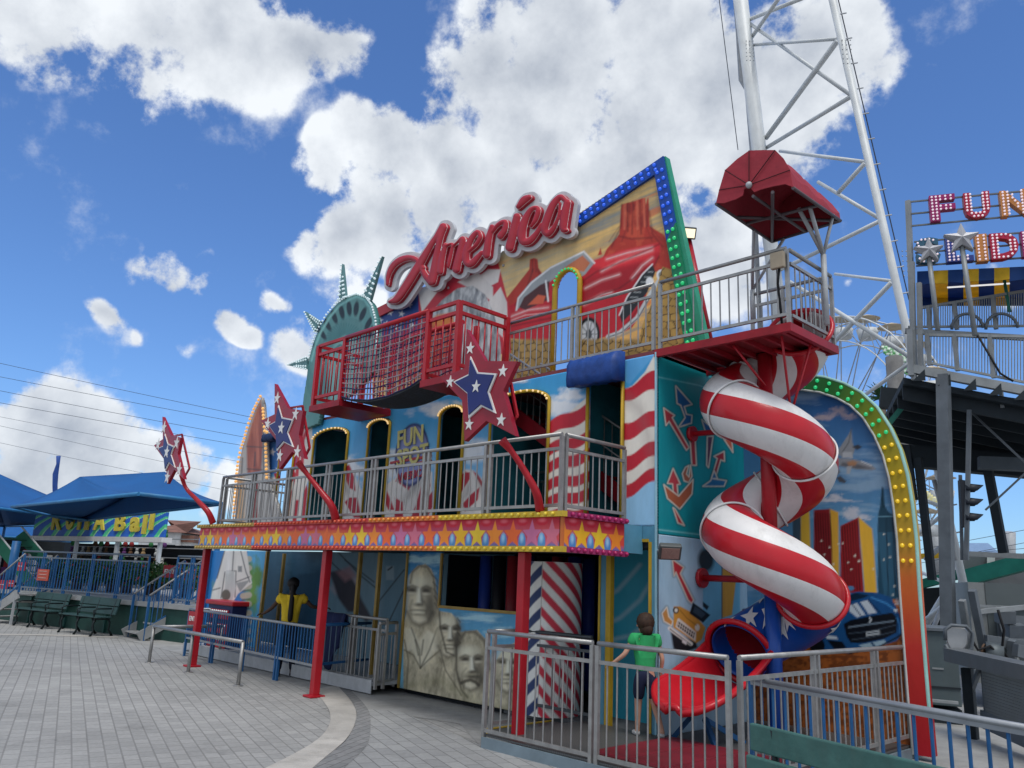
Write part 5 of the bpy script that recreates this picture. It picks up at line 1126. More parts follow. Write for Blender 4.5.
cv.poly(Tb([(215,552),(270,560),(278,572),(225,570)]),'#c2ccd2'); cv.poly(Tb([(225,575),(300,585),(320,615),(260,620)]),'#0b1018'); cv.poly(Tb([(545,425),(565,430),(560,445),(550,440)]),'#d0d8dc'); cv.poly(Tb([(380,600),(500,575),(515,595),(400,618)]),'#8fa8b4'); cv.line(Tb([(205,625),(330,640),(470,612),(590,548)]),1.6,'#0b1822'); cv.line(Tb([(440,590),(455,608)]),2,'#123a5c'); cv.line(Tb([(562,470),(575,500),(575,540)]),1.4,'#3f86c0',soft=.8); cv.ell(*Tb([(338,328)])[0],3.6,2.4,'#4a7fa6')
cv.build('painted_scene',wg,t=.08)
# border: offset of the outer polyline inwards
uvo=[np.array(PWG.hit(*p)) for p in outer]; uvo[0][1]=.06; 
WB=.205
def off(uv,d):
    o=[]
    for i in range(len(uv)):
        t=uv[min(i+1,len(uv)-1)]-uv[max(i-1,0)]; t/=np.linalg.norm(t); o.append(uv[i]+np.array([-t[1],t[0]])*d)
    return o
inn_=off(uvo,WB); 
cols=[(0,4,mat('border_red',(.42,.03,.02),.4)),(4,6,mat('border_orange',(.5,.2,.03),.4)),(6,9,mat('border_yellow',(.42,.3,.02),.4)),(9,12,mat('border_olive',(.16,.22,.02),.4)),(12,16,mat('border_dark_green',(.02,.14,.06),.4))]
# smooth colour: ribbon with its own canvas-like vertex colours
def border_ribbon():
    N_=160; uo=[];ui=[]; seg=[]; 
    cum=[0]; 
    for a,b_ in zip(uvo[:-1],uvo[1:]): cum.append(cum[-1]+np.linalg.norm(b_-a))
    tot=cum[-1]
    def at(arr,s_):
        for i in range(len(cum)-1):
            if s_<=cum[i+1]+1e-9: f=(s_-cum[i])/(cum[i+1]-cum[i]); return arr[i]*(1-f)+arr[i+1]*f
        return arr[-1]
    stops=[(0,'#9a1622'),(.2,'#b03028'),(.33,'#b8602a'),(.40,'#a8862a'),(.55,'#9a8a24'),(.70,'#6a7a24'),(.8,'#2f6a34'),(1,'#1c5c3a')]
    V=[];F=[];Cc=[]
    for i in range(N_+1):
        s_=tot*i/N_; a=at(uvo,s_); b_=at(inn_,s_); f=i/N_
        for k in range(len(stops)-1):
            if f<=stops[k+1][0]: g=(f-stops[k][0])/(stops[k+1][0]-stops[k][0]); col=c(stops[k][1])*(1-g)+c(stops[k+1][1])*g; break
        for q,w in ((a,-.1),(a,.05),(b_,.05),(b_,.0)): V.append(PWG.P(*q,w)); Cc.append(col)
    for i in range(N_):
        for k in range(3): a=4*i+k; F.append((a,a+1,a+5,a+4))
    b=MB(); b.add(V,F); me=b.mesh('lamp_border',MP); at_=me.color_attributes.new('Col','FLOAT_COLOR','POINT'); at_.data.foreach_set('color',np.c_[np.array(Cc),np.ones(len(Cc))].astype(np.float32).ravel()); link('lamp_border',me,wg)
    return at,tot
at,tot=border_ribbon()
Bg=[];By=[]; n=int(tot/.17)
for i in range(n):
    f=i/n
    if f<.335: continue
    for q in (.28,.72):
        s_=tot*f; a=at(uvo,s_);b_=at(inn_,s_); p=PWG.P(*(a*(1-q)+b_*q),.055); (By if f<.63 else Bg).append(p)
bulbs(By,.026,BY,wg,cap=50); bulbs(Bg,.026,BG,wg,cap=50)
b=MB().tube([PWG.P(*q,.05) for q in inn_],.016,6); b.build('inner_moulding',mat('pale_moulding',(.5,.52,.5),.5),wg)
b=MB().tube([PWG.P(*q,.03) for q in uvo],.025,6); b.build('outer_moulding',mat('pale_green_edge',(.3,.55,.5),.5),wg)
b=MB().box((-400,-200,-.02),(200,500,0)) if 0 else None
b=MB().quad([(-600,-300,0),(400,-300,0),(400,900,0),(-600,900,0)]); g=b.build('ground',CONC,None); g['kind']='structure'
# ================================================================ LEFT BACKGROUND
def npa(*a): return np.array(a,float)
A0=oz(20,622); A1=oz(196,645); Ud=(A1-A0)[:2]; Ud=Ud/np.linalg.norm(Ud); Nd=npa(Ud[1],-Ud[0]); 
if Nd@(-A0[:2])<0: Nd=-Nd
PL_=Plane((A0[0],A0[1],0),(Ud[0],Ud[1],0),(Nd[0],Nd[1],0))
def PLo(d): return Plane((A0[0]-Nd[0]*d,A0[1]-Nd[1]*d,0),(Ud[0],Ud[1],0),(Nd[0],Nd[1],0))
ZK=.85; Nd3=npa(Nd[0],Nd[1],0)
uL=PL_.hit(-60,600)[0]; uR=PL_.hit(203,600)[0]
rd=empty('raised_deck',PL_.P((uL+uR)/2,0),'raised queue deck with dark green skirt behind the benches','deck')
def pbox(b,pl,u0,u1,v0,v1,w0,w1,m=0):
    P=[pl.P(u,v,w) for v in (v0,v1) for u,w in ((u0,w1),(u1,w1),(u1,w0),(u0,w0))]; return b.hexa(P,m)
pbox(MB(),PL_,uL,uR,0,ZK-.12,-.1,0).build('skirt',DGREEN,rd); pbox(MB(),PL_,uL,uR,ZK-.115,ZK,-9,.08).build('deck_edge',mat('deck_grey',(.3,.31,.31),.6),rd)
for k in range(8): u=uL+(uR-uL)*k/7; pbox(MB(),PL_,u-.03,u+.03,0,ZK-.12,.005,.05).build('skirt_batten',mat('green_batten',(.02,.09,.08),.6),rd)
uS0=PL_.hit(143,600)[0]; uS1=PL_.hit(172,600)[0]
railing('deck_fence','blue picket railing along the raised deck, behind the green benches',PL_.P(PL_.hit(14,600)[0],ZK,-.02),PL_.P(uS0,ZK,-.02),1.1,5,top=mat('rail_grey_blue',(.16,.2,.25),.5,.3),pick=BLUEP,post=BLUEP,gap=.14,pr=.014)
railing('deck_fence','short blue picket railing on the raised deck, right of the grey stairs',PL_.P(uS1,ZK,-.02),PL_.P(uR,ZK,-.02),1.1,2,top=mat('rail_grey_blue',(.16,.2,.25),.5,.3),pick=BLUEP,post=BLUEP,gap=.14,pr=.014)
# stairs
def steps(label,pb,dirv,run,wid,n,hand=True):
    """pb bottom front-left corner on the ground, dirv unit vector of ascent"""
    dv=npa(dirv[0],dirv[1],0); dv/=np.linalg.norm(dv); sd=npa(-dv[1],dv[0],0); t=empty('stairs',pb,label,'stairs')
    top=pb+dv*run+npa(0,0,ZK)
    for s_ in (0,wid):
        b=MB(); b.bar(pb+sd*s_+npa(0,0,.08),top+sd*s_-npa(0,0,.05),.05,.24); b.build('stringer',mat('grey_stair',(.33,.34,.34),.55,.2,dirt=.3),t)
        b=MB(); b.bar(pb+sd*s_+dv*run*.93,pb+sd*s_+dv*run*.93+npa(0,0,ZK-.12),.05,.06); b.build('stair_leg',GREYP,t)
    for i in range(n):
        p=pb+dv*run*(i+.5)/n+npa(0,0,ZK*(i+.6)/n); b=MB(); q=[p+sd*.03-dv*.13,p+sd*(wid-.03)-dv*.13,p+sd*(wid-.03)+dv*.13,p+sd*.03+dv*.13]; b.hexa(q+[x+npa(0,0,.035) for x in q]); b.build('tread',mat('grey_stair2',(.38,.38,.37),.6,.2),t)
    if hand:
        for s_ in (0,wid):
            a_=pb+sd*s_+dv*.12; d_=top+sd*s_; up=npa(0,0,1.)
            MB().tube([a_+up*1.02,d_+up*1.02],.025,8).build('handrail',STEEL,t)
            b=MB()
            for f in (0,.5,1): p=a_+(d_-a_)*f; b.bar(p,p+up*1.0,.05,.05)
            b.bar(a_+up*.25,d_+up*.2,.03,.04)
            for i in range(1,10): 
                if i!=5: p=a_+(d_-a_)*i/10; b.tube([p+up*.25,p+up*1.0],.013,5)
            b.build('stair_balusters',BLUEP,t)
    return t
sb=oz(139,641); st_=oz(178,604,ZK); dv=(st_-sb)[:2]; 
steps('grey metal stairs with blue sides and steel handrails up to the raised deck',oz(138,641),(-Nd*1.0+Ud*.25),1.25,1.1,4)
steps('grey metal stairs at the far left edge of the raised deck',oz(-20,622),(-Nd*.2+Ud*1.0),1.3,1.0,4)
# benches
BG_=mat('bench_green',(.028,.07,.07),.55,0,.2,4,bump=.15,bscale=20); BI=mat('bench_iron',(.012,.02,.022),.55,.2)
def bench(label,origin,ud,L=1.6,group=None):
    ud=npa(ud[0],ud[1],0);ud/=np.linalg.norm(ud); nd=npa(ud[1],-ud[0],0)     # nd = front direction
    if nd@(CAM-origin)<0 and group: nd=-nd
    t=empty('park_bench',origin,label,'bench',group)
    def bx(b,u0,u1,a,b_,th):  # slab between (w,z) points a and b_
        a=npa(*a);b_=npa(*b_); d=b_-a; d/=np.linalg.norm(d); nn=npa(-d[1],d[0])*th
        P=[]
        for u in (u0,u1):
            for q in (a,b_,b_+nn,a+nn): P.append(origin+ud*u+nd*q[0]+npa(0,0,q[1]))
        b.add(P,[(0,1,2,3),(7,6,5,4),(0,4,5,1),(1,5,6,2),(2,6,7,3),(3,7,4,0)])
    for k,(a,b_) in enumerate((((.48,.43),(.37,.43)),((.35,.43),(.24,.43)),((.22,.43),(.11,.43)))): b=MB(); bx(b,0,L,a,b_,-.035); b.build('seat_plank',BG_,t,bevel=.008)
    for a,b_ in (((.04,.50),(.0,.68)),((-.005,.70),(-.045,.88))): b=MB(); bx(b,0,L,a,b_,.035); b.build('back_plank',BG_,t,bevel=.008)
    for u in ((.15,L/2,L-.15)):
        b=MB(); f=lambda w,z: origin+ud*u+nd*w+npa(0,0,z)
        b.tube([f(.5,.0),f(.44,.12),f(.47,.28),f(.42,.4)],[.03,.022,.022,.03],6).tube([f(-.05,0),f(.06,.15),f(.05,.3),f(.1,.4)],[.03,.022,.022,.03],6).tube([f(.45,.4),f(.08,.4),f(.03,.5),f(-.06,.86)],.022,6).tube([f(.46,.42),f(.5,.6),f(.4,.64),f(.05,.64)],.018,6); b.build('iron_frame',BI,t)
    return t
bench('dark green slatted bench by the raised deck, left of the pair',oz(43,624.5)+Nd3*.35,Ud,1.75,'benches by the raised deck'); bench('dark green slatted bench nearest the grey stairs',oz(88,631)+Nd3*.35,Ud,1.75,'benches by the raised deck')
# signs
def sign(label,pl,x0,x1,y0,y1,w,col,text=None,tcol=WHITEPL,lines=0,cat='sign'):
    u0,v1=pl.hit(x0,y0);u1,v0=pl.hit(x1,y1); o=empty('notice_sign',pl.P((u0+u1)/2,v0,w),label,cat)
    pbox(MB(),pl,u0,u1,v0,v1,w-.02,w).build('panel',col,o)
    if text: text3('sign_text',text,pl,(u0+u1)/2,(v0+v1)/2,(v1-v0)*.34,tcol,o,width=(u1-u0)*.75,w=w+.012,ext=.01,bold=.02)
    if lines:
        for i in range(lines): vv=v0+(v1-v0)*(i+.7)/(lines+.4); pbox(MB(),pl,u0+(u1-u0)*.15,u1-(u1-u0)*.15,vv,vv+(v1-v0)*.07,w+.001,w+.008).build('printed_line',tcol,o)
    return o
RS=mat('sign_red_board',(.42,.02,.03),.5); OS=mat('sign_orange_red',(.55,.09,.05),.5)
sign('small dark red square notice on the blue railing at the far left',PL_,20,26,562,571,.05,RS,lines=1)
sign('orange-red notice board with pale lines on the blue railing above the left bench',PL_,40,49,569,581,.05,OS,lines=3,tcol=mat('pale_pink',(.6,.35,.3),.6))
sign('red EXIT sign beside the top of the grey stairs',PLo(1.6),164,176,565,578,.0,RS,'EXIT')
sign('pair-left small red notice low on the railing at the frame edge',PL_,2.5,7.5,580,590,.05,RS,lines=1)
sign('small red notice low on the railing, just right of another at the frame edge',PL_,10,15.5,580,587,.05,RS,lines=1)
# orange tarpaulin + hedge
pt=PLo(3.2); u0,v1=pt.hit(176,569);u1,v0=pt.hit(203,585); b=MB(); vs=[];fs=[];n=24
for i in range(n+1):
    u=u0+(u1-u0)*i/n; w=.05*math.sin(i*1.9)
    vs+=[pt.P(u,v1+.03*math.sin(i*.9),w),pt.P(u,v0+.02*math.sin(i*1.3),w*1.3)]
for i in range(n): fs.append((2*i,2*i+1,2*i+3,2*i+2))
b.add(vs,fs,0,True); o=b.build('orange_banner',mat('orange_fabric',(.75,.1,.02),.6,0,.25,5),None,fix=False); o.modifiers.new('t','SOLIDIFY').thickness=.01; tag(o,'bright orange fabric sheet hung behind the deck hedge','banner')
LEAFG=[mat('leaf_dark',(.025,.08,.028),.6,0,.3,2),mat('leaf_mid',(.05,.14,.04),.6,0,.3,2),mat('leaf_light',(.09,.2,.05),.6,0,.3,2),mat('blossom',(.5,.08,.06),.6)]
def leaves(name,label,cat,pts_fn,N_,size,flower=.0,kind=None,parent=None,pal=(0,1,2)):
    V=[];F=[];Mi=[]
    for i in range(N_):
        p=np.array(pts_fn()); a=rng.normal(size=3);a/=np.linalg.norm(a); b_=np.cross(a,rng.normal(size=3)); b_/=np.linalg.norm(b_); s_=size*rng.uniform(.6,1.3); k=len(V)
        V+=[tuple(p-a*s_),tuple(p+b_*s_*.45),tuple(p+a*s_),tuple(p-b_*s_*.45)]; F.append((k,k+1,k+2,k+3)); Mi.append(3 if rng.random()<flower else pal[int(rng.integers(0,len(pal)))])
    b=MB(); b.v=V;b.f=F;b.m=Mi;b.sm=[False]*len(F); o=b.build(name,LEAFG,parent,fix=False)
    if label: tag(o,label,cat,kind=kind)
    return o
ph=PLo(2.6)
def plant(label,x,y0,y1,rx,flower=.05,grp='shrubs along the raised deck'):
    u,v1=ph.hit(x,y0); v0=ZK; c0=ph.P(u,0,0); t=empty('potted_shrub',ph.P(u,ZK),label,'plant',grp)
    MB().tube([ph.P(u,ZK),ph.P(u,ZK+.3)],[.16,.2],10).build('pot',mat('pot_dark',(.05,.04,.04),.7),t)
    def f():
        d=rng.normal(size=3); d/=np.linalg.norm(d); d*=rng.random()**.4; return ph.P(u,(ZK+.25+max(v1,ZK+.9))/2,0)+d*npa(rx,rx,(max(v1,ZK+.9)-ZK-.1)/2)
    leaves('foliage',None,None,f,700,.075,flower,parent=t)
for i,(x,y) in enumerate(((62,572),(78,580),(95,574),(112,582),(128,576),(152,584))):
    plant(['bushy green shrub on the deck, leftmost behind the bench','low green shrub on the deck, second from the left','taller leafy shrub on the deck behind the gap between benches','low shrub on the deck, fourth from the left','leafy green shrub on the deck just left of the grey stairs','green shrub on the deck behind the grey stairs'][i],x,y,598,.55,.03)
plant('flowering shrub with small red blossoms below the orange sheet',187,583,600,.8,.14)
# booth
pbt=Plane(od(95,560,31)*npa(1,1,0),(Ud[0],Ud[1],0),(Nd[0],Nd[1],0))
bo=empty('game_booth',pbt.P(0,0),'open game booth with shelves of prizes under a blue and green striped sign','booth')
u0,_=pbt.hit(28,560);u1,_=pbt.hit(160,560)
vb=pbt.hit(95,536.5)[1]; vt=pbt.hit(95,500)[1]
cv=Canvas(pbt,u0,u1,vb,vt,.03,'#2a62b8'); cv.px_()
ss=((cv.px*1.0+(cv.py-550)*1.5+8*np.sin(cv.py/9))/13)%1
cv.put(((ss>.35)&(ss<.62))*1.,'#4fc08a'); cv.put(((ss>.62)&(ss<.72))*1.,'#9adfa0')
cv.line([(26,553.5),(162,560)],3,'#c9c8c0') if 0 else None
cv.build('sign_board',bo,t=.1)
YL=mat('sign_letter_yellow',(.75,.6,.08),.45)
def letr(s_,x0,x1,y0,y1): 
    a_=pbt.hit(x0,y1);d_=pbt.hit(x1,y0); text3('sign_letter',s_,pbt,(a_[0]+d_[0])/2,(a_[1]+d_[1])/2,d_[1]-a_[1],YL,bo,width=d_[0]-a_[0],w=.07,ext=.06,bold=.035)
letr('B',115,128,514,531); letr('a',130,142,517,532); letr('l',142.5,149,515,534); letr('l',149.5,156,512,530)
for s_,x0,x1 in (('R',52,65),('o',66,77),('l',78,84),('l',85,92),('A',94,108)): letr(s_,x0,x1,511,530)
b=MB(); pbox(b,pbt,u0-.1,u1+.1,vb-.18,vb-.005,-.3,.12); b.build('white_gutter',WHITEPL,bo)
for x in (31,74,115,158): u=pbt.hit(x,560)[0]; pbox(MB(),pbt,u-.06,u+.06,0,vb-.19,-.06,.06).build('post',WHITEP,bo)
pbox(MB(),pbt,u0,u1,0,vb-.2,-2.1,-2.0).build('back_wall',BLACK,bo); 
for k in range(6):
    b=MB(); z=.9+.36*k; pbox(b,pbt,u0+.1,u1-.1,z,z+.03,-1.95+.0,-1.3-.1*k); b.build('shelf',mat('shelf_grey',(.34,.34,.34),.7),bo)
PZ=[mat('toy_%s'%n_,col,.8) for n_,col in (('brown',(.12,.06,.03)),('purple',(.12,.04,.15)),('white',(.4,.4,.38)),('green',(.04,.18,.06)),('red',(.3,.03,.03)),('tan',(.3,.2,.1)))]
for k in range(6):
    for i in range(16):
        if rng.random()<.3: continue
        u=u0+.3+(u1-u0-2.6)*i/15; z=.93+.36*k; q=pbt.P(u,z+.1,-1.6); b=MB().ball(q,.1,n=8,k=5,sc=(1,1,1.1)).ball(q+npa(0,0,.15),.07,n=8,k=4).ball(q+npa(.06,.03,.21),.025,n=5,k=3).ball(q+npa(-.06,-.03,.21),.025,n=5,k=3); b.build('plush_prize',PZ[int(rng.integers(0,6))],bo)
o=pbox(MB(),pbt,u0,u1,0,.95,-.35,-.0).build('counter',mat('counter_grey',(.12,.13,.14),.7),bo)
# house behind
hp=Plane(od(170,550,60)*npa(1,1,0),(RT[0],RT[1],0),(-FWD[0],-FWD[1],0)); hn=np.linalg.norm([RT[0],RT[1]]); hp.U/=hn; hp.N/=np.linalg.norm(hp.N)
ho=empty('house',hp.P(0,0),'white house with a reddish-brown hipped roof beyond the game booth','house')
ua,va=hp.hit(140,531);ub,vb_=hp.hit(181,531); pbox(MB(),hp,ua,ub,0,va,-8,0).build('wall',mat('house_white',(.7,.7,.68),.8),ho)
b=MB(); e=.5; P=[hp.P(ua-e,va,e),hp.P(ub+e*1.3,va,e),hp.P(ub+e,va,-8-e),hp.P(ua-e,va,-8-e),hp.P(ua+3,va+1.1,-4),hp.P(ub-2.8,va+1.1,-4)]; b.add(P,[(0,1,5,4),(1,2,5),(2,3,4,5),(3,0,4),(3,2,1,0)]); b.build('roof',mat('roof_brown',(.22,.11,.08),.8,0,.2,2),ho)
uw=hp.hit(170,545)[0]; pbox(MB(),hp,uw-.4,uw+.4,va-1.9,va-.9,.0,.03).build('window',mat('house_window',(.04,.05,.06),.2),ho)
ub2=hp.hit(189,540)[0]; v2=hp.hit(185,542)[1]; pbox(MB(),hp,ub+.02,ub2,0,v2,-6,-.5).build('side_wing',mat('house_white',(.7,.7,.68),.8),ho); pbox(MB(),hp,ub+.02,ub2+.3,v2,v2+.5,-6.2,-.2).build('porch_roof',mat('roof_brown',(.22,.11,.08),.8),ho)
# dark green tent
gp=Plane(od(180,560,34)*npa(1,1,0),hp.U,hp.N)
gt=empty('market_tent',gp.P(0,0),'dark green flat-topped tent behind the orange sheet','tent')
b=MB(); a_=gp.hit(158,553);m_=gp.hit(183,547);d_=gp.hit(206,555); f_=gp.hit(206,566); e_=gp.hit(160,565)
b.prism(gp,[a_,m_,d_,(d_[0],d_[1]-.25),(a_[0],a_[1]-.25)],-3,0); b.build('roof_fabric',mat('tent_green',(.02,.05,.045),.7),gt)
for u in (a_[0]+.1,d_[0]-.1): pbox(MB(),gp,u-.04,u+.04,0,a_[1]-.2,-.1,-.02).build('pole',WHITEP,gt)
pbox(MB(),gp,a_[0]+1.,d_[0]-.2,0,a_[1]-.3,-2.9,-2.8).build('back_cloth',mat('tent_back',(.015,.035,.03),.8),gt)
# green climbing frame stairs far left
gs=empty('green_staircase',od(30,600,27)*npa(1,1,0),'green steel staircase with white handrails descending to the right, far left','stairs')
for (x0,y0,x1,y1) in ((-12,531,38,592),(20,534,72,594)):
    D_=27 if x0<0 else 28.5; a_=od(x0,y0,D_);d_=od(x1,y1,D_); MB().bar(a_,d_,.08,.32).build('stringer',mat('slide_green',(.02,.16,.1),.5),gs); MB().tube([a_+(0,0,.26),d_+(0,0,.26)],.035,6).build('handrail',WHITEP,gs)
for i in range(9):
    f=i/9; MB().bar(od(-8+50*f,537+61*f,27),od(24+50*f,540+60*f,28.5),.22,.04).build('tread',mat('green_tread',(.02,.12,.08),.6),gs)
# dark mass behind the left structures : stall backs
bh=empty('dark_stall',od(20,560,38)*npa(1,1,0),'shaded stall row with pale hanging goods behind the green staircase','stall')
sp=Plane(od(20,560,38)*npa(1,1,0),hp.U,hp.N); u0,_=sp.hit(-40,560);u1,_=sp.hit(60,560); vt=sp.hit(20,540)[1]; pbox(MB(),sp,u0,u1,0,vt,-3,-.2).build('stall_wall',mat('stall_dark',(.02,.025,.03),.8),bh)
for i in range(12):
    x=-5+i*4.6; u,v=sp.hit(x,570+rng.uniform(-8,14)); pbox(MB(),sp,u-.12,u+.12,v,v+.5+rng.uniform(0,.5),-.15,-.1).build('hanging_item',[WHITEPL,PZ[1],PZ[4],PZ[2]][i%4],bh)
# shade sails
SAIL=mat('shade_fabric',(.012,.1,.3),.75,0,.1,.5,bump=.25,bscale=3)
def sail(label,corners,apex,z,posts,drop=.25,ridge=None):
    C_=[oz(x,y,z) for x,y in corners]; cen=sum(C_)/4; A_=[np.array(a,float) for a in apex]
    t=empty('shade_sail',cen*npa(1,1,0),label,'shade sail','blue shade sails by the raised deck'); n=10
    b=MB()
    # each of four sides: from edge to apex line, sagging inwards
    def patch(P0,P1,Q0,Q1):
        V=[];F=[]
        for i in range(n+1):
            for j in range(n+1):
                s_=i/n;q=j/n; e=P0*(1-s_)+P1*s_; a=Q0*(1-s_)+Q1*s_; e=e+(cen-e)*.05*math.sin(math.pi*s_)*npa(1,1,0)*1.; p=e*(1-q)+a*q; p=p-npa(0,0,1)*drop*math.sin(math.pi*q)*(.5+.5*math.sin(math.pi*s_)); V.append(p)
        for i in range(n):
            for j in range(n): k=i*(n+1)+j; F.append((k,k+1,k+n+2,k+n+1))
        b.add(V,F,0,True)
    a0,a1=A_[0],A_[-1]
    patch(C_[0],C_[1],a0,a0); patch(C_[1],C_[2],a0,a1); patch(C_[2],C_[3],a1,a1); patch(C_[3],C_[0],a1,a0)
    o=b.build('fabric',SAIL,t,fix=False); o.modifiers.new('t','SOLIDIFY').thickness=.01
    for i in range(4): MB().tube([C_[i]-(0,0,.02),C_[(i+1)%4]-(0,0,.02)],.05,6).build('frame_beam',mat('sail_blue_steel',(.04,.2,.42),.45),t)
    for i in posts:
        p=C_[i]; MB().tube([p*npa(1,1,0),p],.07,8).build('post',BLUEP,t)
    return t
zc=3.3
C4=[oz(x,y,zc) for x,y in ((12,506),(139,493),(223,503),(75,521))]; cen=sum(C4)/4
def apx(x,y,ref): D_=(ref-CAM)@FWD; return od(x,y,D_)
sail('blue shade sail behind the smallest star, widest of the three',((12,506),(139,493),(223,503),(75,521)),(apx(80,477,(C4[0]+C4[1]+C4[3])/3),apx(165,472,(C4[1]+C4[2]+C4[3])/3)),zc,(2,))
sail('upper blue shade sail cut by the left frame edge',((-190,512),(-75,498),(119,523.5),(5,526)),(apx(-60,458,oz(-30,515,zc)),apx(-10,470,oz(0,517,zc))),3.3,(0,3),.1)
sail('lower blue shade sail at the left edge, above the small notices',((-190,536),(-80,531),(92,541.5),(0,543)),(apx(-70,505,oz(-40,537,3)),apx(-20,507,oz(0,538,3))),3.0,(3,),.1)
MB_=MB().tube([od(17,541,24),od(17,541,24)*npa(1,1,0)+npa(0,0,ZK)],.12,10).build('shade_post',BLUEP,None); tag(MB_,'thick dark blue post under the lower left shade sail','post')
# blue streamer
o=MB().tube([od(54,600,60)*npa(1,1,0),od(55,485,60),od(55.5,474,60),od(58,464,60),od(58.5,456,60)],[.1,.18,.2,.12,.16],8).build('air_dancer',mat('streamer_blue',(.04,.1,.35),.6),None); tag(o,'thin blue inflatable tube standing up behind the shade sails','inflatable')
# power lines
for i,(ya,yb,xb) in enumerate(((363.5,418,252),(377,425,250),(391,438,246),(403,446,242),(417,462,238),(426,478,236),(443,492,232))):
    P=[]
    for k in range(13):
        t=k/12; x=-120+(xb+60+120)*t; 
        sl_=(yb-ya)/xb; y=ya+sl_*x-(-4*(t-.5)**2+1)*(-1.2)-1.2
        P.append(od(x,y,48-8*t if False else 50))
    o=MB().tube(P,.013 if i<4 else .009,4,caps=False).build('power_line',mat('cable_grey',(.05,.06,.08),.6),None); tag(o,['topmost','second from top','third from top','fourth from top','fifth from top','sixth from top','lowest'][i]+' of the thin overhead cables crossing the sky at left','cable','overhead cables')
# foreground steel barrier
fb=empty('barrier_rail',oz(238,686),'low steel tube barrier standing alone on the pavers in front of the queue fence','barrier')
Pb=[oz(149,662.5),oz(188,672.5),oz(238,686)]; tp=[oy(152.7,627,Pb[0][1]),None,oy(244,641,Pb[2][1])]; hh=(tp[0][2]+tp[2][2])/2
MB().tube([Pb[0]+(0,0,hh),Pb[2]+(0,0,hh)],.03,8).build('top_tube',STEEL,fb); MB().tube([Pb[0]+(0,0,hh-.01),Pb[0]+(.05,1.3,hh-.01)],.03,8).build('return_tube',STEEL,fb); MB().tube([Pb[0]+(.05,1.3,0),Pb[0]+(.05,1.3,hh)],.03,8).build('post',STEEL,fb)
for p in Pb: o=MB().tube([p,p+(0,0,hh)],.03,8).build('post',STEEL,fb); MB().tube([p,p+(0,0,.012)],.08,10).build('foot_plate',STEEL,o)
# blue queue fence
Q0=oz(184,656);Q1=oz(315,691)
hq=float(oy(318,628,Q1[1])[2])
railing('queue_fence','blue picket fence with grey top rail in front of the woman in yellow',Q0,Q1,hq,4,top=mat('rail_grey',(.33,.35,.37),.45,.5),pick=BLUEP,post=BLUEP,gap=.1,pr=.012,mid=.0,low=.35)
railing('queue_fence','left return of the blue picket fence beside the red console',Q0,Q0+npa(.1,1.1,0),hq,1,top=mat('rail_grey',(.33,.35,.37),.45,.5),pick=BLUEP,post=BLUEP,gap=.1,pr=.012,mid=0,ends=(0,1))
Q2=oz(366,684)
railing('queue_gate','low blue gate standing open beside the middle red porch post',Q1,Q2,.95,1,top=BLUEP,pick=mat('gate_bars',(.1,.16,.22),.5,.3),gap=.11,mid=.0,low=.38,ends=(0,0))
q0=oy(322,640,7.55);q1=oy(386,640,7.55)
railing('porch_railing','steel railing at the porch edge with the navy jacket on it',npa(q0[0],7.55,.1),npa(q1[0],7.55,.1),.98,2,gap=.12)
q0=oy(392,640,7.5);q1=oy(402,640,7.95)
railing('porch_railing','narrow steel railing between the porch and the carved-faces panel',npa(oy(373,640,7.3)[0],7.4,.1),npa(RX0-.05,7.85,.1),.93,1,gap=.12)
# jacket over the rail
J=oy(338,622,7.55); b=MB(); vs=[];fs=[];n=12;m=12
for i in range(n+1):
    for j in range(m+1):
        s_=i/n-.5; q=j/m; z=1.1-abs(q-.32)*1.05*(1.0+.25*math.cos(s_*6)) if q>.32 else 1.1-(.32-q)*.6; w=(q-.32)*.12+.03*math.sin(s_*14+q*4)+(.0 if q<.32 else .05); x=J[0]+s_*(.62-.25*max(0,q-.4)); vs.append((x,7.55-w,z+.02))
for i in range(n):
    for j in range(m): k=i*(m+1)+j; fs.append((k,k+1,k+m+2,k+m+1))
b.add(vs,fs,0,True); o=b.build('draped_jacket',mat('navy_cloth',(.012,.02,.07),.85,0,.2,6),None,fix=False); o.modifiers.new('t','SOLIDIFY').thickness=.03; tag(o,'dark navy jacket draped over the steel porch railing','jacket')
# operator console
c0=oz(216,665); cs=empty('operator_console',(c0[0],7.65,0),'red console with white-dotted front behind the left end of the queue fence','console')
x0,x1=float(oy(204,630,7.65)[0]),float(oy(232,630,7.65)[0]); zt_=float(oy(218,600,7.65)[2])
MB().box((x0,7.6,zt_-.09),(x1,8.05,zt_)).build('top',RED,cs,bevel=.02); MB().box((x0+.08,7.65,0),(x1-.08,8.0,zt_-.09)).build('cabinet',mat('console_navy',(.02,.03,.12),.5),cs); 
for k in range(3):
    MB().box((x0+.2,7.63,.2+k*.27),(x1-.2,7.649,.38+k*.27)).build('red_panel',RED,cs)
bulbs([(x0+.15+i*.09,7.62,zt_-.2-.27*k) for k in range(3) for i in range(int((x1-x0-.3)/.09))],.018,BWh,cs,cap=60)
sign('red ENTRY sign tied to the left corner of the blue queue fence',Plane((0,Q0[1],0),(1,0,0),(0,-1,0)),193,205,611,627,.08,RS,'ENTRY')
# ================================================================ RIGHT BACKGROUND
def seg(b,x0,y0,D0,x1,y1,D1,rad,n=8,m=0): b.tube([od(x0,y0,D0),od(x1,y1,D1)],rad,n,m); return b
tw=empty('lattice_tower',od(960,700,19)*npa(1,1,0),'tall white lattice tower of round legs and diagonal braces rising out of frame','tower')
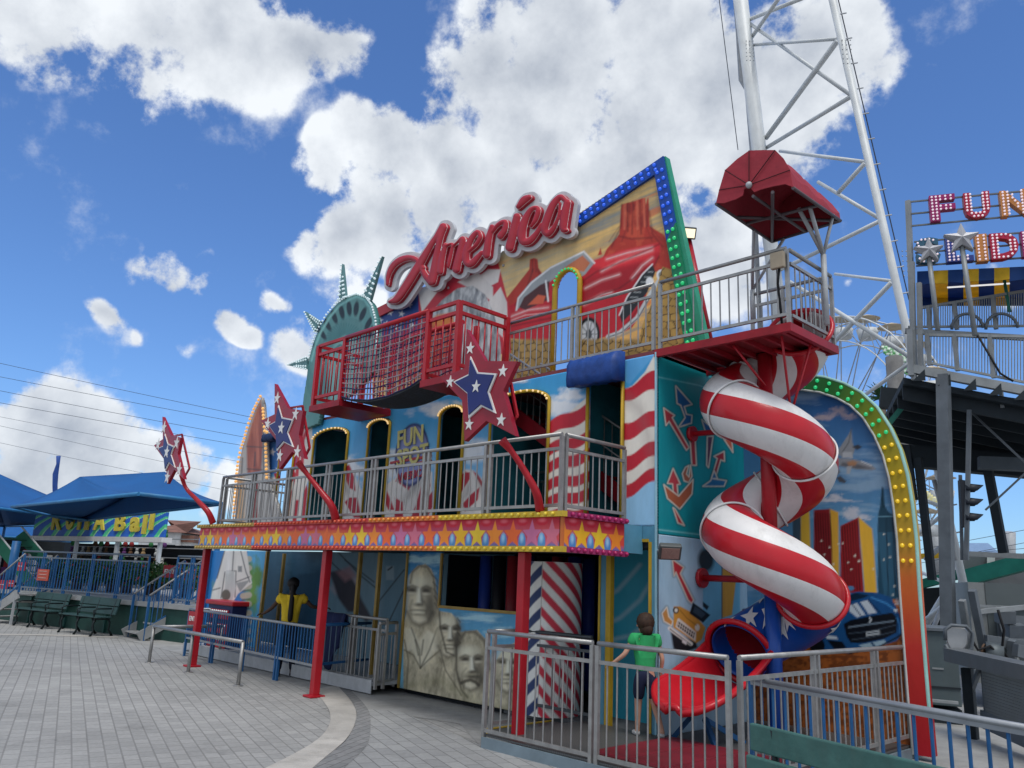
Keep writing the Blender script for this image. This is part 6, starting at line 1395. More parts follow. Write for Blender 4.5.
# legs follow straight lines in space
L1=(od(737,-30,24),od(781,330,24)); L2=(od(826,-30,20),od(958,560,19)); 
def ext(a,b_,z): t=(z-a[2])/(b_[2]-a[2]); return a+(b_-a)*t
L1=(L1[0],ext(L1[0],L1[1],0.)); L2b=od(985,760,18.5)
MB().tube([L1[0],L1[1]],.21,16).build('leg',WHITEP,tw); MB().tube([L2[0],L2[1],ext(L2[0],L2[1],0)],.095,12).build('leg',WHITEP,tw)
MB().tube([od(733,-30,24.2),od(738,30,24.2),od(741,80,24.2),od(747,90,24.2),od(752,150,24.2),od(760,330,24.2)],[.07]*6,6).build('conduit',GREYP,tw)
BR=[(748,20,24,803,-2,22,.07),(752,37,24,779,-2,22,.07),(753,45,24,837,39,20.4,.055),(749,23,24,852,96,20.3,.06),(766,138,24,838,40,20.4,.09),(766,148,24,852,96,20.3,.07),(780,151,24,865,162,20.2,.06),(865,163,20.2,838,193,21,.07),(818,182,22,882,220,20.1,.06),(882,220,20.1,805,258,22,.07),(805,258,22,780,270,24,.07),(835,274,23,892,281,20,.05),(892,282,20,815,362,23,.075),(790,282,23.5,910,357,19.7,.07),(909,363.5,19.7,855,402,22,.06),(873,419,21,930,440,19.4,.07),(931,442,19.4,868,488,22,.07),(905,493,20.5,948,509,19.2,.06),(948,511,19.2,900,548,21,.06),(918,571,20.5,950,585,19,.055),(950,586,19,922,632,20.5,.1),(950,600,19,925,620,20,.06)]
for q in BR: seg(MB(),*q[:6],q[6]*.82).build('brace',WHITEP,tw)
for k in range(26):
    t=.03+k*.037; p=L2[0]+(ext(L2[0],L2[1],0)-L2[0])*t; MB().tube([p,p+RT*.26+(0,0,.05)],.018,5).build('step_peg',GREYP,tw)
b=MB()
for p,dr in ((L2[0]+(L2[1]-L2[0])*.145,.16),(od(904,262,19.95),.17),(od(747.5,52,23.95),.26)):
    for i in range(6):
        for j in range(3): b.ball(p+npa(0,0,.13)*(i-3)+RT*(j-1)*.1-FWD*dr*.9,.02,n=5,k=3)
b.build('flange_bolts',GREYP,tw)
seg(MB(),718,-10,22,738,150,22,.012,4).build('guy_cable',mat('cable_grey',(.05,.06,.08),.6),tw); seg(MB(),836,-10,20,909,300,19.5,.014,4).build('guy_cable',mat('cable_grey',(.05,.06,.08),.6),tw)
# ---- fun slide structure on plane F
_rh=RT[:2]/np.linalg.norm(RT[:2]); _fh=FWD[:2]/np.linalg.norm(FWD[:2]); a19=R(19)
Uf=_rh*math.cos(a19)-_fh*math.sin(a19); Nf=npa(Uf[1],-Uf[0]); Nf=Nf if Nf@(-_fh)>0 else -Nf
O_=od(907,300,15.5)
def PFp(d): return Plane((O_[0]-Nf[0]*d,O_[1]-Nf[1]*d,0),(Uf[0],Uf[1],0),(Nf[0],Nf[1],0))
F0=PFp(0); FB=PFp(.9)
def fb_(b,pl,pts,w,h=None,m=0):
    for a,d_ in zip(pts[:-1],pts[1:]):
        p=pl.P(*pl.hit(*a));q=pl.P(*pl.hit(*d_)); b.bar(p,q,w,h or w,m)
    return b
fs_=empty('slide_tower',F0.P(F0.hit(970,640)[0],0),'grey steel slide tower with railed platform, right edge of the photograph','tower')
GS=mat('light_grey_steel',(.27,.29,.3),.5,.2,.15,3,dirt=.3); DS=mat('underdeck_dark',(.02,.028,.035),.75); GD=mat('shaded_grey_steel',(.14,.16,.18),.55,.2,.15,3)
LX=1100
fb_(MB(),F0,[(907,368),(1024,391),(LX,406)],.12,.16).build('deck_beam',GS,fs_)
fb_(MB(),FB,[(905,331),(1024,338),(LX,343)],.08,.1).build('deck_beam',GS,fs_)
# platform plate & dark underside
def slab(x0,x1,yfn,w0,w1,th,m,name):
    b=MB(); a=F0.hit(x0,yfn(x0));d_=F0.hit(x1,yfn(x1)); b.hexa([F0.P(a[0],a[1]-th,w1),F0.P(d_[0],d_[1]-th,w1),F0.P(d_[0],d_[1]-th,w0),F0.P(a[0],a[1]-th,w0),F0.P(a[0],a[1],w1),F0.P(d_[0],d_[1],w1),F0.P(d_[0],d_[1],w0),F0.P(a[0],a[1],w0)]); return b.build(name,m,fs_)
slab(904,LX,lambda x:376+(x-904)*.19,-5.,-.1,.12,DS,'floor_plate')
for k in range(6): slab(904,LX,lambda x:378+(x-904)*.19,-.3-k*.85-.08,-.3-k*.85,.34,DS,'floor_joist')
for k in range(7):
    x=912+k*25; a=F0.hit(x,381+(x-907)*.19); MB().prism(F0,[(a[0],a[1]),(a[0]+.22,a[1]-.0),(a[0]+.22,a[1]+.22)],.07,.075).build('gusset',DS,fs_)
def frail(name,pl,pts_top,pts_bot,n,post_x,m=GS):
    o=empty(name,(0,0,0)); bpy.data.objects.remove(o)
    b=MB(); fb_(b,pl,pts_top,.05).build(name+'_top',m,fs_); b=MB(); fb_(b,pl,pts_bot,.04).build(name+'_base',m,fs_)
    ya=lambda P,x:np.interp(x,[p[0] for p in P],[p[1] for p in P])
    b=MB(); X=np.linspace(pts_top[0][0],pts_top[-1][0],n)
    for x in X: b.tube([pl.P(*pl.hit(x,ya(pts_top,x))),pl.P(*pl.hit(x,ya(pts_bot,x)))],.009,4,caps=False)
    b.build(name+'_infill',m,fs_)
    for x in post_x: q=pl.hit(x,ya(pts_top,x)-1);r_=pl.hit(x,ya(pts_bot,x)+3); MB().bar(pl.P(q[0],q[1]),pl.P(q[0],r_[1]),.07,.07).build('post',m,fs_)
frail('front_guard',F0,[(925,335),(LX,338)],[(925,362),(LX,398)],60,(927,954,989,1030,1075))
frail('rear_guard',FB,[(920,308),(1024,291),(LX,279)],[(908,327),(1024,326),(LX,326)],80,(928,954,992,1040))
for x,y0,y1 in ((912,262,380),(919,283,372)): MB().bar(F0.P(*F0.hit(x,y0)),F0.P(*F0.hit(x+2,y1)),.08,.08).build('post',GS,fs_)
MB().bar(F0.P(*F0.hit(911,330)),F0.P(*F0.hit(912,376)),.1,.16).build('side_plate',GS,fs_)
for x in (966,1000): 
    q=FB.hit(x,330); P=[FB.P(q[0]+.27*math.cos(t),q[1]+.0+.3*math.sin(t),.1) for t in np.linspace(0,math.pi,12)]; MB().tube(P,.03,6).build('entry_hoop',GD,fs_)
    MB().box((0,0,0),(0,0,0)) if 0 else None
# supports
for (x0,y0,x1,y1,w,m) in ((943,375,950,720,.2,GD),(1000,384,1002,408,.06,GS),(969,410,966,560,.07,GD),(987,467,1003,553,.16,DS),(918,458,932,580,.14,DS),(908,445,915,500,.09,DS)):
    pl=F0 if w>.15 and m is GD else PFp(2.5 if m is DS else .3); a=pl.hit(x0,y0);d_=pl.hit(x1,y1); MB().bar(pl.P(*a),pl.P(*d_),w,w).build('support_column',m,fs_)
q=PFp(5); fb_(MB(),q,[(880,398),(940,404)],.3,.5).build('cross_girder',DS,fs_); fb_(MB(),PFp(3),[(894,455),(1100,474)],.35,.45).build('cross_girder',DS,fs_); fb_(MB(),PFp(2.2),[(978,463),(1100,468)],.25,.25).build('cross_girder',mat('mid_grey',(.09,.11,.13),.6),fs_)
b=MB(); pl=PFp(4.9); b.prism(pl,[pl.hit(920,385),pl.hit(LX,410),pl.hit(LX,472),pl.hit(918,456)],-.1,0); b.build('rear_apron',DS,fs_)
b=MB(); pl=PFp(1); fb_(b,pl,[(958,400),(1030,468),(985,510)],.035).build('tie_rod',GD,fs_)
MB().tube([F0.P(*F0.hit(976,335),.05),F0.P(*F0.hit(999,374),.05),F0.P(*F0.hit(1012,382),.05)],.02,6).build('black_hose',mat('black_rubber',(.012,.012,.014),.7),fs_)
b=MB(); pl=PFp(1.2); fb_(b,pl,[(884,430),(908,400),(914,385)],.1).build('green_brace',mat('green_steel',(.02,.16,.12),.5),fs_)
# sign
sf=empty('lamp_sign',F0.P(F0.hit(960,280)[0],F0.hit(960,280)[1],-.2),'open-frame sign spelling FUN SLIDE in lamp-studded coloured letters','sign'); PSn=PFp(.3)
fb_(MB(),PSn,[(908,201),(915,375)],.09).build('frame_post',GS,sf)
for pts in ([(909,202),(LX,184)],[(910,214),(LX,196)],[(911,226),(LX,208)],[(914,242),(LX,226)],[(915,253),(LX,238)],[(916,266),(LX,252)]): fb_(MB(),PSn,pts,.03).build('frame_rail',GD,sf)
LB=mat('sign_lamp_bulb',(.8,.7,.75),.3,emit=(1,.8,.9),estr=.25)
bme=MB().ball((0,0,0),.022,n=7,k=4).mesh('lamp',LB)
def lampletter(ch,x0,x1,y0,y1,colr,dots):
    a=PSn.hit(x0,y1);d_=PSn.hit(x1,y0); o=text3('letter_'+ch.lower(),ch,PSn,(a[0]+d_[0])/2,(a[1]+d_[1])/2,d_[1]-a[1],mat('letter_'+colr[0],colr[1],.45),sf,width=d_[0]-a[0],w=.12,ext=.16,bold=.035)
    o.name='letter'
    for (i,j) in dots:
        f=i/5;g=j/7; p=PSn.P(a[0]+(d_[0]-a[0])*(.1+.8*f),a[1]+(d_[1]-a[1])*(.07+.86*g),.125); q=bpy.data.objects.new('lamp',bme); COL.objects.link(q); q.parent=o; q.location=Vector([float(v) for v in p])-wloc(o)
MG=('magenta',(.3,.01,.12));RDc=('crimson',(.42,.01,.05));OR=('orange',(.55,.22,.06));NV=('blue',(.03,.05,.25));TL=('teal',(.03,.1,.16))
col2=[(i,j) for j in range(8) for i in (0,1)]
F_=col2+[(2,7),(3.3,7),(4.6,7),(2,6),(3.3,6),(4.6,6),(2,4),(3.3,4),(4.4,4),(2,3),(3.3,3),(4.4,3)]
U_=[(i,j) for j in range(2,8) for i in (0,1,4,5)]+[(1,1),(2,1),(3,1),(4,1),(1.5,0),(2.5,0),(3.5,0)]
N_=[(i,j) for j in range(8) for i in (0,1,4,5)]+[(2,5),(2.5,4),(3,3),(2,6),(3,2)]
Lc=col2+[(2,0),(3,0),(4.2,0),(2,1),(3,1),(4.2,1)]; Ic=[(.8,j) for j in range(8)]+[(4,j) for j in range(8)]
Dc=col2+[(2,7),(3,7),(4,6.5),(4.8,5),(4.8,4),(4.8,3),(4.8,2),(4,.8),(3,0),(2,0),(3.8,5),(3.8,4),(3.8,3),(3.8,2)]
Sc=[(1,7),(2,7),(3,7),(4,6.6),(0,6),(.2,5),(1,4.3),(2,4),(3,3.6),(4,3),(4.8,2),(4.4,1),(3.5,0),(2.4,0),(1.2,0),(.2,1)]; Ec=col2+[(2,7),(3.3,7),(4.6,7),(2,4),(3.3,4),(2,0),(3.3,0),(4.6,0)]
lampletter('F',930,953,196,224,MG,F_); lampletter('U',964,987,193.5,221.5,RDc,U_); lampletter('N',1000,1026,191,219,OR,N_)
lampletter('S',916,938,239,266,TL,Sc); lampletter('L',946,970,237,264.5,NV,Lc); lampletter('I',975.5,984.5,236,264,OR,Ic); lampletter('D',990,1015,234,262,RDc,Dc); lampletter('E',1021,1042,232,259,MG,Ec)
# silver stars on poles
SV=mat('silver_star',(.42,.42,.44),.35,.35,.12,6)
for lab,cx,cy,rr_,bx,by in (('smaller and lower silver star on a pole before the lamp sign',928.5,251,15.5,938,330),('larger and higher silver star on a pole before the lamp sign',961,239,18.5,975,335)):
    pl=PFp(-.6); u,v=pl.hit(cx,cy); R_=rr_*abs(pl.hit(cx+1,cy)[0]-u); t=empty('pole_star',pl.P(u,0),lab,'star','silver stars on poles')
    pts=[(a,2*v-b_) for a,b_ in starpts(u,v,R_,.02,.42)]; b=MB(); 
    V=[pl.P(u,v,.12)]+[pl.P(a,b_,.05) for a,b_ in pts]+[pl.P(a,b_,-.08) for a,b_ in pts]+[pl.P(u,v,-.08)]
    F=[(0,1+i,1+(i+1)%10) for i in range(10)]+[(1+i,11+i,11+(i+1)%10,1+(i+1)%10) for i in range(10)]+[(21,11+(i+1)%10,11+i) for i in range(10)]
    b.add(V,F).build('star',SV,t); q=pl.hit(bx,by); MB().tube([pl.P(u,v-R_*.2,-.03),pl.P(q[0],q[1],-.03)],.045,8).build('pole',GS,t)
# striped awning
aw=empty('striped_awning',PFp(.5).P(PFp(.5).hit(1000,300)[0],PFp(.5).hit(1000,300)[1]),'blue and yellow striped fabric awning with a tube lamp over the slide tower','awning')
pa_,pb_=PFp(.35),PFp(2.6)
yt=lambda x:272+(x-917)*-.045; ym=lambda x:284-(x-917)*.04; yb_=lambda x:302-(x-917)*.0
YA=mat('awning_yellow',(.75,.5,.03),.6);BA=mat('awning_blue',(.015,.07,.26),.6)
for m_ in (YA,BA):
    nt_=m_.node_tree; bs_=nt_.nodes['Principled BSDF']; tr_=nt_.nodes.new('ShaderNodeBsdfTranslucent'); mx_=nt_.nodes.new('ShaderNodeMixShader'); mx_.inputs[0].default_value=.45; l_=bs_.inputs['Base Color'].links[0].from_socket; nt_.links.new(l_,tr_.inputs[0]); nt_.links.new(bs_.outputs[0],mx_.inputs[1]); nt_.links.new(tr_.outputs[0],mx_.inputs[2]); nt_.links.new(mx_.outputs[0],nt_.nodes['Material Output'].inputs[0])
n=12
for i in range(n):
    x0=917+i*15.3;x1=x0+15.3; m=(BA,YA)[i%2]
    b=MB(); b.quad([pa_.P(*pa_.hit(x0,yt(x0))),pa_.P(*pa_.hit(x1,yt(x1))),pa_.P(*pa_.hit(x1,ym(x1)+1.2*math.sin(i))),pa_.P(*pa_.hit(x0,ym(x0)+1.2*math.sin(i+2)))]); 
    z0_=pa_.hit(x0,yt(x0)); z1_=pa_.hit(x1,yt(x1)); b.quad([pa_.P(*z0_),pb_.P(*pb_.hit(x0,yb_(x0)-4)),pb_.P(*pb_.hit(x1,yb_(x1)-4)),pa_.P(*z1_)]); b.quad([pb_.P(*pb_.hit(x0,yb_(x0)-5)),pb_.P(*pb_.hit(x1,yb_(x1)-5)),pb_.P(*pb_.hit(x1,yb_(x1)+4)),pb_.P(*pb_.hit(x0,yb_(x0)+4))]); o=b.build('stripe_cloth',m,aw,fix=False); o.modifiers.new('t','SOLIDIFY').thickness=.012
pl=PFp(.9); MB().tube([pl.P(*pl.hit(947,287.5)),pl.P(*pl.hit(1009,283.5))],.018,8).build('tube_lamp',mat('tube_lamp',(.8,.8,.8),.3,emit=(1,1,1),estr=.5),aw)
MB().bar(pl.P(*pl.hit(1002,270)),pl.P(*pl.hit(1009,312)),.05,.05).build('green_pole',mat('green_steel',(.02,.16,.12),.5),aw)
# traffic light with visors
tl=empty('traffic_light',PFp(.4).P(PFp(.4).hit(964,540)[0],0),'dark traffic light with three long visors seen from the side','traffic light'); pl=PFp(.4)
def M_(x,y,w=0.): h=pl.hit(x,y); return pl.P(h[0],h[1],w)
b=MB(); b.prism(pl,[pl.hit(958.5,480),pl.hit(964,481),pl.hit(966,527),pl.hit(961,528)],-.12,.1); b.build('housing',mat('signal_black',(.015,.02,.03),.5),tl)
for y in (483,497,512):
    h0=pl.hit(963.5,y);h1=pl.hit(983,y+2.5);h2=pl.hit(964.5,y+13); b=MB(); n=8; V=[]
    for i in range(n+1):
        a=math.pi*i/n-.0; V.append(pl.P(h0[0],h2[1]+(h0[1]-h2[1])*(.35+.65*math.sin(a)),.17*math.cos(a)-.0)); V.append(pl.P(h1[0]-(1-math.sin(a))*.13,h2[1]+(h0[1]-h2[1])*(.35+.5*math.sin(a)),.13*math.cos(a)))
    b.add(V,[(2*i,2*i+1,2*i+3,2*i+2) for i in range(n)],0,True); o=b.build('visor',mat('signal_black',(.015,.02,.03),.5),tl,fix=False); o.modifiers.new('t','SOLIDIFY').thickness=.01
MB().bar(M_(960,475),M_(962,560),.05,.05).build('pole',GD,tl)
# machinery, lower right
gc=empty('steel_cabinet',od(950,740,11.2)*npa(1,1,0),'dark grey-green steel cabinet just right of the arched wing','cabinet')
PM_=Plane(od(945,720,11.5)*npa(1,1,0),(Uf[0],Uf[1],0),(Nf[0],Nf[1],0)); u0,_=PM_.hit(922,690);u1,v1=PM_.hit(956,632); pbox(MB(),PM_,u0,u1+.0,.25,v1,-1.4,0).build('cabinet_body',mat('cabinet_grey',(.09,.12,.13),.5,.1,.1,2,dirt=.2),gc,bevel=.01); pbox(MB(),PM_,u0-.02,u1+.04,v1,v1+.04,-1.45,.04).build('lid',GD,gc); pbox(MB(),PM_,u0,u1,.0,.2,-1.4,-.05).build('plinth',DS,gc); pbox(MB(),PM_,u1-.35,u1-.2,v1*.58,v1*.6,.002,.01).build('handle',GS,gc); pbox(MB(),PM_,u0,u1,v1*.38,v1*.4,.002,.015).build('seam',DS,gc)
gb=empty('grey_container',od(1010,690,13)*npa(1,1,0),'large light grey steel container at the right edge, behind the metal seat','container')
PG_=Plane(od(990,640,13.5)*npa(1,1,0),(Uf[0],Uf[1],0),(Nf[0],Nf[1],0)); u0,v0=PG_.hit(968,582);u1,v1=PG_.hit(1120,585); pbox(MB(),PG_,u0+.25,u1,.4,v0,-2,0).build('container_wall',mat('container_grey',(.1,.12,.125),.55,0,.08,1.5,dirt=.2),gb); pbox(MB(),PG_,u0,u0+.248,.4,v0,-2,-.02).build('container_edge',mat('container_edge',(.22,.235,.235),.5),gb); pbox(MB(),PG_,u0,u1,PG_.hit(990,608)[1],PG_.hit(990,605)[1],.01,.05).build('rail_strip',GS,gb)
for x in (1003,1018): 
    u,v=PG_.hit(x,625); pbox(MB(),PG_,u-.1,u+.1,v-.35,v+.15,.01,.12).build('control_box',GD,gb)
MB().bar(PG_.P(*PG_.hit(996,606),.2),PG_.P(*PG_.hit(1012,660),.2),.1,.14).build('arm',GS,gb)
ms=empty('metal_seat',od(955,680,11)*npa(1,1,0),'pale metal seat shell standing on the grey trailer beam','seat')
pl=Plane(od(955,650,11)*npa(1,1,0),(Uf[0],Uf[1],0),(Nf[0],Nf[1],0))
b=MB(); b.prism(pl,[pl.hit(945,630),pl.hit(950,626),pl.hit(964,627.5),pl.hit(968,633),pl.hit(967,644),pl.hit(961,652),pl.hit(950,650),pl.hit(946,642)],.0,.06); b.build('shell',mat('seat_shell',(.42,.43,.44),.35,.6),ms,bevel=.015)
MB().tube([pl.P(*pl.hit(*p),.1) for p in ((944,640),(944,629),(950,625),(965,626),(971,633),(970,648),(962,656),(950,655),(944,644))],.025,6).build('tube_frame',GD,ms)
tb=empty('trailer',od(990,740,10.5)*npa(1,1,0),'grey trailer beam with ribbed roller shutter beneath, at the right edge','trailer')
pl=Plane(od(985,690,10.8)*npa(1,1,0),(_rh[0],_rh[1],0),(-_fh[0],-_fh[1],0)); 
def rp(x,y,dx): 
    # recedes: depth decreases to the right
    return od(x,y,10.8-(x-955)*.018)
b=MB(); b.bar(rp(955,655,0),rp(1110,690,0),.3,.17); b.build('chassis_beam',mat('chassis_grey',(.14,.15,.155),.5,.2,dirt=.3),tb)
b=MB()
for k in range(19):
    f=k/19; b.bar(rp(982+5*f,664+60*f,0),rp(1110,700+68*f+(0),0),.03,.035)
b.build('shutter_slats',mat('shutter_grey',(.17,.185,.19),.4,.4),tb); b=MB(); b.bar(rp(987,722,0)-FWD*-.1,rp(1110,775,0),.05,.22); b.quad([rp(982,666,0)+FWD*.05,rp(1110,700,0)+FWD*.05,rp(1110,775,0)+FWD*.05,rp(987,726,0)+FWD*.05]); b.build('shutter_back',GD,tb)
b=MB(); p=rp(967,668,0); MB().bar(p,p*npa(1,1,0),.12,.12).build('landing_leg',DS,tb); MB().bar(rp(968,700,0),rp(980,668,0),.05,.05).build('leg_brace',GD,tb); MB().tube([rp(1005,668,0)-FWD*.12,rp(1012,668,0)-FWD*.12],.05,8).build('clamp',GS,tb)
# more machinery around the tower foot
mc=empty('ride_machinery',od(985,700,12.2)*npa(1,1,0),'tangle of grey ride machinery with pipes, motor and hoses behind the metal seat','machinery')
RUST=mat('rusty_steel',(.12,.075,.05),.8,.1,.3,4); HOSE=mat('black_rubber',(.012,.012,.014),.7)
for (x0,y0,x1,y1,D_,w) in ((972,590,985,655,12.4,.1),(985,640,1060,650,12.3,.12),(1012,640,1012,700,12.2,.1),(975,612,1060,604,12.5,.06),(962,600,972,668,12.6,.09),(930,640,958,655,11.9,.05),(926,700,958,703,11.4,.035),(1015,650,1080,668,12,.14)): MB().bar(od(x0,y0,D_),od(x1,y1,D_),w,w*1.3).build('steel_member',GS if w<.1 else GD,mc,bevel=.006)
MB().tube([od(985,652,12.1),od(1003,655,12.0)],.16,14).build('motor',mat('motor_grey',(.11,.13,.14),.5,.3),mc); MB().tube([od(983,651.5,12.12),od(985,652,12.1)],.12,14).build('motor_cap',RUST,mc)
for pts in (((972,640),(978,650),(990,646),(1004,660)),((998,610),(1004,630),(1002,650),(1012,664)),((960,655),(964,664),(975,668))): MB().tube([od(x,y,12.-.02*i) for i,(x,y) in enumerate(pts)],.02,6).build('hose',HOSE,mc)
for (x,y) in ((1008,618),(1018,632),(990,668)): p=od(x,y,12.6); MB().hexa([p+RT*a*.13+UP*b_*.1+FWD*d_ for d_ in (0,.15) for a,b_ in ((-1,-1),(1,-1),(1,1),(-1,1))]).build('switch_box',GD,mc,bevel=.008)
for (x0,y0,x1,y1,D_) in ((925,560,950,540,17),(922,655,945,600,17.5),(934,480,955,560,18),): MB().tube([od(x0,y0,D_),od(x1,y1,D_)],.05,8).build('diagonal_strut',GREYP,mc)
for k in range(5): MB().bar(od(925,662+9*k,19),od(1040,664+9*k,19),.04,.08).build('shelf_rail',GD,mc)
# teal-green awning strips and sheds behind
gsd=empty('green_roof_shed',od(1000,600,24)*npa(1,1,0),'low shed with sloping green roof edge behind the grey container','shed')
b=MB(); b.bar(od(900,590,25),od(964,573,24),.4,.25); b.build('roof_edge',mat('green_fascia',(.01,.14,.11),.5),gsd); b=MB(); b.bar(od(962,579,22),od(1110,540,20),.5,.4); b.build('roof_edge',mat('green_fascia',(.01,.14,.11),.5),gsd)
b=MB().hexa([od(900,760,25)*npa(1,1,0),od(1110,760,25)*npa(1,1,0),od(1110,760,27)*npa(1,1,0),od(900,760,27)*npa(1,1,0)]+[od(900,590,25),od(1110,575,25),od(1110,575,27),od(900,590,27)]); b.build('shed_wall',DS,gsd)
b=MB(); b.bar(od(948,553,20),od(1110,560,19),.12,.12); b.build('roof_beam',GS,gsd)
b=MB(); b.hexa([od(958,585,22),od(1110,585,22),od(1110,585,24),od(958,585,24),od(958,555,22),od(1110,556,22),od(1110,556,24),od(958,555,24)]); b.build('upper_wall',mat('shed_grey',(.16,.17,.18),.7,0,.2,1),gsd)
b=MB(); b.hexa([od(987,569,21.9),od(995,569,21.9),od(995,569,22),od(987,569,22),od(987,556,21.9),od(995,556,21.9),od(995,556,22),od(987,556,22)]); b.build('louvre',WHITEPL,gsd); MB().hexa([od(898,560,23),od(946,558,23),od(946,558,23.5),od(898,560,23.5),od(898,555,23),od(946,552,23),od(946,552,23.5),od(898,555,23.5)]).build('yellow_beam',YEL,gsd)
bl=empty('blue_roof_house',od(975,560,60)*npa(1,1,0),'distant building with a pale blue hipped roof seen under the slide tower','house')
b=MB(); b.add([od(950,556,60),od(1003,556,60),od(1000,556,70),od(955,556,70),od(966,543,65),od(988,543,65)],[(0,1,5,4),(1,2,5),(2,3,4,5),(3,0,4),(3,2,1,0)]); b.build('roof',mat('pale_blue_roof',(.2,.3,.45),.6),bl); b=MB(); b.hexa([od(952,575,60),od(1002,575,60),od(1000,575,69),od(955,575,69),od(952,556,60),od(1002,556,60),od(1000,556,69),od(955,556,69)]); b.build('wall',mat('house_white',(.7,.7,.68),.8),bl)
for i,(x,y0,y1) in enumerate(((1010,532,575),(937,528,575))): o=MB().tube([od(x,y1,45),od(x,y0,45)],.28 if i==0 else .35,10).build('chimney_pipe',GREYP,None); tag(o,['short grey pipe beside the dark pillar at the right edge','short grey pipe beyond the yellow beam'][i],'pipe')
for i,(ya,yb_2) in enumerate(((552,522),(566,534),(577,553),(556,549))):
    o=MB().tube([od(880,ya+ (5),40),od(1110,yb_2-8,36)],.012,4,caps=False).build('power_line',mat('cable_grey',(.05,.06,.08),.6),None); tag(o,['thin cable under the slide tower, highest at the right edge','second thin cable under the slide tower','third thin cable under the slide tower, nearly on the shed roof','faint level cable under the slide tower'][i],'cable','cables under the slide tower')
# yellow-green checker banner behind
pl=PFp(8); cv=canvas_px(pl,[(924,485),(955,485),(955,520),(924,520)],.05,'#d8d08a'); cv.px_(); cv.keep([(926,489),(951,505),(951,517),(926,503)]); ck=((np.floor((cv.px)/3)+np.floor(cv.py/3))%2)>0; cv.put(ck*1.,'#e8e4c0'); o=cv.build('checker_banner',None,t=.05); tag(o,'pale yellow checked panel under the slide tower','panel')
# green and white checker canopy on a wooden pole
ckp=empty('checkered_canopy',od(893,430,26)*npa(1,1,0),'green and white checked canopy panels on a grey wooden pole','canopy')
for pts in (((879,344),(905,350),(908,365),(884,357)),((885,350),(897,355),(893,357),(884,351)),((885,347),(898,356),(893,356.5),(885,352)),((903,362),(909,368),(909,376),(902,372))):
    pass
pl=Plane(od(893,360,26)*npa(1,1,0),(_rh[0],_rh[1],0),(-_fh[0],-_fh[1],0))
for nm,reg in (('panel',[(880,344),(906,350),(908,364),(884,355)]),('panel',[(884,346),(898,354),(897,356.5),(885,352)]),('panel',[(901,364),(909,368),(909,377),(900,372)])):
    cv=canvas_px(pl,reg,.05,'#cfe0cf'); cv.px_(); cv.keep(reg); cv.put(((np.floor((cv.px+cv.py*.2)/3.2)+np.floor((cv.py-cv.px*.3)/3.2))%2>0)*1.,'#4f9a5a'); cv.build('checked_panel',ckp,t=.03)
q=pl.hit(894,357);q2=pl.hit(897,410); MB().tube([pl.P(q[0],q[1]),pl.P(q[0],0)],.26,10).build('pole',mat('weathered_wood',(.16,.16,.16),.8,0,.25,2),ckp)
# palm tuft
pm=empty('palm_tree',od(882,420,30)*npa(1,1,0),'small dark palm crown just above the arched wing','palm tree'); c_=od(882,398,30)
MB().tube([c_*npa(1,1,0),c_],[.18,.12],8).build('trunk',mat('palm_trunk',(.12,.1,.08),.9),pm)
b=MB()
for i in range(46):
    a=rng.uniform(0,6.28);e=rng.uniform(-.1,1.3);L_=rng.uniform(.5,.85); P=[c_]; d=npa(math.cos(a)*math.cos(e),math.sin(a)*math.cos(e),math.sin(e)); 
    for k in range(1,5): P.append(P[-1]+d*L_/4); d=d-npa(0,0,.12)
    b.tube(P,[.02,.035,.03,.02,.005],4)
b.build('crown',LEAFG[0],pm)
# ferris wheel
fw=empty('ferris_wheel',od(850,600,48)*npa(1,1,0),'white ferris wheel with cream-roofed gondolas, partly hidden behind the tower','ferris wheel')
hub=od(836,440,48); ax_=_fh*math.cos(1.16)+_rh*math.sin(1.16); U2=npa(-ax_[1],ax_[0],0); AX=npa(ax_[0],ax_[1],0)
if U2@RT<0: U2=-U2
RW=7.3; FM=mat('wheel_white',(.6,.62,.62),.5)
b1_=MB(); n=24
for s_ in (-.9,.9):
    P=[hub+AX*s_+U2*RW*math.cos(2*math.pi*i/48)+npa(0,0,RW*math.sin(2*math.pi*i/48)) for i in range(49)]; MB().tube(P,.05,6).build('rim',FM,fw)
    P=[hub+AX*s_+U2*RW*.8*math.cos(2*math.pi*i/48)+npa(0,0,RW*.8*math.sin(2*math.pi*i/48)) for i in range(49)]; MB().tube(P,.04,6).build('inner_rim',FM,fw)
for i in range(n):
    a=2*math.pi*i/n; e=U2*math.cos(a)+npa(0,0,math.sin(a)); a2=2*math.pi*(i+1)/n; e2=U2*math.cos(a2)+npa(0,0,math.sin(a2)); b=MB()
    for s_ in (-.9,.9): b.tube([hub+AX*s_*.5,hub+AX*s_+e*RW],.035,5); b.tube([hub+AX*s_+e*RW*.8,hub+AX*s_+e2*RW],.025,5)
    b.tube([hub-AX*.9+e*RW,hub+AX*.9+e*RW],.03,5); b.tube([hub-AX*.9+e*RW*.8,hub+AX*.9+e*RW],.025,5); b.build('spoke',mat('spoke_grey',(.3,.33,.37),.5),fw)
RF=mat('gondola_cream',(.6,.5,.36),.6)
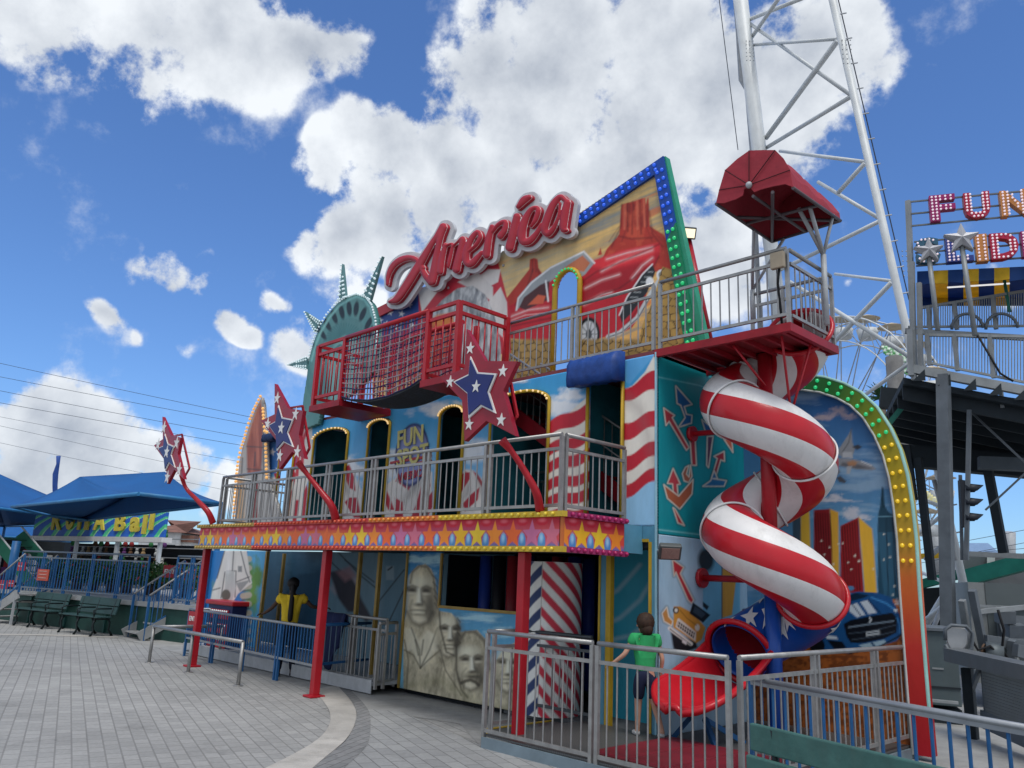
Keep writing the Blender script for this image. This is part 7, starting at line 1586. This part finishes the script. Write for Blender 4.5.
for i in range(0,n):
    a=2*math.pi*(i+.5)/n; p=hub+(U2*math.cos(a)+npa(0,0,math.sin(a)))*(RW+.1); 
    if not (-.9<math.sin(a)<=1): continue
    t=MB(); q=p-npa(0,0,1.3); t.tube([q,q+npa(0,0,.55)],[.5,.62],12); o=t.build('gondola',FM,fw); MB().tube([p-npa(0,0,.1),p+npa(0,0,.16)],[.75,.1],12).build('gondola_roof',RF,o); b=MB()
    for k in range(4): d=npa(math.cos(k*1.57)*.55,math.sin(k*1.57)*.55,0); b.tube([q+d+npa(0,0,.5),p+d-npa(0,0,.08)],.025,5)
    b.build('gondola_pole',FM,o)
for s_ in (-2,2): 
    for k in (-1,1): MB().tube([hub+AX*s_*.5,(hub+AX*s_+U2*k*3.5)*npa(1,1,0)],.16,8).build('support_leg',FM,fw)
# foreground fence, blue with grey rail, lower right + green bench in front
zr=.98; f0=oz(750,678.5,zr); f1=oz(1024,727.5,zr); fd=(f1-f0); f1=f0+fd*1.35
railing('blue_fence','blue picket fence with a grey top rail running to the lower right corner',f0*npa(1,1,0),f1*npa(1,1,0),zr,1,top=mat('rail_grey',(.33,.35,.37),.45,.5),pick=BLUEP,post=BLUEP,gap=.135,pr=.013,mid=.03,low=.1,ends=(1,1))
q0=oz(749,722,.86); q1=oz(945,768,.86); ud=(q1-q0); L_=np.linalg.norm(ud); ud/=L_
# bench faces away from the camera's side of the fence; its back planks are seen
nd=npa(ud[1],-ud[0],0); nd=nd if nd@(CAM-q0)>0 else -nd
def bench2():
    origin=q0*npa(1,1,0)+nd*.0; t=empty('park_bench',origin,'green wooden bench close to the camera, seen from behind at the bottom right edge','bench')
    LL=1.9
    for w,z in ((0,.68),(.04,.48)):
        P=[origin+ud*u+nd*(w+d)+npa(0,0,zz) for u in (0,LL) for d,zz in ((0,z+.0),(0,z+.175),(-.045,z+.175),(-.045,z))]
        b=MB().add(P,[(0,1,2,3),(7,6,5,4),(0,4,5,1),(1,5,6,2),(2,6,7,3),(3,7,4,0)]); b.build('back_plank',mat('bench_green_near',(.05,.13,.115),.6,0,.15,5,bump=.2,bscale=14,dirt=.2),t,bevel=.01)
    for k in range(3):
        P=[origin+ud*u-nd*(.1+k*.14+d)+npa(0,0,zz) for u in (0,LL) for d,zz in ((0,.42),(0,.455),(.12,.455),(.12,.42))]; MB().add(P,[(0,1,2,3),(7,6,5,4),(0,4,5,1),(1,5,6,2),(2,6,7,3),(3,7,4,0)]).build('seat_plank',BG_,t,bevel=.008)
    for u in (.2,LL-.2): f=lambda w,z: origin+ud*u-nd*w+npa(0,0,z); b=MB().tube([f(.0,0),f(.08,.2),f(.05,.42),f(.02,.84)],.025,6).tube([f(.52,0),f(.46,.2),f(.5,.42),f(.05,.42)],.025,6); b.build('iron_frame',BI,t)
bench2()
# ================================================================ GROUND
def brick_mat(name,rot,sw,sh,c1,c2,mort,off=.5,msize=.03,bump=.25):
    m=bpy.data.materials.new(name); m.use_nodes=True; nt=m.node_tree; N=nt.nodes;L=nt.links; b=N['Principled BSDF']; b.inputs['Roughness'].default_value=.88; b.inputs['Specular IOR Level'].default_value=.25
    tc=N.new('ShaderNodeTexCoord'); mp=N.new('ShaderNodeMapping'); mp.inputs['Rotation'].default_value=(0,0,rot); L.new(tc.outputs['Object'],mp.inputs[0])
    br=N.new('ShaderNodeTexBrick'); br.offset=off; br.inputs['Scale'].default_value=1; br.inputs['Brick Width'].default_value=sw; br.inputs['Row Height'].default_value=sh; br.inputs['Mortar Size'].default_value=msize*.2; br.inputs['Mortar Smooth'].default_value=.3; br.inputs['Bias'].default_value=0
    br.inputs['Color1'].default_value=(*c1,1);br.inputs['Color2'].default_value=(*c2,1);br.inputs['Mortar'].default_value=(*mort,1); L.new(mp.outputs[0],br.inputs[0])
    n1=N.new('ShaderNodeTexNoise'); n1.inputs['Scale'].default_value=.35; n1.inputs['Detail'].default_value=8; n1.inputs['Roughness'].default_value=.65; L.new(tc.outputs['Object'],n1.inputs[0])
    n2=N.new('ShaderNodeTexNoise'); n2.inputs['Scale'].default_value=25; n2.inputs['Detail'].default_value=5; L.new(tc.outputs['Object'],n2.inputs[0])
    r1=N.new('ShaderNodeMapRange'); r1.inputs[1].default_value=.3;r1.inputs[2].default_value=.75;r1.inputs[3].default_value=1.12;r1.inputs[4].default_value=.7; L.new(n1.outputs[0],r1.inputs[0])
    r2=N.new('ShaderNodeMapRange'); r2.inputs[3].default_value=.8;r2.inputs[4].default_value=1.2; L.new(n2.outputs[0],r2.inputs[0])
    mu=N.new('ShaderNodeMath'); mu.operation='MULTIPLY'; L.new(r1.outputs[0],mu.inputs[0]); L.new(r2.outputs[0],mu.inputs[1])
    n4=N.new('ShaderNodeTexVoronoi'); n4.inputs['Scale'].default_value=3.2; L.new(tc.outputs['Object'],n4.inputs['Vector']); r4=N.new('ShaderNodeMapRange'); r4.inputs[1].default_value=.04; r4.inputs[2].default_value=.07; r4.inputs[3].default_value=.6; L.new(n4.outputs['Distance'],r4.inputs[0])
    n5=N.new('ShaderNodeTexNoise'); n5.inputs['Scale'].default_value=1.1; n5.inputs['Detail'].default_value=10; n5.inputs['Roughness'].default_value=.75; L.new(tc.outputs['Object'],n5.inputs[0]); r5=N.new('ShaderNodeMapRange'); r5.inputs[1].default_value=.56; r5.inputs[2].default_value=.72; r5.inputs[3].default_value=1; r5.inputs[4].default_value=.68; L.new(n5.outputs[0],r5.inputs[0])
    m4=N.new('ShaderNodeMath'); m4.operation='MULTIPLY'; L.new(r4.outputs[0],m4.inputs[0]); L.new(r5.outputs[0],m4.inputs[1]); m5=N.new('ShaderNodeMath'); m5.operation='MULTIPLY'; L.new(m4.outputs[0],m5.inputs[0]); L.new(mu.outputs[0],m5.inputs[1]); mu=m5
    vm=N.new('ShaderNodeVectorMath'); vm.operation='SCALE'; L.new(br.outputs[0],vm.inputs[0]); L.new(mu.outputs[0],vm.inputs['Scale']); L.new(vm.outputs[0],b.inputs['Base Color'])
    bp=N.new('ShaderNodeBump'); bp.inputs['Strength'].default_value=bump; bp.inputs['Distance'].default_value=.01; bp.invert=True; L.new(br.outputs['Fac'],bp.inputs['Height']); L.new(bp.outputs[0],b.inputs['Normal'])
    return m
G1=(.36,.358,.345);G2=(.30,.30,.29)
PAVA=brick_mat('paver_blocks',R(16.4),.21,.14,G1,G2,(.23,.228,.22),msize=.045); PAVB=brick_mat('paver_blocks_front',R(20),.3,.16,(.33,.335,.33),(.27,.275,.275),(.15,.15,.15))
g.data.materials.clear(); g.data.materials.append(PAVA)
def sheet(name,pts,z,m):
    o=MB().add([(p[0],p[1],z) for p in pts],[tuple(range(len(pts)))]).build(name,m,None); o['kind']='structure'; return o
P_=lambda l:[oz(*p) for p in l]
# concrete apron along the ride + far concrete
sheet('concrete_apron',P_([(312,689),(318,700),(322,709),(345,707),(460,724),(484,750)])+[npa(EX0,YD,0),npa(XFE+6,YD,0),npa(XFE+6,16,0),npa(-24,16,0),npa(-24,7.6,0),oz(196,658)],.004,CONC)
# darker paver field on the right of the curve
inner=[(312,690),(322,700),(330,712),(331,724),(322,738),(300,752),(268,768),(200,800)]
outer_=[(337,686),(350,700),(357,712),(355,726),(346,742),(325,758),(306,775),(260,815)]
sheet('front_pavers',P_([(335,705),(345,708),(400,712),(486,748),(760,768),(1000,768)])+[npa(6,4,0),npa(3,-3,0),npa(-3,1,0)]+P_([(260,815),(306,775),(325,758),(346,742),(355,726),(357,712)]),.008,PAVB)
def band(name,a,b_,z,m):
    A=P_(a);B=P_(b_); o=MB()
    def res(P,n=60):
        P=np.array(P); t=np.r_[0,np.cumsum(np.linalg.norm(np.diff(P,axis=0),axis=1))]; 
        # smooth by Catmull-like resample
        q=np.linspace(0,t[-1],n); X=np.stack([np.interp(q,t,P[:,k]) for k in range(3)],1)
        for _ in range(12): X[1:-1]=.25*X[:-2]+.5*X[1:-1]+.25*X[2:]
        return X
    A=res(A);B=res(B); n=len(A); V=[(*p[:2],z) for p in A]+[(*p[:2],z) for p in B]; o.add(V,[(i,i+1,n+i+1,n+i) for i in range(n-1)]); o=o.build(name,m,None); o['kind']='structure'; return o
LC=mat('light_concrete',(.44,.42,.385),.88,0,.16,1.6,bump=.3,bscale=50,dirt=.4)
band('curved_path',inner,outer_,.012,LC)
o2=[(x+ (9 if i<4 else 14)+i*2.2,y+(1 if i<3 else 5)) for i,(x,y) in enumerate(outer_)]
band('path_border',[(x+.6,y+.2) for x,y in outer_],o2,.0105,brick_mat('border_blocks',R(60),.2,.1,(.25,.25,.25),(.21,.215,.215),(.12,.12,.12)))
band('pale_strip',[(-60,633.5),(40,634.2),(118,636.5)],[(-60,634.8),(40,635.6),(118,638)],.006,LC)
# ================================================================ PEOPLE
def skinmesh(joints,edges,sub=2,root=None):
    me=bpy.data.meshes.new('tmp'); names=list(joints); me.from_pydata([tuple(map(float,joints[n][0])) for n in names],[(names.index(a),names.index(b_)) for a,b_ in edges],[])
    o=bpy.data.objects.new('tmp',me); COL.objects.link(o); md=o.modifiers.new('s','SKIN'); md.use_smooth_shade=True
    for i,n in enumerate(names):
        r_=joints[n][1]; r_=(r_,r_) if not hasattr(r_,'__len__') else r_; me.skin_vertices[0].data[i].radius=r_; me.skin_vertices[0].data[i].use_root=(n==(root or names[0]))
    s_=o.modifiers.new('u','SUBSURF'); s_.levels=sub; s_.render_levels=sub
    dg=bpy.context.evaluated_depsgraph_get(); m2=bpy.data.meshes.new_from_object(o.evaluated_get(dg)); bpy.data.objects.remove(o); bpy.data.meshes.remove(me)
    for p in m2.polygons: p.use_smooth=True
    return m2
def merge(meshes,name,m):
    bm=bmesh.new()
    for x in meshes: bm.from_mesh(x)
    me=bpy.data.meshes.new(name); bm.to_mesh(me); bm.free(); me.materials.clear(); me.materials.append(m)
    for p in me.polygons: p.material_index=0; p.use_smooth=True
    return me
def person(label,foot,H_,face,pose,skin,shirt,trs,hair,shoe,longhair=False,shorts=False,sleeves=.5,hs=1.):
    """face: unit vector (x,y) the person faces; pose gives joints in local (right, forward, up) units of height"""
    f=npa(*face,0);f/=np.linalg.norm(f); rt=npa(f[1],-f[0],0); up=npa(0,0,1.)
    W=lambda p: np.array(foot,float)+H_*(rt*p[0]+f*p[1]+up*p[2])
    t=empty('person',foot,label,'person')
    P={k:W(v) for k,v in pose.items()}; h=H_
    J={'pelvis':(P['pelvis'],(.07*h,.05*h)),'waist':(P['waist'],(.06*h,.042*h)),'chest':(P['chest'],(.066*h,.044*h)),'chb':(P['chest']+up*.05*h,(.05*h,.03*h)),'neckb':(P['neck']-up*.02*h,.032*h),'neck':(P['neck'],.03*h),'headb':(P['head']-up*.035*h*hs,(.042*h*hs,.05*h*hs)),'head':(P['head']+up*.01*h*hs,(.05*h*hs,.058*h*hs)),'headt':(P['head']+up*.045*h*hs,(.036*h*hs,.042*h*hs))}
    E_=[('pelvis','waist'),('waist','chest'),('chest','chb'),('chb','neckb'),('neckb','neck'),('neck','headb'),('headb','head'),('head','headt')]
    for s_ in 'LR':
        for n,r_ in (('sho',.025),('elb',.022),('wri',.016)): J[n+s_]=(P[n+s_],r_*h)
        J['palm'+s_]=(P['hand'+s_],(.02*h,.011*h))
        E_+=[('chb','sho'+s_),('sho'+s_,'elb'+s_),('elb'+s_,'wri'+s_),('wri'+s_,'palm'+s_)]
        for n,r_ in (('hip',.052),('kne',.034),('ank',.021)): J[n+s_]=(P[n+s_],r_*h)
        J['heel'+s_]=(P['ank'+s_]-up*.02*h,.022*h)
        E_+=[('pelvis','hip'+s_),('hip'+s_,'kne'+s_),('kne'+s_,'ank'+s_),('ank'+s_,'heel'+s_)]
    parts=[skinmesh(J,E_,2,'pelvis')]
    for s_ in 'LR':   # fingers
        pa=P['hand'+s_]; d=pa-P['wri'+s_]; d/=np.linalg.norm(d); sd=np.cross(d,up); sd=sd/np.linalg.norm(sd) if np.linalg.norm(sd)>.1 else rt
        for k,(o_,l_) in enumerate(((-.015,.04),(-.005,.047),(.005,.044),(.015,.034))):
            a=pa+sd*o_*h; parts.append(skinmesh({'a':(a,.0065*h),'b':(a+d*l_*h*.5,.006*h),'c':(a+d*l_*h*.8-up*.01*h,.005*h),'d':(a+d*l_*h*.9-up*.02*h,.004*h)},[('a','b'),('b','c'),('c','d')],1))
        a=P['wri'+s_]*.5+pa*.5; q=f*.02+sd*.018; parts.append(skinmesh({'a':(a,.007*h),'b':(a+q*h,.0065*h),'c':(a+q*h*1.3+d*.02*h,.005*h)},[('a','b'),('b','c')],1))
    hd=P['head']
    nose=skinmesh({'a':(hd+f*.05*h*hs+up*.012*h*hs,.006*h*hs),'b':(hd+f*.064*h*hs-up*.008*h*hs,.009*h*hs)},[('a','b')],1); parts.append(nose)
    for s_ in (-1,1): parts.append(skinmesh({'a':(hd+rt*s_*.05*h*hs+up*.012*h*hs,.009*h*hs),'b':(hd+rt*s_*.054*h*hs-up*.012*h*hs,.007*h*hs)},[('a','b')],1))
    link('body',merge(parts,'body',skin),t)
    for s_ in (-1,1): MB().ball(hd+f*.052*h*hs+rt*s_*.02*h*hs+up*.012*h*hs,.008*h*hs,n=8,k=5).build('eye',mat('eye_dark',(.03,.02,.02),.2),t)
    MB().ball(hd+f*.053*h*hs-up*.03*h*hs,.012*h*hs,n=8,k=4,sc=(1,.5,.35)).build('mouth',mat('lips',(.25,.08,.07),.5),t)
    # shirt
    S_={'hem':(P['pelvis']+up*.0*h,(.1*h,.072*h)),'waist':(P['waist'],(.094*h,.07*h)),'chest':(P['chest'],(.104*h,.078*h)),'chb':(P['chest']+up*.05*h,(.1*h,.078*h)),'neckb':(P['neck']-up*.035*h,(.05*h,.045*h))}; e=[('hem','waist'),('waist','chest'),('chest','chb'),('chb','neckb')]
    for s_ in 'LR':
        S_['sho'+s_]=(P['sho'+s_],.053*h); S_['slv'+s_]=(P['sho'+s_]*(1-sleeves)+P['elb'+s_]*sleeves,.046*h); e+=[('chb','sho'+s_),('sho'+s_,'slv'+s_)]
    link('shirt',merge([skinmesh(S_,e,2,'chest')],'shirt',shirt),t)
    T_={'w':(P['waist']-up*.035*h,(.082*h,.06*h)),'p':(P['pelvis'],(.092*h,.068*h))}; e=[('w','p')]
    for s_ in 'LR':
        T_['hip'+s_]=(P['hip'+s_],.064*h); k=P['kne'+s_]; 
        if shorts: T_['kne'+s_]=(k*.9+P['hip'+s_]*.1,.05*h); e+=[('p','hip'+s_),('hip'+s_,'kne'+s_)]
        else: T_['kne'+s_]=(k,.042*h); T_['ank'+s_]=(P['ank'+s_]+up*.01*h,.03*h); e+=[('p','hip'+s_),('hip'+s_,'kne'+s_),('kne'+s_,'ank'+s_)]
    link('shorts' if shorts else 'trousers',merge([skinmesh(T_,e,2,'p')],'trousers',trs),t)
    for s_ in 'LR':
        a=P['ank'+s_]-up*.022*h; toe=P['toe'+s_]; link('shoe',merge([skinmesh({'a':(a-(toe-a)*.25,.022*h),'b':(a,.026*h),'c':(a*.35+toe*.65,.023*h),'d':(toe,.017*h)},[('a','b'),('b','c'),('c','d')],2)],'shoe',shoe),t)
    hb_=MB().ball(hd+up*.022*h*hs-f*.012*h*hs,.066*h*hs,n=20,k=12,sc=(.9,.95,.95)).ball(hd-up*.022*h*hs-f*.026*h*hs,.048*h*hs,n=16,k=10,sc=(1,.9,.95))
    hm=hb_.mesh('hair',hair)
    for v_ in hm.vertices:
        q=fbm(np.array([v_.co.x*90]),np.array([v_.co.z*60+v_.co.y*80]),2,3)[0]; d_=Vector(v_.co)-Vector(tuple(hd)); v_.co=Vector(v_.co)+d_.normalized()*float((q-.5)*.012*h*hs)
    link('hair',hm,t)
    if longhair:
        b0=hd-f*.05*h; q=P['chest']-f*.085*h; w_=P['waist']-f*.09*h
        link('ponytail',merge([skinmesh({'a':(b0+up*.02*h,.022*h),'b':(b0-up*.05*h-f*.015*h,.026*h),'c':(q,.028*h),'d':(w_,.03*h),'e':(w_-up*.05*h,.022*h)},[('a','b'),('b','c'),('c','d'),('d','e')],2)],'ponytail',hair),t)
    return t
SK1=mat('skin_light',(.52,.3,.21),.55,0,.06,6); SK2=mat('skin_dark',(.07,.035,.022),.5,0,.1,6)
boyf=oz(645,737,ZD); # faces away from the camera
hb=float(oy(643,615,boyf[1])[2])-ZD
vdir=boyf[:2]/np.linalg.norm(boyf[:2]); rt2=npa(vdir[1],-vdir[0])
fc=vdir*.92-rt2*.38
stand=dict(pelvis=(0,0,.5),waist=(0,.0,.6),chest=(0,.005,.735),neck=(0,.0,.845),head=(0,.012,.925),shoL=(-.105,0,.80),shoR=(.105,0,.80))
pose=dict(stand); pose.update(neck=(0,0,.82),head=(0,.012,.905),elbL=(-.19,.0,.66),wriL=(-.265,.06,.585),handL=(-.29,.08,.57),elbR=(.15,-.02,.63),wriR=(.155,.03,.505),handR=(.155,.04,.475),hipL=(-.05,.0,.47),hipR=(.05,-.0,.47),kneL=(-.045,.045,.265),kneR=(.07,-.03,.27),ankL=(-.045,.06,.045),ankR=(.1,-.13,.06),toeL=(-.05,.15,.018),toeR=(.1,-.05,.02))
person('boy in a bright green T-shirt and navy shorts walking across the red mat',boyf,hb*1.01,fc,pose,SK1,mat('shirt_green',(.03,.36,.12),.8,0,.1,8),mat('shorts_navy',(.012,.018,.05),.85),mat('hair_brown',(.045,.025,.016),.7,0,.3,30),mat('sandal_white',(.5,.5,.5),.6),shorts=True,hs=1.3)
wf=oz(284,677,.0); hw=float(oy(284,577.5,wf[1])[2])
vdir=wf[:2]/np.linalg.norm(wf[:2]); rt2=npa(vdir[1],-vdir[0]); fc=vdir
pose=dict(stand); pose.update(shoL=(-.11,0,.80),shoR=(.11,0,.80),elbL=(-.2,.03,.68),wriL=(-.27,.09,.625),handL=(-.3,.1,.62),elbR=(.22,.0,.71),wriR=(.34,.06,.70),handR=(.375,.07,.70),hipL=(-.052,0,.47),hipR=(.052,0,.47),kneL=(-.06,.02,.26),kneR=(.06,.02,.26),ankL=(-.065,0,.05),ankR=(.07,0,.05),toeL=(-.08,.1,.018),toeR=(.09,.1,.018))
person('woman in a yellow T-shirt with a long black ponytail, seen from behind',wf,hw,fc,pose,SK2,mat('shirt_yellow',(.72,.5,.03),.8,0,.1,8),mat('trousers_dark',(.012,.015,.03),.85),mat('hair_black',(.01,.009,.009),.6,0,.3,30),mat('shoe_dark',(.03,.03,.04),.6),longhair=True)
SUN_E=1.5; SUN_A=22; SKY_S=.12; EXPO=.48; SKY_T=(.50,.70,.98); CL_D=(.27,.305,.365); CL_B=(.68,.71,.74)
CLOUDS=[(60,15,70,1),(150,30,80,1),(230,40,90,1),(300,45,62,1),(200,78,34,.8),(255,95,26,.55),(335,40,35,.9),(30,5,60,.8),
(480,50,60,1),(560,40,90,1),(650,50,110,1),(730,70,100,1),(810,70,70,1),(855,90,50,.9),(640,130,90,1),(760,150,80,1),(540,110,60,1),(450,100,30,.7),(400,85,16,.6),
(400,165,60,1),(330,178,38,.9),(460,165,55,1),(335,245,48,1),(385,240,55,1),(440,220,50,1),(520,200,60,1),(700,260,80,1),(600,180,80,1),(325,325,45,.8),(290,345,30,.7),(820,120,60,.8),
(165,277,30,.85),(198,282,26,.85),(135,274,20,.6),(185,268,18,.7),(92,336,22,.8),(115,346,16,.7),(178,354,20,.7),(195,358,14,.6),(232,320,20,.8),(262,297,17,.75),(245,335,15,.7),
(30,430,50,1),(85,440,45,1),(140,455,32,1),(175,462,36,.9),(215,475,30,.8),(20,480,60,1),(100,480,50,.9),(250,470,20,.7),(940,80,12,.45),(985,268,18,.4),(640,420,60,.5),(850,300,14,.4),(1010,300,20,.5)]
# ---------------------------------------------------------------- camera, light, render settings
cd=bpy.data.cameras.new('camera'); cam=bpy.data.objects.new('camera',cd); COL.objects.link(cam)
M=Matrix(((RT[0],UP[0],-FWD[0],0),(RT[1],UP[1],-FWD[1],0),(RT[2],UP[2],-FWD[2],HC),(0,0,0,1))); cam.matrix_world=M
cd.sensor_width=36; cd.lens=FP/1024*36; cd.clip_start=.1; cd.clip_end=2000; S.camera=cam
SE,SA=66.,125.     # sun elevation, azimuth measured from +Y towards +X (behind the ride, upper right)
sd=bpy.data.lights.new('sun','SUN'); sd.energy=SUN_E; sd.angle=R(SUN_A); sd.color=(1,.96,.9)
so=bpy.data.objects.new('sun',sd); COL.objects.link(so)
dirv=Vector((math.sin(R(SA))*math.cos(R(SE)),math.cos(R(SA))*math.cos(R(SE)),math.sin(R(SE))))
so.rotation_euler=dirv.to_track_quat('Z','Y').to_euler(); so.location=(0,0,30)
W=bpy.data.worlds.new('World'); S.world=W; W.use_nodes=True; nt=W.node_tree; N=nt.nodes; L=nt.links; N.clear()
out=N.new('ShaderNodeOutputWorld'); bg=N.new('ShaderNodeBackground'); L.new(bg.outputs[0],out.inputs[0])
sky=N.new('ShaderNodeTexSky'); sky.sky_type='NISHITA'; sky.sun_disc=False; sky.sun_elevation=R(SE); sky.sun_rotation=R(SA); sky.air_density=1.0; sky.dust_density=.6; sky.ozone_density=2.2
bg.inputs['Strength'].default_value=SKY_S
tc=N.new('ShaderNodeTexCoord')
def vm(op,a=None,b=None):
    n=N.new('ShaderNodeVectorMath'); n.operation=op
    for i,x in enumerate((a,b)):
        if x is None: continue
        if hasattr(x,'node'): L.new(x,n.inputs[i])
        else: n.inputs[i].default_value=x
    return n
def mt(op,a,b=None,cl=False):
    n=N.new('ShaderNodeMath'); n.operation=op; n.use_clamp=cl
    for i,x in enumerate((a,b)):
        if x is None: continue
        if hasattr(x,'node'): L.new(x,n.inputs[i])
        else: n.inputs[i].default_value=x
    return n.outputs[0]
G_=tc.outputs['Generated']
def noise(vec,sc,det,ro,off=(0,0,0)):
    a=vm('ADD',vec,off); n=N.new('ShaderNodeTexNoise'); n.inputs['Scale'].default_value=sc; n.inputs['Detail'].default_value=det; n.inputs['Roughness'].default_value=ro; L.new(a.outputs[0],n.inputs['Vector']); return n
w1=noise(G_,5,3,.6)
ws=vm('SUBTRACT',w1.outputs['Color'],(.5,.5,.5)); wsc=vm('SCALE',ws.outputs[0]); wsc.inputs['Scale'].default_value=.16
W2=vm('ADD',G_,wsc.outputs[0]).outputs[0]
blobs=CLOUDS
acc=None
for (x,y,r,s_) in blobs:
    d=ray(x,y); d=d/np.linalg.norm(d); ds=vm('DISTANCE',W2,tuple(d)).outputs['Value']
    mr=N.new('ShaderNodeMapRange'); mr.inputs[1].default_value=0; mr.inputs[2].default_value=r/FP*1.25*(np.linalg.norm(ray(x,y))**-1); mr.inputs[3].default_value=s_; mr.inputs[4].default_value=0; L.new(ds,mr.inputs[0])
    acc=mr.outputs[0] if acc is None else mt('SMOOTH_MAX',acc,mr.outputs[0])
    if acc.node.type=='MATH': acc.node.inputs[2].default_value=.15
bk=N.new('ShaderNodeMapRange'); bk.inputs[1].default_value=.62; bk.inputs[2].default_value=.2; bk.inputs[3].default_value=0; bk.inputs[4].default_value=.5; L.new(vm('DOT_PRODUCT',G_,tuple(FWD)).outputs['Value'],bk.inputs[0]); acc=mt('MAXIMUM',acc,bk.outputs[0])  # unseen cloud cover added around and behind the camera to light the facade
n1=noise(G_,11,9,.62,(3,1,7)); 
gate=mt('MULTIPLY',acc,3.0,True); dens=mt('ADD',mt('MULTIPLY',acc,.92),mt('MULTIPLY',mt('MULTIPLY',mt('SUBTRACT',n1.outputs['Fac'],.48),2.3),gate))
al=N.new('ShaderNodeMapRange'); al.interpolation_type='SMOOTHSTEP'; al.inputs[1].default_value=.16; al.inputs[2].default_value=.46; L.new(dens,al.inputs[0])
# shading: self shadow estimate from density sampled towards the sun's side
n2=noise(G_,11,5,.6,(3-.022,1+.02,7-.035)); n3=noise(G_,3.2,3,.6,(9,4,2))
dif=mt('SUBTRACT',n1.outputs['Fac'],n2.outputs['Fac'])
sh=mt('ADD',mt('MULTIPLY',dif,.8),mt('ADD',mt('MULTIPLY',acc,-.50),mt('MULTIPLY',mt('SUBTRACT',n3.outputs['Fac'],.5),-1.2)))
shr=N.new('ShaderNodeMapRange'); shr.inputs[1].default_value=-.75; shr.inputs[2].default_value=.0; L.new(sh,shr.inputs[0])
ramp=N.new('ShaderNodeValToRGB'); e=ramp.color_ramp.elements; e[0].position=0; e[0].color=(*CL_D,1); e[1].position=1; e[1].color=(*CL_B,1); L.new(shr.outputs[0],ramp.inputs[0])
csc=vm('SCALE',ramp.outputs[0]); csc.inputs['Scale'].default_value=1/SKY_S
skt=vm('MULTIPLY',sky.outputs[0],SKY_T)
mx=N.new('ShaderNodeMix'); mx.data_type='RGBA'; L.new(mt('MULTIPLY',al.outputs[0],.97),mx.inputs[0]); L.new(skt.outputs[0],mx.inputs[6]); L.new(csc.outputs[0],mx.inputs[7]); L.new(mx.outputs[2],bg.inputs['Color'])
S.render.engine='CYCLES'; S.render.resolution_x=1024; S.render.resolution_y=768
S.view_settings.view_transform='Standard'; S.view_settings.look='None'; S.view_settings.exposure=EXPO; S.view_settings.gamma=1; S.view_settings.use_curve_mapping=False
